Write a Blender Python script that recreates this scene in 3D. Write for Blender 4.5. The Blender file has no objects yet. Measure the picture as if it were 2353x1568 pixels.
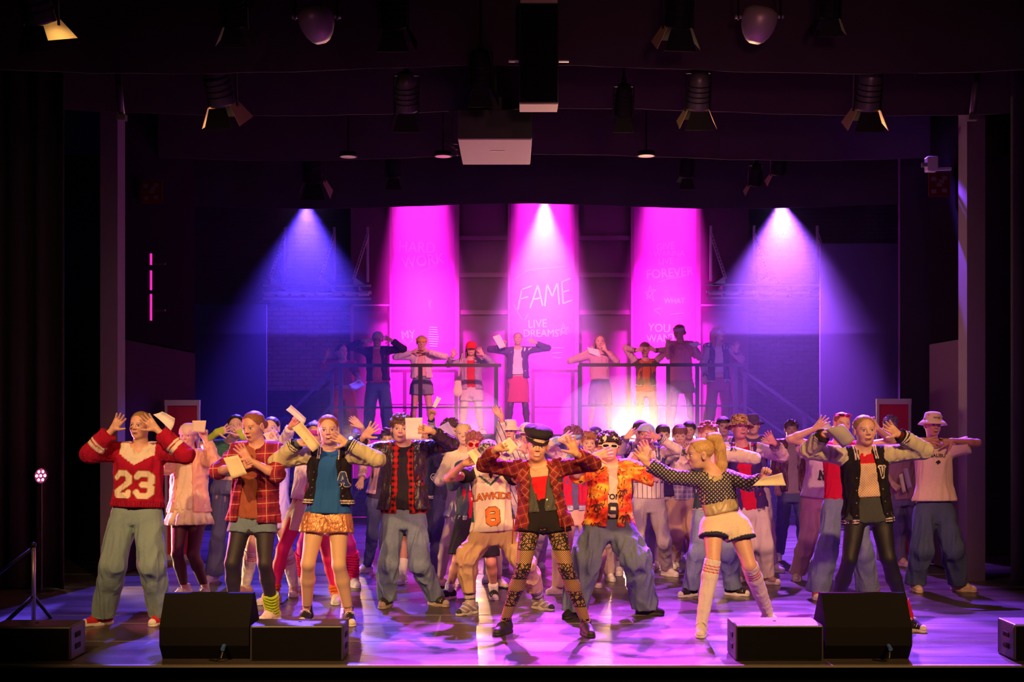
import bpy, bmesh, math, random
import numpy as np
from mathutils import Vector, Matrix

random.seed(7)
PI = math.pi
SC = bpy.context.scene
COL = SC.collection

# ------------------------------------------------------------------ camera, exposure
F_PX, HOR, CX, CAM_Z = 3035.0, 960.0, 1176.5, 1.59
cam_data = bpy.data.cameras.new('camera')
cam = bpy.data.objects.new('camera', cam_data)
COL.objects.link(cam)
cam.location = (0, 0, CAM_Z)
cam.rotation_euler = (PI / 2, 0, 0)
cam_data.sensor_width = 36
cam_data.lens = 36 * F_PX / 2353
cam_data.shift_y = (HOR - 784) / 2353
cam_data.clip_end = 100
SC.camera = cam
SC.view_settings.view_transform = 'Standard'
SC.view_settings.look = 'None'
SC.view_settings.gamma = 1
SC.view_settings.exposure = 0.0
SC.view_settings.use_curve_mapping = False
try:
    SC.cycles.use_denoising = True
    SC.cycles.max_bounces = 5
    SC.cycles.diffuse_bounces = 2
    SC.cycles.glossy_bounces = 2
    SC.cycles.transmission_bounces = 3
    SC.cycles.volume_bounces = 0
    SC.cycles.transparent_max_bounces = 6
    SC.cycles.caustics_reflective = False
    SC.cycles.caustics_refractive = False
    SC.cycles.sample_clamp_indirect = 3
except Exception:
    pass
world = bpy.data.worlds.new('dark_hall')
SC.world = world
world.use_nodes = True
world.node_tree.nodes['Background'].inputs[0].default_value = (0.012, 0.008, 0.014, 1)
world.node_tree.nodes['Background'].inputs[1].default_value = 0.25


def W(x, y, d):
    """a point d metres from the camera that the photograph shows at pixel (x, y)"""
    return np.array([(x - CX) * d / F_PX, d, CAM_Z - (y - HOR) * d / F_PX])


def floor_d(py):
    return CAM_Z * F_PX / (py - HOR)


def look(o, target):
    v = Vector(target) - o.location
    o.rotation_euler = v.to_track_quat('-Z', 'Y').to_euler()


def spot(loc, target, watt, col, angle, blend=0.6, size=0.08, name='spot_beam'):
    l = bpy.data.lights.new(name, 'SPOT')
    l.energy = watt
    l.color = col
    l.spot_size = math.radians(angle)
    l.spot_blend = blend
    l.shadow_soft_size = size
    o = bpy.data.objects.new(name, l)
    COL.objects.link(o)
    o.location = loc
    look(o, target)
    return o


def area(loc, target, watt, col, sx, sy, spread=PI, name='wash_light'):
    l = bpy.data.lights.new(name, 'AREA')
    l.shape = 'RECTANGLE'
    l.size = sx
    l.size_y = sy
    l.energy = watt
    l.color = col
    l.spread = spread
    o = bpy.data.objects.new(name, l)
    COL.objects.link(o)
    o.location = loc
    look(o, target)
    return o


WARM = (1.0, 0.53, 0.19)
BLUE = (0.13, 0.07, 1.0)
VIOLET = (0.42, 0.08, 1.0)
MAGENTA = (1.0, 0.015, 0.72)
# front-of-house tungsten spots, from the hall ceiling left and right
spot((-3.2, 2.5, 5.4), (-1.3, 10.2, 1.0), 2450, WARM, 34, 0.7, 0.1)
spot((1.2, 2.3, 5.6), (-0.4, 10.4, 1.0), 1650, WARM, 36, 0.7, 0.1)
spot((3.6, 2.5, 5.4), (1.8, 10.2, 1.0), 2300, WARM, 36, 0.7, 0.1)
# pinker pair reaching the rows behind
spot((-4.5, 2.5, 5.2), (-1.0, 12.6, 1.3), 520, (1.0, 0.32, 0.50), 36, 0.8, 0.1)
spot((4.5, 2.5, 5.2), (1.8, 12.6, 1.3), 520, (1.0, 0.30, 0.50), 36, 0.8, 0.1)
# the three violet beams seen in the haze
for bx, by, bz, tx, ty, col, wt, an in (
        (-2.86, 18.4, 4.58, -2.75, 17.7, (0.10, 0.04, 1.0), 7500, 76),
        (0.45, 18.3, 4.62, 0.43, 17.6, (0.55, 0.22, 1.0), 9000, 56),
        (3.75, 18.4, 4.58, 3.7, 17.5, (0.32, 0.08, 1.0), 15000, 78)):
    spot((bx, by, bz), (tx, ty, 0), wt, col, an, 0.9, 0.05, 'haze_beam')
# dim warm lamp added to lift the overhead cloths in place of haze glow
spot((1.0, 1.0, 3.0), (2.0, 15.2, 4.4), 330, (1.0, 0.36, 0.42), 36, 1.0, 0.3, 'border_lift_lamp')
# rosy light on the platform
spot((0.3, 14.85, 4.42), (0.2, 19.9, 2.2), 1700, (1.0, 0.28, 0.36), 48, 0.8, 0.1, 'platform_light')
# violet and blue back light over the dancers
for bx, by, tx, ty, col, wt, an in (
        (-4.2, 14.6, -2.8, 9.6, BLUE, 11000, 30), (-2.0, 14.2, -1.4, 9.4, BLUE, 10000, 24),
        (0.3, 14.2, 0.35, 9.2, (0.55, 0.06, 1.0), 15000, 22),
        (1.7, 14.2, 1.3, 9.8, (0.6, 0.04, 1.0), 7000, 26),
        (3.4, 14.4, 2.1, 9.6, VIOLET, 10500, 28), (4.3, 14.6, 3.8, 9.6, (0.22, 0.05, 1.0), 8500, 28),
        (-3.0, 17.3, -2.4, 12.4, BLUE, 4200, 34), (0.0, 17.3, 0.0, 12.6, (0.6, 0.06, 1.0), 4200, 36),
        (3.0, 17.3, 2.4, 12.6, VIOLET, 4200, 36)):
    spot((bx, by, 4.9), (tx, ty, 0), wt, col, an, 0.25, 0.05, 'back_light')
# magenta battens close over the cloth columns
for mx in (-1.41, .49, 2.44):
    area((mx, 20.25, 5.5), (mx, 20.9, 1.9), 640, MAGENTA, .7, .12, math.radians(28))

# ------------------------------------------------------------------ materials
MATS = {}


def _nt(name):
    m = bpy.data.materials.new(name)
    m.use_nodes = True
    nt = m.node_tree
    b = nt.nodes['Principled BSDF']
    return m, nt, b


def nd(nt, t, **kw):
    n = nt.nodes.new(t)
    for k, v in kw.items():
        if k.startswith('i_'):
            n.inputs[k[2:].replace('_', ' ')].default_value = v
        else:
            setattr(n, k, v)
    return n


def flat(name, col, rough=0.7, metal=0.0, bump=0, bscale=200, spec=0.5, emit=None, es=0):
    key = ('flat', name)
    if key in MATS:
        return MATS[key]
    m, nt, b = _nt(name)
    b.inputs['Base Color'].default_value = (*col, 1)
    b.inputs['Roughness'].default_value = rough
    b.inputs['Metallic'].default_value = metal
    b.inputs['Specular IOR Level'].default_value = spec
    tc = nd(nt, 'ShaderNodeTexCoord')
    if emit:
        b.inputs['Emission Color'].default_value = (*emit, 1)
        b.inputs['Emission Strength'].default_value = es
    else:
        n = nd(nt, 'ShaderNodeTexNoise', i_Scale=bscale)
        nt.links.new(tc.outputs['Object'], n.inputs['Vector'])
        r = nd(nt, 'ShaderNodeMapRange')
        r.inputs['To Min'].default_value = max(0, rough - 0.08)
        r.inputs['To Max'].default_value = min(1, rough + 0.08)
        nt.links.new(n.outputs['Fac'], r.inputs['Value'])
        nt.links.new(r.outputs['Result'], b.inputs['Roughness'])
        if bump:
            bp = nd(nt, 'ShaderNodeBump', i_Strength=bump, i_Distance=0.004)
            nt.links.new(n.outputs['Fac'], bp.inputs['Height'])
            nt.links.new(bp.outputs['Normal'], b.inputs['Normal'])
    MATS[key] = m
    return m


def fabric(kind):
    """colour attribute cloth / skin / hair / leather ..."""
    key = ('fab', kind)
    if key in MATS:
        return MATS[key]
    m, nt, b = _nt(kind)
    at = nd(nt, 'ShaderNodeAttribute', attribute_name='Col')
    tc = nd(nt, 'ShaderNodeTexCoord')
    P = dict(skin=(0.48, 60, 0.08, 0.003), cloth=(0.85, 60, 0.35, 0.006), knit=(0.95, 160, 0.7, 0.006),
             denim=(0.85, 60, 0.4, 0.006), leather=(0.32, 30, 0.9, 0.014), satin=(0.36, 26, 0.7, 0.014),
             foil=(0.25, 34, 1.0, 0.022), hair=(0.45, 1, 0.8, 0.006), hairtied=(0.5, 1, 0.6, 0.004), tights=(0.6, 90, 0.1, 0.002),
             rubber=(0.6, 60, 0.2, 0.003), velvet=(0.9, 40, 0.4, 0.008))[kind]
    b.inputs['Roughness'].default_value = P[0]
    if kind in ('foil',):
        b.inputs['Metallic'].default_value = 0.45
    if kind in ('cloth', 'knit', 'denim', 'velvet'):
        b.inputs['Specular IOR Level'].default_value = 0.25
    n = nd(nt, 'ShaderNodeTexNoise', i_Scale=P[1], i_Detail=4.0)
    mp = nd(nt, 'ShaderNodeMapping')
    nt.links.new(tc.outputs['Object'], mp.inputs['Vector'])
    nt.links.new(mp.outputs['Vector'], n.inputs['Vector'])
    if kind == 'hair':
        mp.inputs['Scale'].default_value = (220, 220, 14)
    if kind == 'hairtied':
        mp.inputs['Scale'].default_value = (240, 16, 120)
    if kind in ('leather', 'foil', 'satin'):
        mp.inputs['Scale'].default_value = (1, 1, 0.6)
    # small tone variation belonging to the material
    mx = nd(nt, 'ShaderNodeMix', data_type='RGBA', blend_type='MULTIPLY')
    rr = nd(nt, 'ShaderNodeMapRange')
    v = {'hair': .45, 'hairtied': .55, 'denim': .88, 'tights': .97, 'foil': .8}.get(kind, .95)
    rr.inputs['To Min'].default_value = v
    rr.inputs['To Max'].default_value = 2 - v
    rr.inputs['From Min'].default_value = 0.25
    rr.inputs['From Max'].default_value = 0.75
    if kind == 'skin':
        rr.inputs['To Min'].default_value = 0.93
        rr.inputs['To Max'].default_value = 1.05
    nt.links.new(n.outputs['Fac'], rr.inputs['Value'])
    nt.links.new(at.outputs['Color'], mx.inputs['A'])
    nt.links.new(rr.outputs['Result'], mx.inputs['B'])
    mx.inputs['Factor'].default_value = 1
    nt.links.new(mx.outputs['Result'], b.inputs['Base Color'])
    bp = nd(nt, 'ShaderNodeBump', i_Strength=P[2], i_Distance=P[3])
    nt.links.new(n.outputs['Fac'], bp.inputs['Height'])
    nt.links.new(bp.outputs['Normal'], b.inputs['Normal'])
    MATS[key] = m
    return m


def patterned(name, build, rough=0.85, bump=0.4):
    """material whose base colour comes from build(nt, coord_socket) -> colour socket"""
    key = ('pat', name)
    if key in MATS:
        return MATS[key]
    m, nt, b = _nt(name)
    b.inputs['Roughness'].default_value = rough
    b.inputs['Specular IOR Level'].default_value = 0.3
    tc = nd(nt, 'ShaderNodeTexCoord')
    c = build(nt, tc.outputs['Object'])
    nt.links.new(c, b.inputs['Base Color'])
    n = nd(nt, 'ShaderNodeTexNoise', i_Scale=40.0, i_Detail=4.0)
    nt.links.new(tc.outputs['Object'], n.inputs['Vector'])
    bp = nd(nt, 'ShaderNodeBump', i_Strength=bump, i_Distance=0.01)
    nt.links.new(n.outputs['Fac'], bp.inputs['Height'])
    nt.links.new(bp.outputs['Normal'], b.inputs['Normal'])
    MATS[key] = m
    return m


def _math(nt, op, a, b=None, clamp=False):
    n = nd(nt, 'ShaderNodeMath', operation=op, use_clamp=clamp)
    for i, v in enumerate((a, b)):
        if v is None:
            continue
        if isinstance(v, (int, float)):
            n.inputs[i].default_value = v
        else:
            nt.links.new(v, n.inputs[i])
    return n.outputs[0]


def _mix(nt, f, a, b, blend='MIX'):
    n = nd(nt, 'ShaderNodeMix', data_type='RGBA', blend_type=blend)
    for k, v in (('Factor', f), ('A', a), ('B', b)):
        if isinstance(v, (int, float)):
            n.inputs[k].default_value = v
        elif isinstance(v, tuple):
            n.inputs[k].default_value = (*v, 1)
        else:
            nt.links.new(v, n.inputs[k])
    return n.outputs['Result']


def _xyz(nt, co, rot=0.0):
    mp = nd(nt, 'ShaderNodeMapping')
    mp.inputs['Rotation'].default_value = (0, rot, 0)
    nt.links.new(co, mp.inputs['Vector'])
    s = nd(nt, 'ShaderNodeSeparateXYZ')
    nt.links.new(mp.outputs['Vector'], s.inputs[0])
    return s.outputs[0], s.outputs[1], s.outputs[2]


def _stripe(nt, u, period, width, off=0.0):
    """1 inside a stripe of the given width in metres"""
    a = _math(nt, 'ADD', u, off + 50 * period)
    a = _math(nt, 'MODULO', a, period)
    return _math(nt, 'LESS_THAN', a, width)


def plaid(name, base, dark, line, period=0.075, rot=0.05, lw=.006, lf=.6):
    def f(nt, co):
        x, y, z = _xyz(nt, co, rot)
        a = _stripe(nt, x, period, period * 0.45)
        b = _stripe(nt, z, period, period * 0.45)
        c = _mix(nt, _math(nt, 'MULTIPLY', _math(nt, 'ADD', a, b), 0.5), base, dark)
        l1 = _stripe(nt, x, period, lw, period * 0.25)
        l2 = _stripe(nt, z, period, lw, period * 0.25)
        return _mix(nt, _math(nt, 'MULTIPLY', _math(nt, 'MAXIMUM', l1, l2), lf), c, line)
    return patterned(name, f)


def netting(name, net, under, period=0.016, width=0.006, rot=PI / 4, rough=0.7):
    def f(nt, co):
        x, y, z = _xyz(nt, co, rot)
        a = _stripe(nt, x, period, width)
        b = _stripe(nt, z, period, width)
        return _mix(nt, _math(nt, 'MAXIMUM', a, b), under, net)
    return patterned(name, f, rough, 0.3)


def lace(name, net, under):
    def f(nt, co):
        v = nd(nt, 'ShaderNodeTexVoronoi', feature='DISTANCE_TO_EDGE', i_Scale=34.0)
        nt.links.new(co, v.inputs['Vector'])
        e = _math(nt, 'LESS_THAN', v.outputs['Distance'], 0.13)
        x, y, z = _xyz(nt, co, PI / 4)
        g = _math(nt, 'MAXIMUM', _stripe(nt, x, 0.011, 0.0028), _stripe(nt, z, 0.011, 0.0028))
        _, _, zz = _xyz(nt, co, 0)
        band = _stripe(nt, zz, 0.21, 0.12)
        ring = _stripe(nt, zz, 0.21, 0.008)
        k = _math(nt, 'MAXIMUM', g, _math(nt, 'MULTIPLY', band, e))
        k = _math(nt, 'MAXIMUM', k, ring)
        return _mix(nt, k, under, net)
    return patterned(name, f, 0.6, 0.1)


def hawaii(name):
    def f(nt, co):
        n = nd(nt, 'ShaderNodeTexNoise', i_Scale=7.0, i_Detail=2.0)
        mp = nd(nt, 'ShaderNodeMapping')
        mp.inputs['Scale'].default_value = (1, 1, 2.2)
        nt.links.new(co, mp.inputs['Vector'])
        nt.links.new(mp.outputs['Vector'], n.inputs['Vector'])
        r = nd(nt, 'ShaderNodeValToRGB')
        e = r.color_ramp.elements
        e[0].position, e[0].color = 0.36, (0.55, 0.02, 0.01, 1)
        e[1].position, e[1].color = 0.66, (0.95, 0.62, 0.06, 1)
        a = e.new(0.47)
        a.color = (0.85, 0.08, 0.015, 1)
        a = e.new(0.56)
        a.color = (0.95, 0.25, 0.02, 1)
        nt.links.new(n.outputs['Fac'], r.inputs[0])
        n2 = nd(nt, 'ShaderNodeTexNoise', i_Scale=16.0, i_Detail=5.0, i_Distortion=2.5)
        mp2 = nd(nt, 'ShaderNodeMapping')
        mp2.inputs['Location'].default_value = (3, 1, 7)
        nt.links.new(co, mp2.inputs['Vector'])
        nt.links.new(mp2.outputs['Vector'], n2.inputs['Vector'])
        k = _math(nt, 'GREATER_THAN', n2.outputs['Fac'], 0.60)
        return _mix(nt, k, r.outputs[0], (0.06, 0.015, 0.008))
    return patterned(name, f, 0.6, 0.35)


def blotch(name, c1, c2, scale, thr=0.5, rough=0.8):
    def f(nt, co):
        n = nd(nt, 'ShaderNodeTexNoise', i_Scale=scale, i_Detail=2.0)
        nt.links.new(co, n.inputs['Vector'])
        return _mix(nt, _math(nt, 'GREATER_THAN', n.outputs['Fac'], thr), c1, c2)
    return patterned(name, f, rough, 0.3)


def striped(name, c1, c2, period, width, rot=0.0):
    def f(nt, co):
        x, y, z = _xyz(nt, co, rot)
        return _mix(nt, _stripe(nt, x, period, width), c1, c2)
    return patterned(name, f)


BLK = flat('black_drape', (.020, .017, .020), .95, bump=.3, bscale=30)
BLKP = flat('black_paint', (.018, .017, .018), .55)
BLKM = flat('black_metal', (.02, .02, .02), .45, .3)
GREYW = flat('dark_grey_wall', (.030, .022, .028), .9, bump=.3, bscale=12, spec=0)
STEEL = flat('bare_steel', (.55, .54, .52), .35, .8)
ALU = flat('pale_aluminium', (.60, .58, .60), .4, .5)

# ------------------------------------------------------------------ surfaces from distance fields
def unit(v):
    v = np.asarray(v, float)
    return v / (np.linalg.norm(v) + 1e-9)


class Prim:
    """rc: round cone, el: ellipsoid, lo: loft with elliptic sections, sl: front opening"""
    def __init__(s, kind, tag=0, k=0.015, op='+', cuts=(), **kw):
        s.kind, s.tag, s.k, s.op, s.cuts = kind, tag, k, op, cuts
        s.__dict__.update(kw)

    def bbox(s):
        if s.kind == 'rc':
            r = max(s.ra, s.rb)
            lo, hi = np.minimum(s.a, s.b) - r, np.maximum(s.a, s.b) + r
        elif s.kind == 'el':
            r = max(s.r)
            lo, hi = s.c - r, s.c + r
        else:
            w = max(max(st[1], st[2]) for st in s.st)
            lo, hi = np.minimum(s.a, s.b) - w, np.maximum(s.a, s.b) + w
        return lo, hi

    def dist(s, P):
        if s.kind == 'rc':
            q = P - s.a.astype(np.float32)
            ab = (s.b - s.a)
            if s.sq != 1:
                f = s.f.astype(np.float32)
                q = q + np.multiply.outer(q @ f, f * (1 / s.sq - 1)).astype(np.float32)
                ab = ab + s.f * (ab @ s.f) * (1 / s.sq - 1)
            L2 = max(ab @ ab, 1e-9)
            t = np.clip((q @ ab.astype(np.float32)) / L2, 0, 1)
            q = q - np.multiply.outer(t, ab.astype(np.float32))
            d = np.sqrt((q * q).sum(-1)) - (s.ra + (s.rb - s.ra) * t)
            if s.sq != 1:
                d = d * (0.5 + 0.5 * s.sq)
            s._t = t
        elif s.kind == 'el':
            q = (P - s.c.astype(np.float32)) @ s.M.T.astype(np.float32)
            r = np.array(s.r, np.float32)
            k0 = np.sqrt(((q / r) ** 2).sum(-1))
            k1 = np.sqrt(((q / r / r) ** 2).sum(-1)) + 1e-6
            d = k0 * (k0 - 1) / k1
            s._t = k0 * 0
        elif s.kind == 'lo':
            q = P - s.a.astype(np.float32)
            U = s.U
            z = q @ U.astype(np.float32)
            x = q @ s.R.astype(np.float32)
            y = q @ s.F.astype(np.float32)
            L = float((s.b - s.a) @ U)
            t = z / L
            ts = [st[0] for st in s.st]
            w = np.interp(t, ts, [st[1] for st in s.st]).astype(np.float32)
            dd = np.interp(t, ts, [st[2] for st in s.st]).astype(np.float32)
            if len(s.st[0]) > 3:
                y = y - np.interp(t, ts, [st[3] for st in s.st]).astype(np.float32)
            k0 = np.sqrt((x / w) ** 2 + (y / dd) ** 2)
            k1 = np.sqrt((x / w / w) ** 2 + (y / dd / dd) ** 2) + 1e-5
            ds = k0 * (k0 - 1) / k1
            ds = np.where(k0 < 0.2, -np.minimum(w, dd) * (1 - k0), ds)
            da = np.maximum(-z, z - L)
            r = s.rd
            a, b = ds + r, da + r
            d = np.minimum(np.maximum(a, b), 0) + np.sqrt(np.maximum(a, 0) ** 2 + np.maximum(b, 0) ** 2) - r
            s._t = np.clip(t, 0, 1)
        else:  # 'sl'
            q = P - s.a.astype(np.float32)
            z = q @ s.U.astype(np.float32)
            x = q @ s.R.astype(np.float32)
            y = q @ s.F.astype(np.float32)
            L = float((s.b - s.a) @ s.U)
            t = z / L
            w = np.interp(t, [st[0] for st in s.st], [st[1] for st in s.st]).astype(np.float32)
            d = np.maximum(np.abs(x - s.x0) - w, 0.02 - y)
            s._t = np.clip(t, 0, 1)
        for p, n in s.cuts:
            d = np.maximum(d, (P - p.astype(np.float32)) @ n.astype(np.float32))
        return d.astype(np.float32)


def rc(a, b, ra, rb=None, sq=1, f=None, **kw):
    return Prim('rc', a=np.asarray(a, float), b=np.asarray(b, float), ra=ra, rb=ra if rb is None else rb, sq=sq, f=f, **kw)


def el(c, r, M=None, **kw):
    return Prim('el', c=np.asarray(c, float), r=r, M=np.eye(3) if M is None else np.asarray(M), **kw)


def lo(a, b, R, F, st, rd=0.02, **kw):
    a, b = np.asarray(a, float), np.asarray(b, float)
    U = unit(b - a)
    R = unit(R - U * (R @ U))
    F = unit(np.cross(R, U))
    return Prim('lo', a=a, b=b, U=U, R=R, F=F, st=st, rd=rd, **kw)


def smin(a, b, k):
    h = np.maximum(k - np.abs(a - b), 0) / k
    return np.minimum(a, b) - h * h * k * 0.25


def ev(prims, P):
    d = np.full(P.shape[:-1], 0.3, np.float32)
    for p in prims:
        e = p.dist(P)
        if p.op == '+':
            d = smin(d, e, p.k)
        else:
            d = -smin(-d, e, p.k)
    return d


def nets(D, org, h, mask=None):
    S = D < 0
    nx, ny, nz = D.shape
    c = np.zeros((nx - 1, ny - 1, nz - 1), np.uint8)
    for i in (0, 1):
        for j in (0, 1):
            for k in (0, 1):
                c += S[i:nx - 1 + i, j:ny - 1 + j, k:nz - 1 + k]
    act = (c > 0) & (c < 8)
    if mask is not None:
        act &= mask
    idx = np.argwhere(act)
    if len(idx) == 0:
        return np.zeros((0, 3)), np.zeros((0, 4), int)
    num = np.full(act.shape, -1, np.int32)
    num[act] = np.arange(len(idx))
    acc = np.zeros((len(idx), 3))
    cnt = np.zeros(len(idx))
    X, Y, Z = idx.T
    cor = {}
    for i in (0, 1):
        for j in (0, 1):
            for k in (0, 1):
                cor[i, j, k] = D[X + i, Y + j, Z + k]
    for ax in range(3):
        o = [a for a in range(3) if a != ax]
        for u in (0, 1):
            for v in (0, 1):
                p0 = [0, 0, 0]
                p0[o[0]], p0[o[1]] = u, v
                p1 = list(p0)
                p1[ax] = 1
                d0, d1 = cor[tuple(p0)], cor[tuple(p1)]
                m = (d0 < 0) != (d1 < 0)
                t = np.where(m, d0 / np.where(m, d0 - d1, 1), 0)
                pt = np.tile(np.array(p0, float), (len(idx), 1))
                pt[:, ax] += t
                acc[m] += pt[m]
                cnt[m] += 1
    V = (idx + acc / np.maximum(cnt, 1)[:, None]) * h + org
    faces = []
    for ax in range(3):
        o = [a for a in range(3) if a != ax]
        sl0 = [slice(1, -1)] * 3
        sl1 = [slice(1, -1)] * 3
        sl0[ax] = slice(0, D.shape[ax] - 1)
        sl1[ax] = slice(1, D.shape[ax])
        s0, s1 = S[tuple(sl0)], S[tuple(sl1)]
        ed = s0 != s1
        e = np.argwhere(ed)
        if len(e) == 0:
            continue
        inside = s0[ed]
        e[:, o[0]] += 1
        e[:, o[1]] += 1
        q = []
        for u, v in ((-1, -1), (0, -1), (0, 0), (-1, 0)):
            g = e.copy()
            g[:, o[0]] += u
            g[:, o[1]] += v
            q.append(num[g[:, 0], g[:, 1], g[:, 2]])
        q = np.stack(q, 1)
        flip = inside if ax != 1 else ~inside
        q[~flip] = q[~flip][:, ::-1]
        faces.append(q[(q >= 0).all(1)])
    return V, np.concatenate(faces) if faces else np.zeros((0, 4), int)


def grid_field(prims, lo_, hi_, h):
    n = np.maximum(np.ceil((hi_ - lo_) / h).astype(int) + 1, 3)
    D = np.full(n, 0.3, np.float32)
    ax = [(lo_[i] + np.arange(n[i]) * h).astype(np.float32) for i in range(3)]
    for p in prims:
        a, b = p.bbox()
        m = p.k + 2.5 * h
        i0 = np.clip(np.floor((a - m - lo_) / h).astype(int), 0, n - 1)
        i1 = np.clip(np.ceil((b + m - lo_) / h).astype(int) + 1, 1, n)
        if (i1 <= i0).any():
            continue
        s = tuple(slice(i0[i], i1[i]) for i in range(3))
        G = np.stack(np.meshgrid(ax[0][s[0]], ax[1][s[1]], ax[2][s[2]], indexing='ij'), -1)
        e = p.dist(G)
        if p.op == '+':
            D[s] = smin(D[s], e, p.k)
        else:
            D[s] = -smin(-D[s], e, p.k)
    return D


def surf(prims, h, fine=()):
    """fine: list of (lo, hi, h2) boxes meshed at a finer step"""
    pos = [p for p in prims if p.op == '+']
    bb = [p.bbox() for p in pos]
    lo_ = np.min([b[0] for b in bb], 0) - 3 * h
    hi_ = np.max([b[1] for b in bb], 0) + 3 * h
    D = grid_field(prims, lo_, hi_, h)
    mask = None
    VV, FF, n = [], [], 0
    if fine:
        sh = [s - 1 for s in D.shape]
        mask = np.ones(sh, bool)
        for a, b, h2 in fine:
            i0 = np.clip(np.ceil((a - lo_) / h + 0.6).astype(int), 0, sh)
            i1 = np.clip(np.floor((b - lo_) / h - 0.6).astype(int), 0, sh)
            mask[i0[0]:i1[0], i0[1]:i1[1], i0[2]:i1[2]] = False
    V, F = nets(D, lo_, h, mask)
    VV.append(V)
    FF.append(F)
    n += len(V)
    for a, b, h2 in fine:
        V, F = nets(grid_field(prims, a, b, h2), a, h2)
        VV.append(V)
        FF.append(F + n)
        n += len(V)
    return np.concatenate(VV), np.concatenate(FF)


_rng = np.random.RandomState(3)
_WK = [(_rng.normal(size=3), _rng.uniform(0, 6.28)) for _ in range(10)]


def wrinkle(P, wl, amp, stretch=None):
    if stretch is not None:
        P = P * stretch
    f = np.zeros(len(P))
    g = np.zeros(len(P))
    for i, (k, ph) in enumerate(_WK[:5]):
        f += np.sin(P @ (unit(k) * 6.28 / wl) + ph + 1.3 * g)
        g = np.sin(P @ (unit(_WK[9 - i][0]) * 6.28 / wl / 1.7) + ph)
    f = f / 2.5
    return amp * (1 - 2 * np.abs(np.clip(f, -1, 1)))


def mesh_np(name, V, F, mat, parent=None, base=(0, 0, 0), cols=None, smooth=True):
    me = bpy.data.meshes.new(name)
    V = np.asarray(V, np.float32) - np.asarray(base, np.float32)
    F = np.asarray(F, np.int32)
    me.vertices.add(len(V))
    me.vertices.foreach_set('co', V.ravel())
    me.loops.add(F.size)
    me.loops.foreach_set('vertex_index', F.ravel())
    me.polygons.add(len(F))
    me.polygons.foreach_set('loop_start', np.arange(len(F), dtype=np.int32) * F.shape[1])
    me.update(calc_edges=True)
    if smooth:
        me.shade_smooth()
    if cols is not None:
        a = me.color_attributes.new('Col', 'BYTE_COLOR', 'POINT')
        c = np.ones((len(V), 4), np.float32)
        c[:, :3] = cols
        a.data.foreach_set('color', c.ravel())
    me.materials.append(mat)
    o = bpy.data.objects.new(name, me)
    COL.objects.link(o)
    if parent:
        o.parent = parent
    return o


def vnormals(V, F):
    a = V[F[:, 2]] - V[F[:, 0]]
    b = V[F[:, 3]] - V[F[:, 1]]
    n = np.cross(a, b)
    N = np.zeros_like(V)
    for i in range(4):
        np.add.at(N, F[:, i], n)
    return N / (np.linalg.norm(N, axis=1)[:, None] + 1e-9)


def nearest(prims, V):
    P = V.astype(np.float32)
    best = np.full(len(V), 9.0, np.float32)
    tag = np.zeros(len(V), int)
    t = np.zeros(len(V), np.float32)
    for p in prims:
        if p.op != '+':
            continue
        d = p.dist(P)
        m = d < best
        best[m] = d[m]
        tag[m] = p.tag
        t[m] = p._t[m]
    return tag, t


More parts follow.
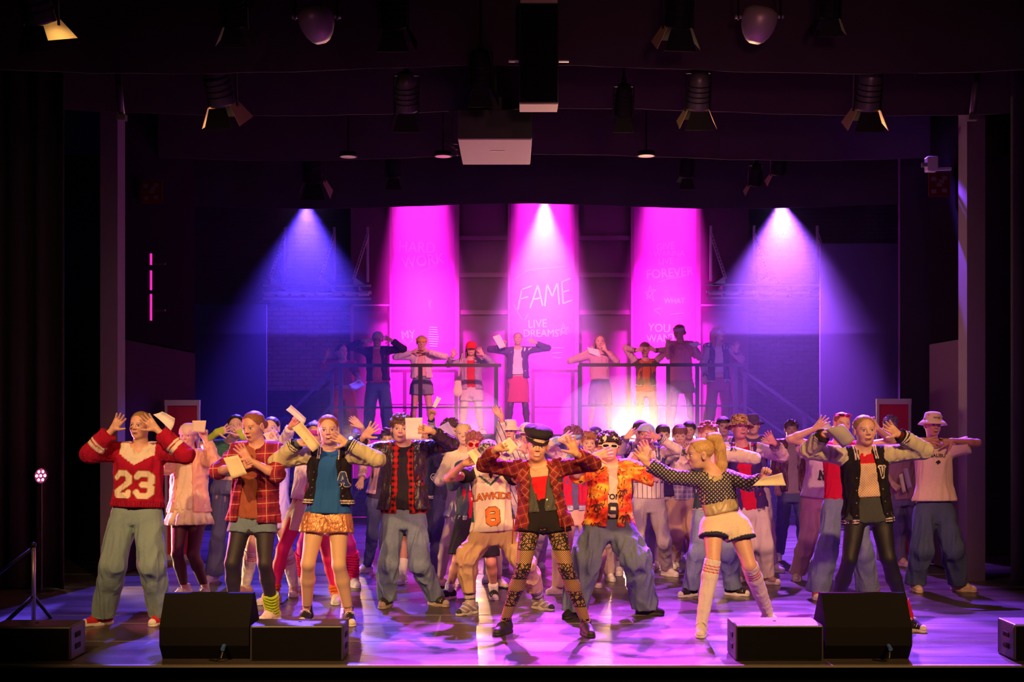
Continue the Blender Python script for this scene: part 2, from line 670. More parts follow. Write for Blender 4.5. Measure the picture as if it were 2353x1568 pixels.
# ------------------------------------------------------------------ plain mesh helper
class MB:
    def __init__(s):
        s.bm = bmesh.new()

    def box(s, c, size, M=None, bev=0):
        r = bmesh.ops.create_cube(s.bm, size=1)
        v = r['verts']
        m = Matrix.Translation(Vector(c)) @ (M.to_4x4() if M is not None else Matrix()) @ Matrix.Diagonal((*size, 1))
        bmesh.ops.transform(s.bm, matrix=m, verts=v)
        if bev:
            es = list({e for q in v for e in q.link_edges})
            bmesh.ops.bevel(s.bm, geom=es, offset=bev, segments=2, affect='EDGES', profile=0.5)
        return s

    def bar(s, a, b, w, d=None):
        a, b = Vector(a), Vector(b)
        z = b - a
        q = z.to_track_quat('Z', 'Y').to_matrix()
        return s.box((a + b) / 2, (w, d or w, z.length), q)

    def tube(s, pts, r, n=8, caps=True):
        pts = [Vector(p) for p in pts]
        rings = []
        up = Vector((0.13, 0.31, 0.94)).normalized()
        for i, p in enumerate(pts):
            t = (pts[min(i + 1, len(pts) - 1)] - pts[max(i - 1, 0)]).normalized()
            x = t.cross(up)
            if x.length < 1e-3:
                x = t.cross(Vector((1, 0, 0)))
            x.normalize()
            y = t.cross(x)
            rr = r[i] if isinstance(r, (list, tuple)) else r
            rings.append([s.bm.verts.new(p + (x * math.cos(k * 2 * PI / n) + y * math.sin(k * 2 * PI / n)) * rr) for k in range(n)])
        for a, b in zip(rings, rings[1:]):
            for k in range(n):
                s.bm.faces.new((a[k], a[(k + 1) % n], b[(k + 1) % n], b[k]))
        if caps:
            s.bm.faces.new(rings[0][::-1])
            s.bm.faces.new(rings[-1])
        return s

    def lathe(s, prof, M=None, n=24, sx=1, sy=1, closed=False):
        """prof: (r, z); closed profile gives a wall with thickness"""
        M = M or Matrix()
        rings = []
        for r, z in prof:
            if r < 1e-5:
                rings.append([s.bm.verts.new(M @ Vector((0, 0, z)))])
            else:
                rings.append([s.bm.verts.new(M @ Vector((r * sx * math.cos(k * 2 * PI / n), r * sy * math.sin(k * 2 * PI / n), z))) for k in range(n)])
        pairs = list(zip(rings, rings[1:]))
        if closed:
            pairs.append((rings[-1], rings[0]))
        for a, b in pairs:
            for k in range(n):
                k2 = (k + 1) % n
                if len(a) == 1 and len(b) > 1:
                    s.bm.faces.new((a[0], b[k2], b[k]))
                elif len(b) == 1 and len(a) > 1:
                    s.bm.faces.new((a[k], a[k2], b[0]))
                elif len(a) > 1:
                    s.bm.faces.new((a[k], a[k2], b[k2], b[k]))
        return s

    def sheet(s, rows, th):
        """thin slab through a grid of points"""
        n, m = len(rows), len(rows[0])
        P = np.array(rows, float)
        du = np.gradient(P, axis=0)
        dv = np.gradient(P, axis=1)
        N = np.cross(du, dv)
        N /= np.linalg.norm(N, axis=-1)[..., None] + 1e-9
        A = [[s.bm.verts.new(P[i, j] + N[i, j] * th / 2) for j in range(m)] for i in range(n)]
        B = [[s.bm.verts.new(P[i, j] - N[i, j] * th / 2) for j in range(m)] for i in range(n)]
        for i in range(n - 1):
            for j in range(m - 1):
                s.bm.faces.new((A[i][j], A[i + 1][j], A[i + 1][j + 1], A[i][j + 1]))
                s.bm.faces.new((B[i][j], B[i][j + 1], B[i + 1][j + 1], B[i + 1][j]))
        for i in range(n - 1):
            s.bm.faces.new((A[i][0], B[i][0], B[i + 1][0], A[i + 1][0]))
            s.bm.faces.new((A[i][-1], A[i + 1][-1], B[i + 1][-1], B[i][-1]))
        for j in range(m - 1):
            s.bm.faces.new((A[0][j], A[0][j + 1], B[0][j + 1], B[0][j]))
            s.bm.faces.new((A[-1][j], B[-1][j], B[-1][j + 1], A[-1][j + 1]))
        return s

    def build(s, name, mat, parent=None, smooth=False, base=None):
        bmesh.ops.recalc_face_normals(s.bm, faces=s.bm.faces)
        if base is not None:
            bmesh.ops.translate(s.bm, verts=s.bm.verts, vec=-Vector(base))
        me = bpy.data.meshes.new(name)
        s.bm.to_mesh(me)
        s.bm.free()
        if smooth:
            me.shade_smooth()
        me.materials.append(mat)
        o = bpy.data.objects.new(name, me)
        COL.objects.link(o)
        if parent:
            o.parent = parent
        elif base is not None:
            o.location = base
        return o


def tag(o, label=None, cat=None, group=None, kind=None):
    if label:
        o['label'] = label
    if cat:
        o['category'] = cat
    if group:
        o['group'] = group
    if kind:
        o['kind'] = kind
    return o


def empty(name, loc):
    o = bpy.data.objects.new(name, None)
    COL.objects.link(o)
    o.location = loc
    o.empty_display_size = 0.1
    return o

# ------------------------------------------------------------------ people
SKIN = (0.80, 0.52, 0.38)
SKIN2 = (0.62, 0.36, 0.22)
PU = [-.5, -.2, 0, .15, .45, .8, .95, 1.04, 1.12]
PW = [.150, .158, .155, .142, .118, .138, .140, .100, .050]
PD = [.085, .095, .098, .092, .080, .096, .084, .060, .045]
SHOES = {}
DETAIL = {'front': (0.0022, 0.0028, 0.0060, 0.0085), 'mid': (0.0029, 0.0034, 0.0075, 0.0100),
          'back': (0.0036, 0.0042, 0.0095, 0.0120)}


def rot_about(v, ax, a):
    ax = unit(ax)
    return v * math.cos(a) + np.cross(ax, v) * math.sin(a) + ax * (ax @ v) * (1 - math.cos(a))


def shoe_meshes(kind, c1, c2):
    """upper, sole, laces in a frame with the toe towards -y, the ankle over the origin"""
    key = (kind, c1, c2)
    if key in SHOES:
        return SHOES[key]
    Fz = np.array([0, 0, 1.0])
    cut0 = [(np.array([0, 0, 0.020]), -Fz)]
    X = np.array([1.0, 0, 0])
    pr = [rc((0, .045, .046), (0, -.07, .036), .038, .036, cuts=cut0, tag=1),
          rc((0.004, -.07, .034), (0.006, -.135, .026), .040, .034, cuts=cut0, tag=2, k=.02),
          rc((0, .03, .05), (0, -.055, .065), .036, .026, tag=1, k=.03)]
    if kind == 'high':
        pr.append(rc((0, .025, .07), (0, .018, .125), .037, .039, tag=3, k=.02, cuts=[(np.array([0, 0, .135]), Fz)]))
    elif kind == 'boot':
        pr.append(rc((0, .025, .07), (0, .02, .10), .040, .043, tag=3, k=.02, cuts=[(np.array([0, 0, .12]), Fz)]))
    elif kind == 'runner':
        pr.append(rc((0, .045, .06), (0, .045, .085), .036, .033, tag=3, k=.02, cuts=[(np.array([0, 0, .095]), Fz)]))
    else:
        pr.append(rc((0, .03, .06), (0, .028, .07), .036, .034, tag=3, k=.02, cuts=[(np.array([0, 0, .085]), Fz)]))
    V, F = surf(pr, 0.004)
    tg, t = nearest(pr, V)
    c = np.tile(np.array(c1), (len(V), 1))
    if kind in ('high', 'low'):
        c[V[:, 1] < -.138] = c2
        c[V[:, 2] < .026] = c2
    if kind == 'runner':
        m = (np.sin(V[:, 1] * 90 + V[:, 2] * 130) > 0.45) & (V[:, 2] > .03)
        c[m] = c2
        c[V[:, 1] < -.14] = (.05, .05, .05)
    u = mesh_np('shoe', V, F, fabric('rubber' if kind in ('boot', 'dress') else 'cloth'), cols=c)
    th = .030 if kind != 'runner' else .036
    sp = [rc((0, .045, .01), (0.0, -.05, .01), .042, .036, tag=1, k=.02), rc((0, -.05, .01), (.006, -.128, .01), .040, .038, tag=1, k=.03)]
    for q in sp:
        q.cuts = [(np.array([0, 0, 0.0]), -Fz), (np.array([0, 0, th]), Fz)]
    V, F = surf(sp, 0.005)
    sc = np.tile(np.array(c2 if kind not in ('boot', 'dress', 'dark') else (.02, .02, .02)), (len(V), 1))
    so = mesh_np('sole', V, F, fabric('rubber'), cols=sc)
    mb = MB()
    for i in range(5):
        y = -.035 - .017 * i
        z = .101 - .0095 * i
        mb.tube([(-.030, y + .006, z - .020), (-.014, y + .002, z - .004), (.014, y - .002, z - .002), (.030, y - .006, z - .020)], .0038, 5)
        mb.tube([(-.030, y - .006, z - .020), (-.014, y - .002, z - .002), (.014, y + .002, z - .004), (.030, y + .006, z - .020)], .0038, 5)
    mb.tube([(0, -.034, .104), (.03, -.05, .098), (.046, -.04, .07)], .0034, 5)
    mb.tube([(0, -.034, .104), (-.03, -.055, .096), (-.044, -.05, .068)], .0034, 5)
    la = mb.build('laces', flat('shoe_lace_' + ('red' if c1[0] > .5 and c1[1] < .2 else 'white'), (.8, .76, .7), .9), smooth=True)
    for o in (u, so, la):
        COL.objects.unlink(o)
    SHOES[key] = (u, so, la if kind not in ('boot', 'dress') else None)
    return SHOES[key]


def put_shoe(root, kind, c1, c2, pos, ang, sc, base):
    u, so, la = shoe_meshes(kind, c1, c2)
    c = u.copy()
    COL.objects.link(c)
    c.parent = root
    c.location = Vector(pos) - Vector(base)
    c.rotation_euler = (0, 0, ang)
    c.scale = (sc, sc, sc)
    for x in (so, la):
        if x is None:
            continue
        d = x.copy()
        COL.objects.link(d)
        d.parent = c
    return c


def hand_prims(wr, u, n, side, hs, pose, tag=20):
    """wr wrist, u finger direction, n palm normal, side +1/-1 for the thumb side along cross(u, n)"""
    u = unit(u)
    n = unit(n - u * (n @ u))
    t = np.cross(u, n) * side
    K = dict(open=(.16, 1.0, 0), wide=(.10, 1.45, 0), relax=(.45, .5, 0), grip=(1.15, .3, 1), flat=(.06, .25, 0))[pose]
    curl, spl, g = K
    pr = []
    fs = [(.027, .068, .20), (.009, .076, .04), (-.010, .071, -.12), (-.027, .056, -.32)]
    for off, ln, sp in fs:
        kn = wr + (u * (.088 - abs(off) * .25) + t * off) * hs
        pr.append(rc(wr + (u * .012 + t * off * .45) * hs, kn, .0145 * hs, .0115 * hs, tag=tag, k=.012))
        d = unit(u * math.cos(sp * spl) + t * math.sin(sp * spl))
        ax = np.cross(d, n)
        p = kn
        for j, (fr, r0, r1) in enumerate(((.45, .0098, .0086), (.31, .0086, .0077), (.24, .0077, .0064))):
            d = rot_about(d, ax, curl * (.9 if j == 0 else 1.0) * (1 if off > 0 or not g else 1.05))
            q = p + d * ln * fr * hs
            pr.append(rc(p, q, r0 * hs, r1 * hs, tag=tag, k=.004))
            p = q
    # palm pad and thumb
    pr.append(rc(wr + (u * .03 + t * .012 + n * .004) * hs, wr + (u * .065 - t * .01) * hs, .017 * hs, .015 * hs, tag=tag, k=.014))
    a0 = wr + (u * .022 + t * .018 + n * .004) * hs
    ang = .95 if pose in ('open', 'wide', 'flat') else .45
    if pose == 'flat':
        ang = .5
    d = unit(u * math.cos(ang) + t * math.sin(ang) + n * (.25 if not g else .9))
    a1 = a0 + d * .040 * hs
    d2 = unit(d + u * .25 + (n * .2 if not g else n * .1 + u * .5))
    a2 = a1 + d2 * .032 * hs
    a3 = a2 + unit(d2 + u * .1) * .022 * hs
    pr += [rc(a0, a1, .0155 * hs, .0115 * hs, tag=tag, k=.012), rc(a1, a2, .0112 * hs, .0095 * hs, tag=tag, k=.004),
           rc(a2, a3, .0095 * hs, .0075 * hs, tag=tag, k=.004)]
    return pr, a2, t, n, u


def head_prims(T, M, q):
    """T: head coords (right, up, front) -> world; M: rows right, up, front"""
    P = []
    a = dict(tag=10)
    P.append(el(T(0, .030, -.010), (.073 * q, .078 * q, .090 * q), M, k=.03, **a))
    P.append(el(T(0, -.022, .022), (.0560 * q, .078 * q, .062 * q), M, k=.03, **a))
    P.append(rc(T(-.014, -.066, .033), T(.014, -.066, .033), .029 * q, k=.03, **a))
    P.append(el(T(0, -.083, .058), (.016 * q, .015 * q, .016 * q), M, k=.02, **a))
    for s in (-1, 1):
        P.append(el(T(.031 * s, -.022, .052), (.024 * q, .024 * q, .023 * q), M, k=.022, **a))
    P.append(rc(T(-.030, .024, .066), T(.030, .024, .066), .0115 * q, k=.016, **a))
    for s in (-1, 1):
        P.append(el(T(.029 * s, .004, .094), (.017 * q, .010 * q, .014 * q), M, k=.012, op='-', **a))
        P.append(el(T(.029 * s, .004, .0700), (.0135 * q, .0105 * q, .0125 * q), M, k=.003, **a))
    P.append(rc(T(0, .014, .079), T(0, -.016, .094), .0065 * q, .0095 * q, k=.012, **a))
    for s in (-1, 1):
        P.append(el(T(.0105 * s, -.022, .087), (.0070 * q, .0062 * q, .009 * q), M, k=.006, **a))
    P.append(rc(T(-.016, -.0475, .079), T(.016, -.0475, .079), .0065 * q, k=.008, **a))
    P.append(rc(T(-.013, -.0590, .078), T(.013, -.0590, .078), .0075 * q, k=.008, **a))
    for s in (-1, 1):
        P.append(el(T(.074 * s, -.004, -.006), (.0085 * q, .031 * q, .019 * q), M, k=.008, **a))
        P.append(el(T(.084 * s, .000, .002), (.007 * q, .017 * q, .010 * q), M, k=.005, op='-', **a))
    return P


def paint_head(V, col, hc, M, q, skin, brow, mouth, eyec, lip=(.55, .14, .12)):
    X = ((V - hc) @ M.T) / q
    x, y, z = X.T
    ax = np.abs(x)
    ok = (np.sqrt(x * x + y * y * .7 + z * z) < .118) & (z < .112)
    ax = np.where(ok, ax, 9)
    x = np.where(ok, x, 9)
    fr = z > .045
    s = np.array(skin)
    def put(m, c):
        col[m] = c
    def blend(w, c):
        col[:] = col * (1 - w[:, None]) + np.array(c) * w[:, None]
    # cheeks
    w = np.clip(1 - np.sqrt(((ax - .037) / .022) ** 2 + ((y + .028) / .02) ** 2), 0, 1) * fr * .35
    blend(w, s * np.array([1.0, .62, .6]))
    # eyes
    ex, ey = ax - .029, y - .004
    e = (ex / .0150) ** 2 + (ey / .0072) ** 2
    if mouth.startswith('shut'):
        put(fr & ((ex / .015) ** 2 + ((ey + .003) / .0026) ** 2 < 1), s * .3)
    else:
        put(fr & (e < 1), (.75, .72, .70))
        put(fr & (e < 1) & ((ex ** 2 + (ey - .0005) ** 2) < .0062 ** 2), eyec)
        put(fr & ((ex / .0165) ** 2 + ((ey - .0058) / .0026) ** 2 < 1), np.array([.05, .025, .02]))
        put(fr & ((ex / .015) ** 2 + ((ey + .0075) / .0014) ** 2 < 1), s * .55)
    # brows
    b = (np.abs(ax - .031) < .019) & (np.abs(y - (.0265 - .02 * (ax - .031) - 9 * (ax - .031) ** 2)) < .0024)
    put(fr & b, (np.array(brow) + s * .35) * .8)
    # nostrils
    put(fr & (np.sqrt((ax - .0075) ** 2 + (y + .0285) ** 2) < .0034), s * .25)
    # mouth
    if mouth.endswith('open'):
        put(fr & ((x / .023) ** 2 + ((y + .0535) / .0145) ** 2 < 1), lip)
        put(fr & ((x / .0175) ** 2 + ((y + .0530) / .0082) ** 2 < 1), (.10, .015, .015))
        put(fr & ((x / .015) ** 2 + ((y + .0485) / .003) ** 2 < 1), (.75, .72, .66))
    elif mouth.endswith('smile'):
        yy = y + .0535 - 12 * x * x
        put(fr & (np.abs(x) < .027) & (np.abs(yy) < .0095 * np.sqrt(np.clip(1 - (x / .028) ** 2, 0, 1))), lip)
        put(fr & (np.abs(x) < .019) & (np.abs(yy) < .0034 * np.sqrt(np.clip(1 - (x / .023) ** 2, 0, 1))), (.82, .79, .72))
    else:
        put(fr & ((x / .021) ** 2 + ((y + .0530) / .0100) ** 2 < 1), lip)
        put(fr & (np.abs(x) < .019) & (np.abs(y + .0530) < .0014), np.array(lip) * .35)
    # ear hollow
    put((ax > .074) & (np.abs(y) < .013) & (z > -.004) & (z < .01), s * .7)


def hair_prims(style, T, M, q, L=0.0):
    P = []
    k = dict(k=.015)
    top = rc(T(0, .034, -.014), T(0, .030, -.016), .0835 * q)
    tied = style in ('tied', 'bun', 'lowbun', 'loose', 'long')
    cap = el(T(0, .0345, -.014), (.0775 * q, .0795 * q, .0950 * q) if tied else (.0805 * q, .0815 * q, .0975 * q), M, **k)
    P.append(cap)
    face = {'tied': (.068, .098, .072, -.019, .064), 'fringe': (.062, .062, .075, -.032, .066)}.get(
        'fringe' if style in ('bowl', 'curly', 'short', 'messy') else 'tied')
    low = [(T(0, -.062, 0), -M[1])]
    if style in ('short', 'messy', 'curly', 'bowl'):
        low = [(T(0, -.035 if style != 'bowl' else -.02, 0), -M[1])]
    cap.cuts = low
    if style == 'curly':
        for i in range(46):
            a, b = random.uniform(0, 2 * PI), random.uniform(-.15, 1.3)
            r = .083
            p = (r * math.cos(b) * math.cos(a), .036 + r * math.sin(b), -.014 + .1 * math.cos(b) * math.sin(a))
            if p[2] > .05 and p[1] < .058:
                continue
            P.append(el(T(*p), (.019 * q,) * 3, M, k=.006))
    if style == 'messy':
        for i in range(34):
            a, b = random.uniform(0, 2 * PI), random.uniform(0, 1.3)
            p = np.array((.078 * math.cos(b) * math.cos(a), .038 + .078 * math.sin(b), -.012 + .092 * math.cos(b) * math.sin(a)))
            if p[2] > .05 and p[1] < .05:
                continue
            d = unit(np.array([random.gauss(0, .5), .25, .9])) * .035
            P.append(rc(T(*p), T(*(p + d)), .012 * q, .004 * q, k=.008))
    # hairline
    fw, fh, fd, fy, fz = face
    P.append(el(T(0, fy, fz), (fw * q, fh * q, fd * q), M, k=.01, op='-'))
    for s in (-1, 1):
        P.append(el(T(.080 * s, -.008, .004), (.02 * q, .026 * q, .022 * q), M, k=.006, op='-'))
    if style == 'bowl':
        for i in range(9):
            x = -.056 + .014 * i
            P.append(rc(T(x * .8, .085, .055), T(x, .028 + .01 * abs(x) / .05, .078 - abs(x) * .35), .014 * q, .008 * q, k=.008))
    if style == 'bun':
        P.append(el(T(0, .085, -.075), (.036 * q, .034 * q, .034 * q), M, k=.01))
    if style == 'lowbun':
        P.append(el(T(.01, -.01, -.115), (.036 * q, .036 * q, .030 * q), M, k=.012))
    if style in ('loose', 'long'):
        ln = .16 if style == 'loose' else .24
        for s in (-1, 1):
            for j in range(5):
                x0 = s * (.070 - .003 * j)
                z0 = .012 - .024 * j
                P.append(rc(T(x0, .03, z0), T(x0 * 1.12, -.06, z0 - .01), .014 * q, .015 * q, k=.012))
                P.append(rc(T(x0 * 1.12, -.06, z0 - .01), T(x0 * (1.15 + .1 * (j % 2)), -.06 - ln, z0 - .02), .015 * q, .006 * q, k=.01))
        for j in range(5):
            x0 = -.05 + .025 * j
            P.append(rc(T(x0, .0, -.09), T(x0, -.06 - ln, -.085), .024 * q, .012 * q, k=.02))
    return P


def T_fn(hc, M, q):
    def T(x, y, z):
        return hc + (M[0] * x + M[1] * y + M[2] * z) * q
    return T


def M4(hc, M, q):
    """matrix: local x right, y back(-front), z up"""
    m = Matrix.Identity(4)
    cols = [M[0], -M[2], M[1]]
    for i, c in enumerate(cols):
        for r in range(3):
            m[r][i] = float(c[r] * q)
    for r in range(3):
        m[r][3] = float(hc[r])
    return m


def add_hat(kind, root, T, M, hc, q, base, col, mat=None):
    """cap, backcap, bucket, baker, headband, scarf, beanie"""
    m = M4(hc, M, q)
    c = mat or flat('hat_' + '_'.join('%02d' % int(v * 99) for v in col), col, .85, bump=.5, bscale=120)
    mb = MB()
    if kind == 'bucket':
        tilt = m @ Matrix.Translation((0, .004, .058)) @ Matrix.Rotation(-.06, 4, 'X')
        mb.lathe([(0, .078), (.040, .077), (.066, .070), (.076, .055), (.084, .012), (.090, -.002), (.112, -.020), (.136, -.046),
                  (.133, -.050), (.109, -.026), (.086, -.008), (.080, .010), (.072, .052), (.060, .066), (0, .072)], tilt, 36, 1.0, 1.12)
        o = mb.build('bucket_hat', c, root, True, base)
    elif kind in ('cap', 'backcap'):
        r = Matrix.Rotation(PI if kind == 'backcap' else 0, 4, 'Z')
        tilt = m @ Matrix.Translation((0, .0, .040)) @ Matrix.Rotation(.12 if kind == 'cap' else -.10, 4, 'X') @ r
        mb.lathe([(0, .076), (.030, .073), (.058, .058), (.076, .034), (.084, .0), (.085, -.012), (.081, -.012), (.080, .0), (.072, .031),
                  (.055, .053), (0, .070)], tilt, 32, 1.0, 1.16)
        mb.lathe([(0, .083), (.006, .080), (.008, .075), (0, .074)], tilt, 10)
        o = mb.build(kind == 'cap' and 'baseball_cap' or 'reversed_cap', c, root, True, base)
        rows = []
        for i in range(9):
            a = -1.0 + 2.0 * i / 8
            row = []
            for j in range(5):
                f = j / 4
                rx = .083 * math.sin(a) * (1 + .05 * f)
                ry = -(.098 * math.cos(a) + f * .068 * math.cos(a * .75))
                row.append(tilt @ Vector((rx, ry, -.004 - .012 * f - .018 * (a * a) * (.3 + f))))
            rows.append(row)
        b = MB().sheet(rows, .004 * q).build('cap_bill', c, o, True, base)
    elif kind == 'baker':
        tilt = m @ Matrix.Translation((0, .012, .080)) @ Matrix.Rotation(.22, 4, 'X') @ Matrix.Rotation(.10, 4, 'Y')
        prof = [(0, .066), (.045, .064), (.082, .054), (.100, .036), (.104, .018), (.095, .004), (.084, -.006), (.083, -.034),
                (.079, -.034), (.080, -.006), (.092, .008), (.098, .020), (.080, .046), (0, .058)]
        mb.lathe(prof, tilt, 40, 1.0, 1.08)
        o = mb.build('baker_cap', c, root, True, base)
        for v in o.data.vertices:
            p = np.array(v.co)
            v.co = Vector(p + unit(p - (hc - base)) * wrinkle(p[None], .06, .004)[0])
        rows = []
        for i in range(9):
            a = -1.05 + 2.1 * i / 8
            rows.append([tilt @ Vector((.083 * math.sin(a) * (1 + .06 * f), -(.090 * math.cos(a) + f * .038 * math.cos(a * .8)), -.020 - .012 * f))
                         for f in (0, .33, .66, 1)])
        MB().sheet(rows, .004).build('cap_bill', c, o, True, base)
        ch = MB()
        for i in range(19):
            a = -1.15 + 2.3 * i / 18
            ch.lathe([(0, .004), (.004, 0), (0, -.004)], tilt @ Matrix.Translation((.088 * math.sin(a), -.096 * math.cos(a), -.012)), 8)
        ch.build('chain_trim', flat('pale_chain', (.85, .8, .75), .25, .9), o, True, base)
        bt = MB().lathe([(0, .012), (.010, .008), (.010, 0), (0, 0)], tilt @ Matrix.Translation((.075, -.07, .03)), 12)
        bt.build('side_button', c, o, True, base)
    elif kind in ('headband', 'scarf', 'beanie'):
        if kind == 'headband':
            tilt = m @ Matrix.Translation((0, 0, .048)) @ Matrix.Rotation(.22, 4, 'X')
            mb.lathe([(.080, .022), (.084, .0), (.082, -.022), (.078, -.022), (.078, 0), (.075, .022)], tilt, 32, 1.0, 1.2, True)
            o = mb.build('headband', c, root, True, base)
        else:
            tilt = m @ Matrix.Translation((0, .004, .034)) @ Matrix.Rotation(.20, 4, 'X')
            mb.lathe([(0, .090), (.040, .083), (.068, .062), (.083, .030), (.087, -.006), (.083, -.008), (.079, .028), (.064, .057), (0, .083)], tilt, 32, 1.0, 1.17)
            o = mb.build('head_scarf' if kind == 'scarf' else 'beanie', c, root, True, base)
            if kind == 'scarf':
                MB().tube([m @ Vector((.02, .10, .0)), m @ Vector((.05, .13, -.05)), m @ Vector((.06, .12, -.13))], [.02, .018, .006]).build('scarf_tail', c, o, True, base)
    return o


def glasses(root, T, base, frame, lens, up=0, z0=.0, roundl=False, thick=.003):
    """spectacles; up raises them onto the hair"""
    mb = MB()
    lens_mb = MB()
    for s in (-1, 1):
        pts = []
        for i in range(17):
            a = 2 * PI * i / 16
            ca, sa = math.cos(a), math.sin(a)
            e = 1.0 if roundl else .6
            rx, ry = (.021, .020) if roundl else (.026, .0145)
            x = .031 * s + rx * abs(ca) ** e * (1 if ca > 0 else -1)
            y = .005 + up + ry * abs(sa) ** e * (1 if sa > 0 else -1)
            pts.append(T(x, y, .090 + z0 - abs(x) * .22))
        mb.tube(pts, thick, 6, False)
        c = T(.031 * s, .005 + up, .089 + z0 - .031 * .22)
        cv = lens_mb.bm.verts.new(c)
        vs = [lens_mb.bm.verts.new(Vector(p)) for p in pts[:-1]]
        for i in range(16):
            lens_mb.bm.faces.new((cv, vs[i], vs[(i + 1) % 16]))
        mb.tube([T(.056 * s, .008 + up, .078 + z0), T(.078 * s, .010 + up, .05 + z0), T(.080 * s, .005 + up * .8, -.01)], thick, 6)
    mb.tube([T(-.009, .007 + up, .090 + z0), T(.009, .007 + up, .090 + z0)], thick, 6)
    o = mb.build('sunglasses', flat('frame_%d%d' % (frame[0] * 99, frame[1] * 99), frame, .25), root, True, base)
    lens_mb.build('lens', flat('lens_%d%d' % (lens[0] * 99, lens[1] * 99), lens, .06), o, False, base)
    return o


def cloth(name, prims, h, mat, root, base, colf=None, col=(.5, .5, .5), wr=(.09, .006), TF=None, disp=None, fine=(), damp=None):
    V, F = surf(prims, h, fine)
    N = vnormals(V, F)
    stv = np.array([1, 1, wr[2] if len(wr) > 2 else .55])

    def dfun(P):
        d = wrinkle(P, wr[0], wr[1], stv) + wrinkle(P + 5, wr[0] * .5, wr[1] * .25, stv)
        return d + disp(P) if disp is not None else d
    d = dfun(V)
    if damp is not None:
        d = d * damp(V)
    if TF is not None:
        d = d * (np.abs(N @ TF['U']) < .75)
    V = V + N * d[:, None]
    C = np.tile(np.array(col, float), (len(V), 1))
    if colf is not None:
        tg, t = nearest(prims, V)
        X = None
        if TF is not None:
            X = np.stack([(V - TF['o']) @ TF['R'], (V - TF['o']) @ TF['U'], (V - TF['o']) @ TF['F']], 1)
        C = colf(C, tg, t, X)
    o = mesh_np(name, V, F, mat, root, base, C)
    o_f = lambda P: ev(prims, P) - dfun(P)
    return o, o_f


def print_shape(name, verts2, faces, TF, field, mat, parent, base, off=.004, depth=.3, front=1):
    """lay a flat shape (torso coordinates x right, y up, metres) onto a garment"""
    V = np.array([TF['o'] + TF['R'] * x + TF['U'] * y + TF['F'] * depth * front for x, y in verts2])
    t = np.zeros(len(V))
    D = -TF['F'] * front
    for _ in range(24):
        d = field((V + D * t[:, None]).astype(np.float32))
        t += np.clip(d, -.02, .05) * .8
    V = V + D * (t - off)[:, None]
    me = bpy.data.meshes.new(name)
    me.from_pydata([tuple(v) for v in (V - base)], [], faces)
    me.materials.append(mat)
    o = bpy.data.objects.new(name, me)
    COL.objects.link(o)
    o.parent = parent
    return o


def text2d(txt, size, bold=0.0, arch=0.0, squeeze=1.0):
    cu = bpy.data.curves.new('t', 'FONT')
    cu.body = txt
    cu.align_x, cu.align_y = 'CENTER', 'CENTER'
    cu.size = size
    cu.offset = bold
    cu.resolution_u = 3
    o = bpy.data.objects.new('t', cu)
    COL.objects.link(o)
    me = bpy.data.meshes.new_from_object(o.evaluated_get(bpy.context.evaluated_depsgraph_get()))
    bm = bmesh.new()
    bm.from_mesh(me)
    bmesh.ops.triangulate(bm, faces=bm.faces)
    for _ in range(4):
        es = [e for e in bm.edges if e.calc_length() > .02]
        if not es:
            break
        bmesh.ops.subdivide_edges(bm, edges=es, cuts=1)
        bmesh.ops.triangulate(bm, faces=bm.faces)
    V = [(v.co.x * squeeze, v.co.y - arch * v.co.x ** 2) for v in bm.verts]
    Fc = [[v.index for v in f.verts] for f in bm.faces]
    bm.free()
    bpy.data.objects.remove(o)
    bpy.data.curves.remove(cu)
    return V, Fc


def strokes2d(paths, w, cx=0, cy=0, sc=1, xs=1.0, g=.0045):
    """block strokes as a fine grid of small quads"""
    sg = []
    for path in paths:
        for a, b in zip(path, path[1:]):
            sg.append((np.array(a, float) * sc * np.array([xs, 1]), np.array(b, float) * sc * np.array([xs, 1])))
    al = np.array([p for q in sg for p in q])
    lo_, hi_ = al.min(0) - w, al.max(0) + w
    nx, ny = ((hi_ - lo_) / g).astype(int) + 1
    X, Y = np.meshgrid(lo_[0] + (np.arange(nx) + .5) * g, lo_[1] + (np.arange(ny) + .5) * g, indexing='ij')
    P = np.stack([X, Y], -1)
    ins = np.zeros((nx, ny), bool)
    for a, b in sg:
        ab = b - a
        t = np.clip(((P - a) @ ab) / max(ab @ ab, 1e-9), 0, 1)
        q = np.abs(P - a - t[..., None] * ab)
        ins |= (np.maximum(q.max(-1), q.sum(-1) * .75) < w / 2)
    num = {}
    V, Fc = [], []
    for i, j in np.argwhere(ins):
        f = []
        for di, dj in ((0, 0), (1, 0), (1, 1), (0, 1)):
            k = (i + di, j + dj)
            if k not in num:
                num[k] = len(V)
                V.append((lo_[0] + k[0] * g + cx, lo_[1] + k[1] * g + cy))
            f.append(num[k])
        Fc.append(f)
    return V, Fc


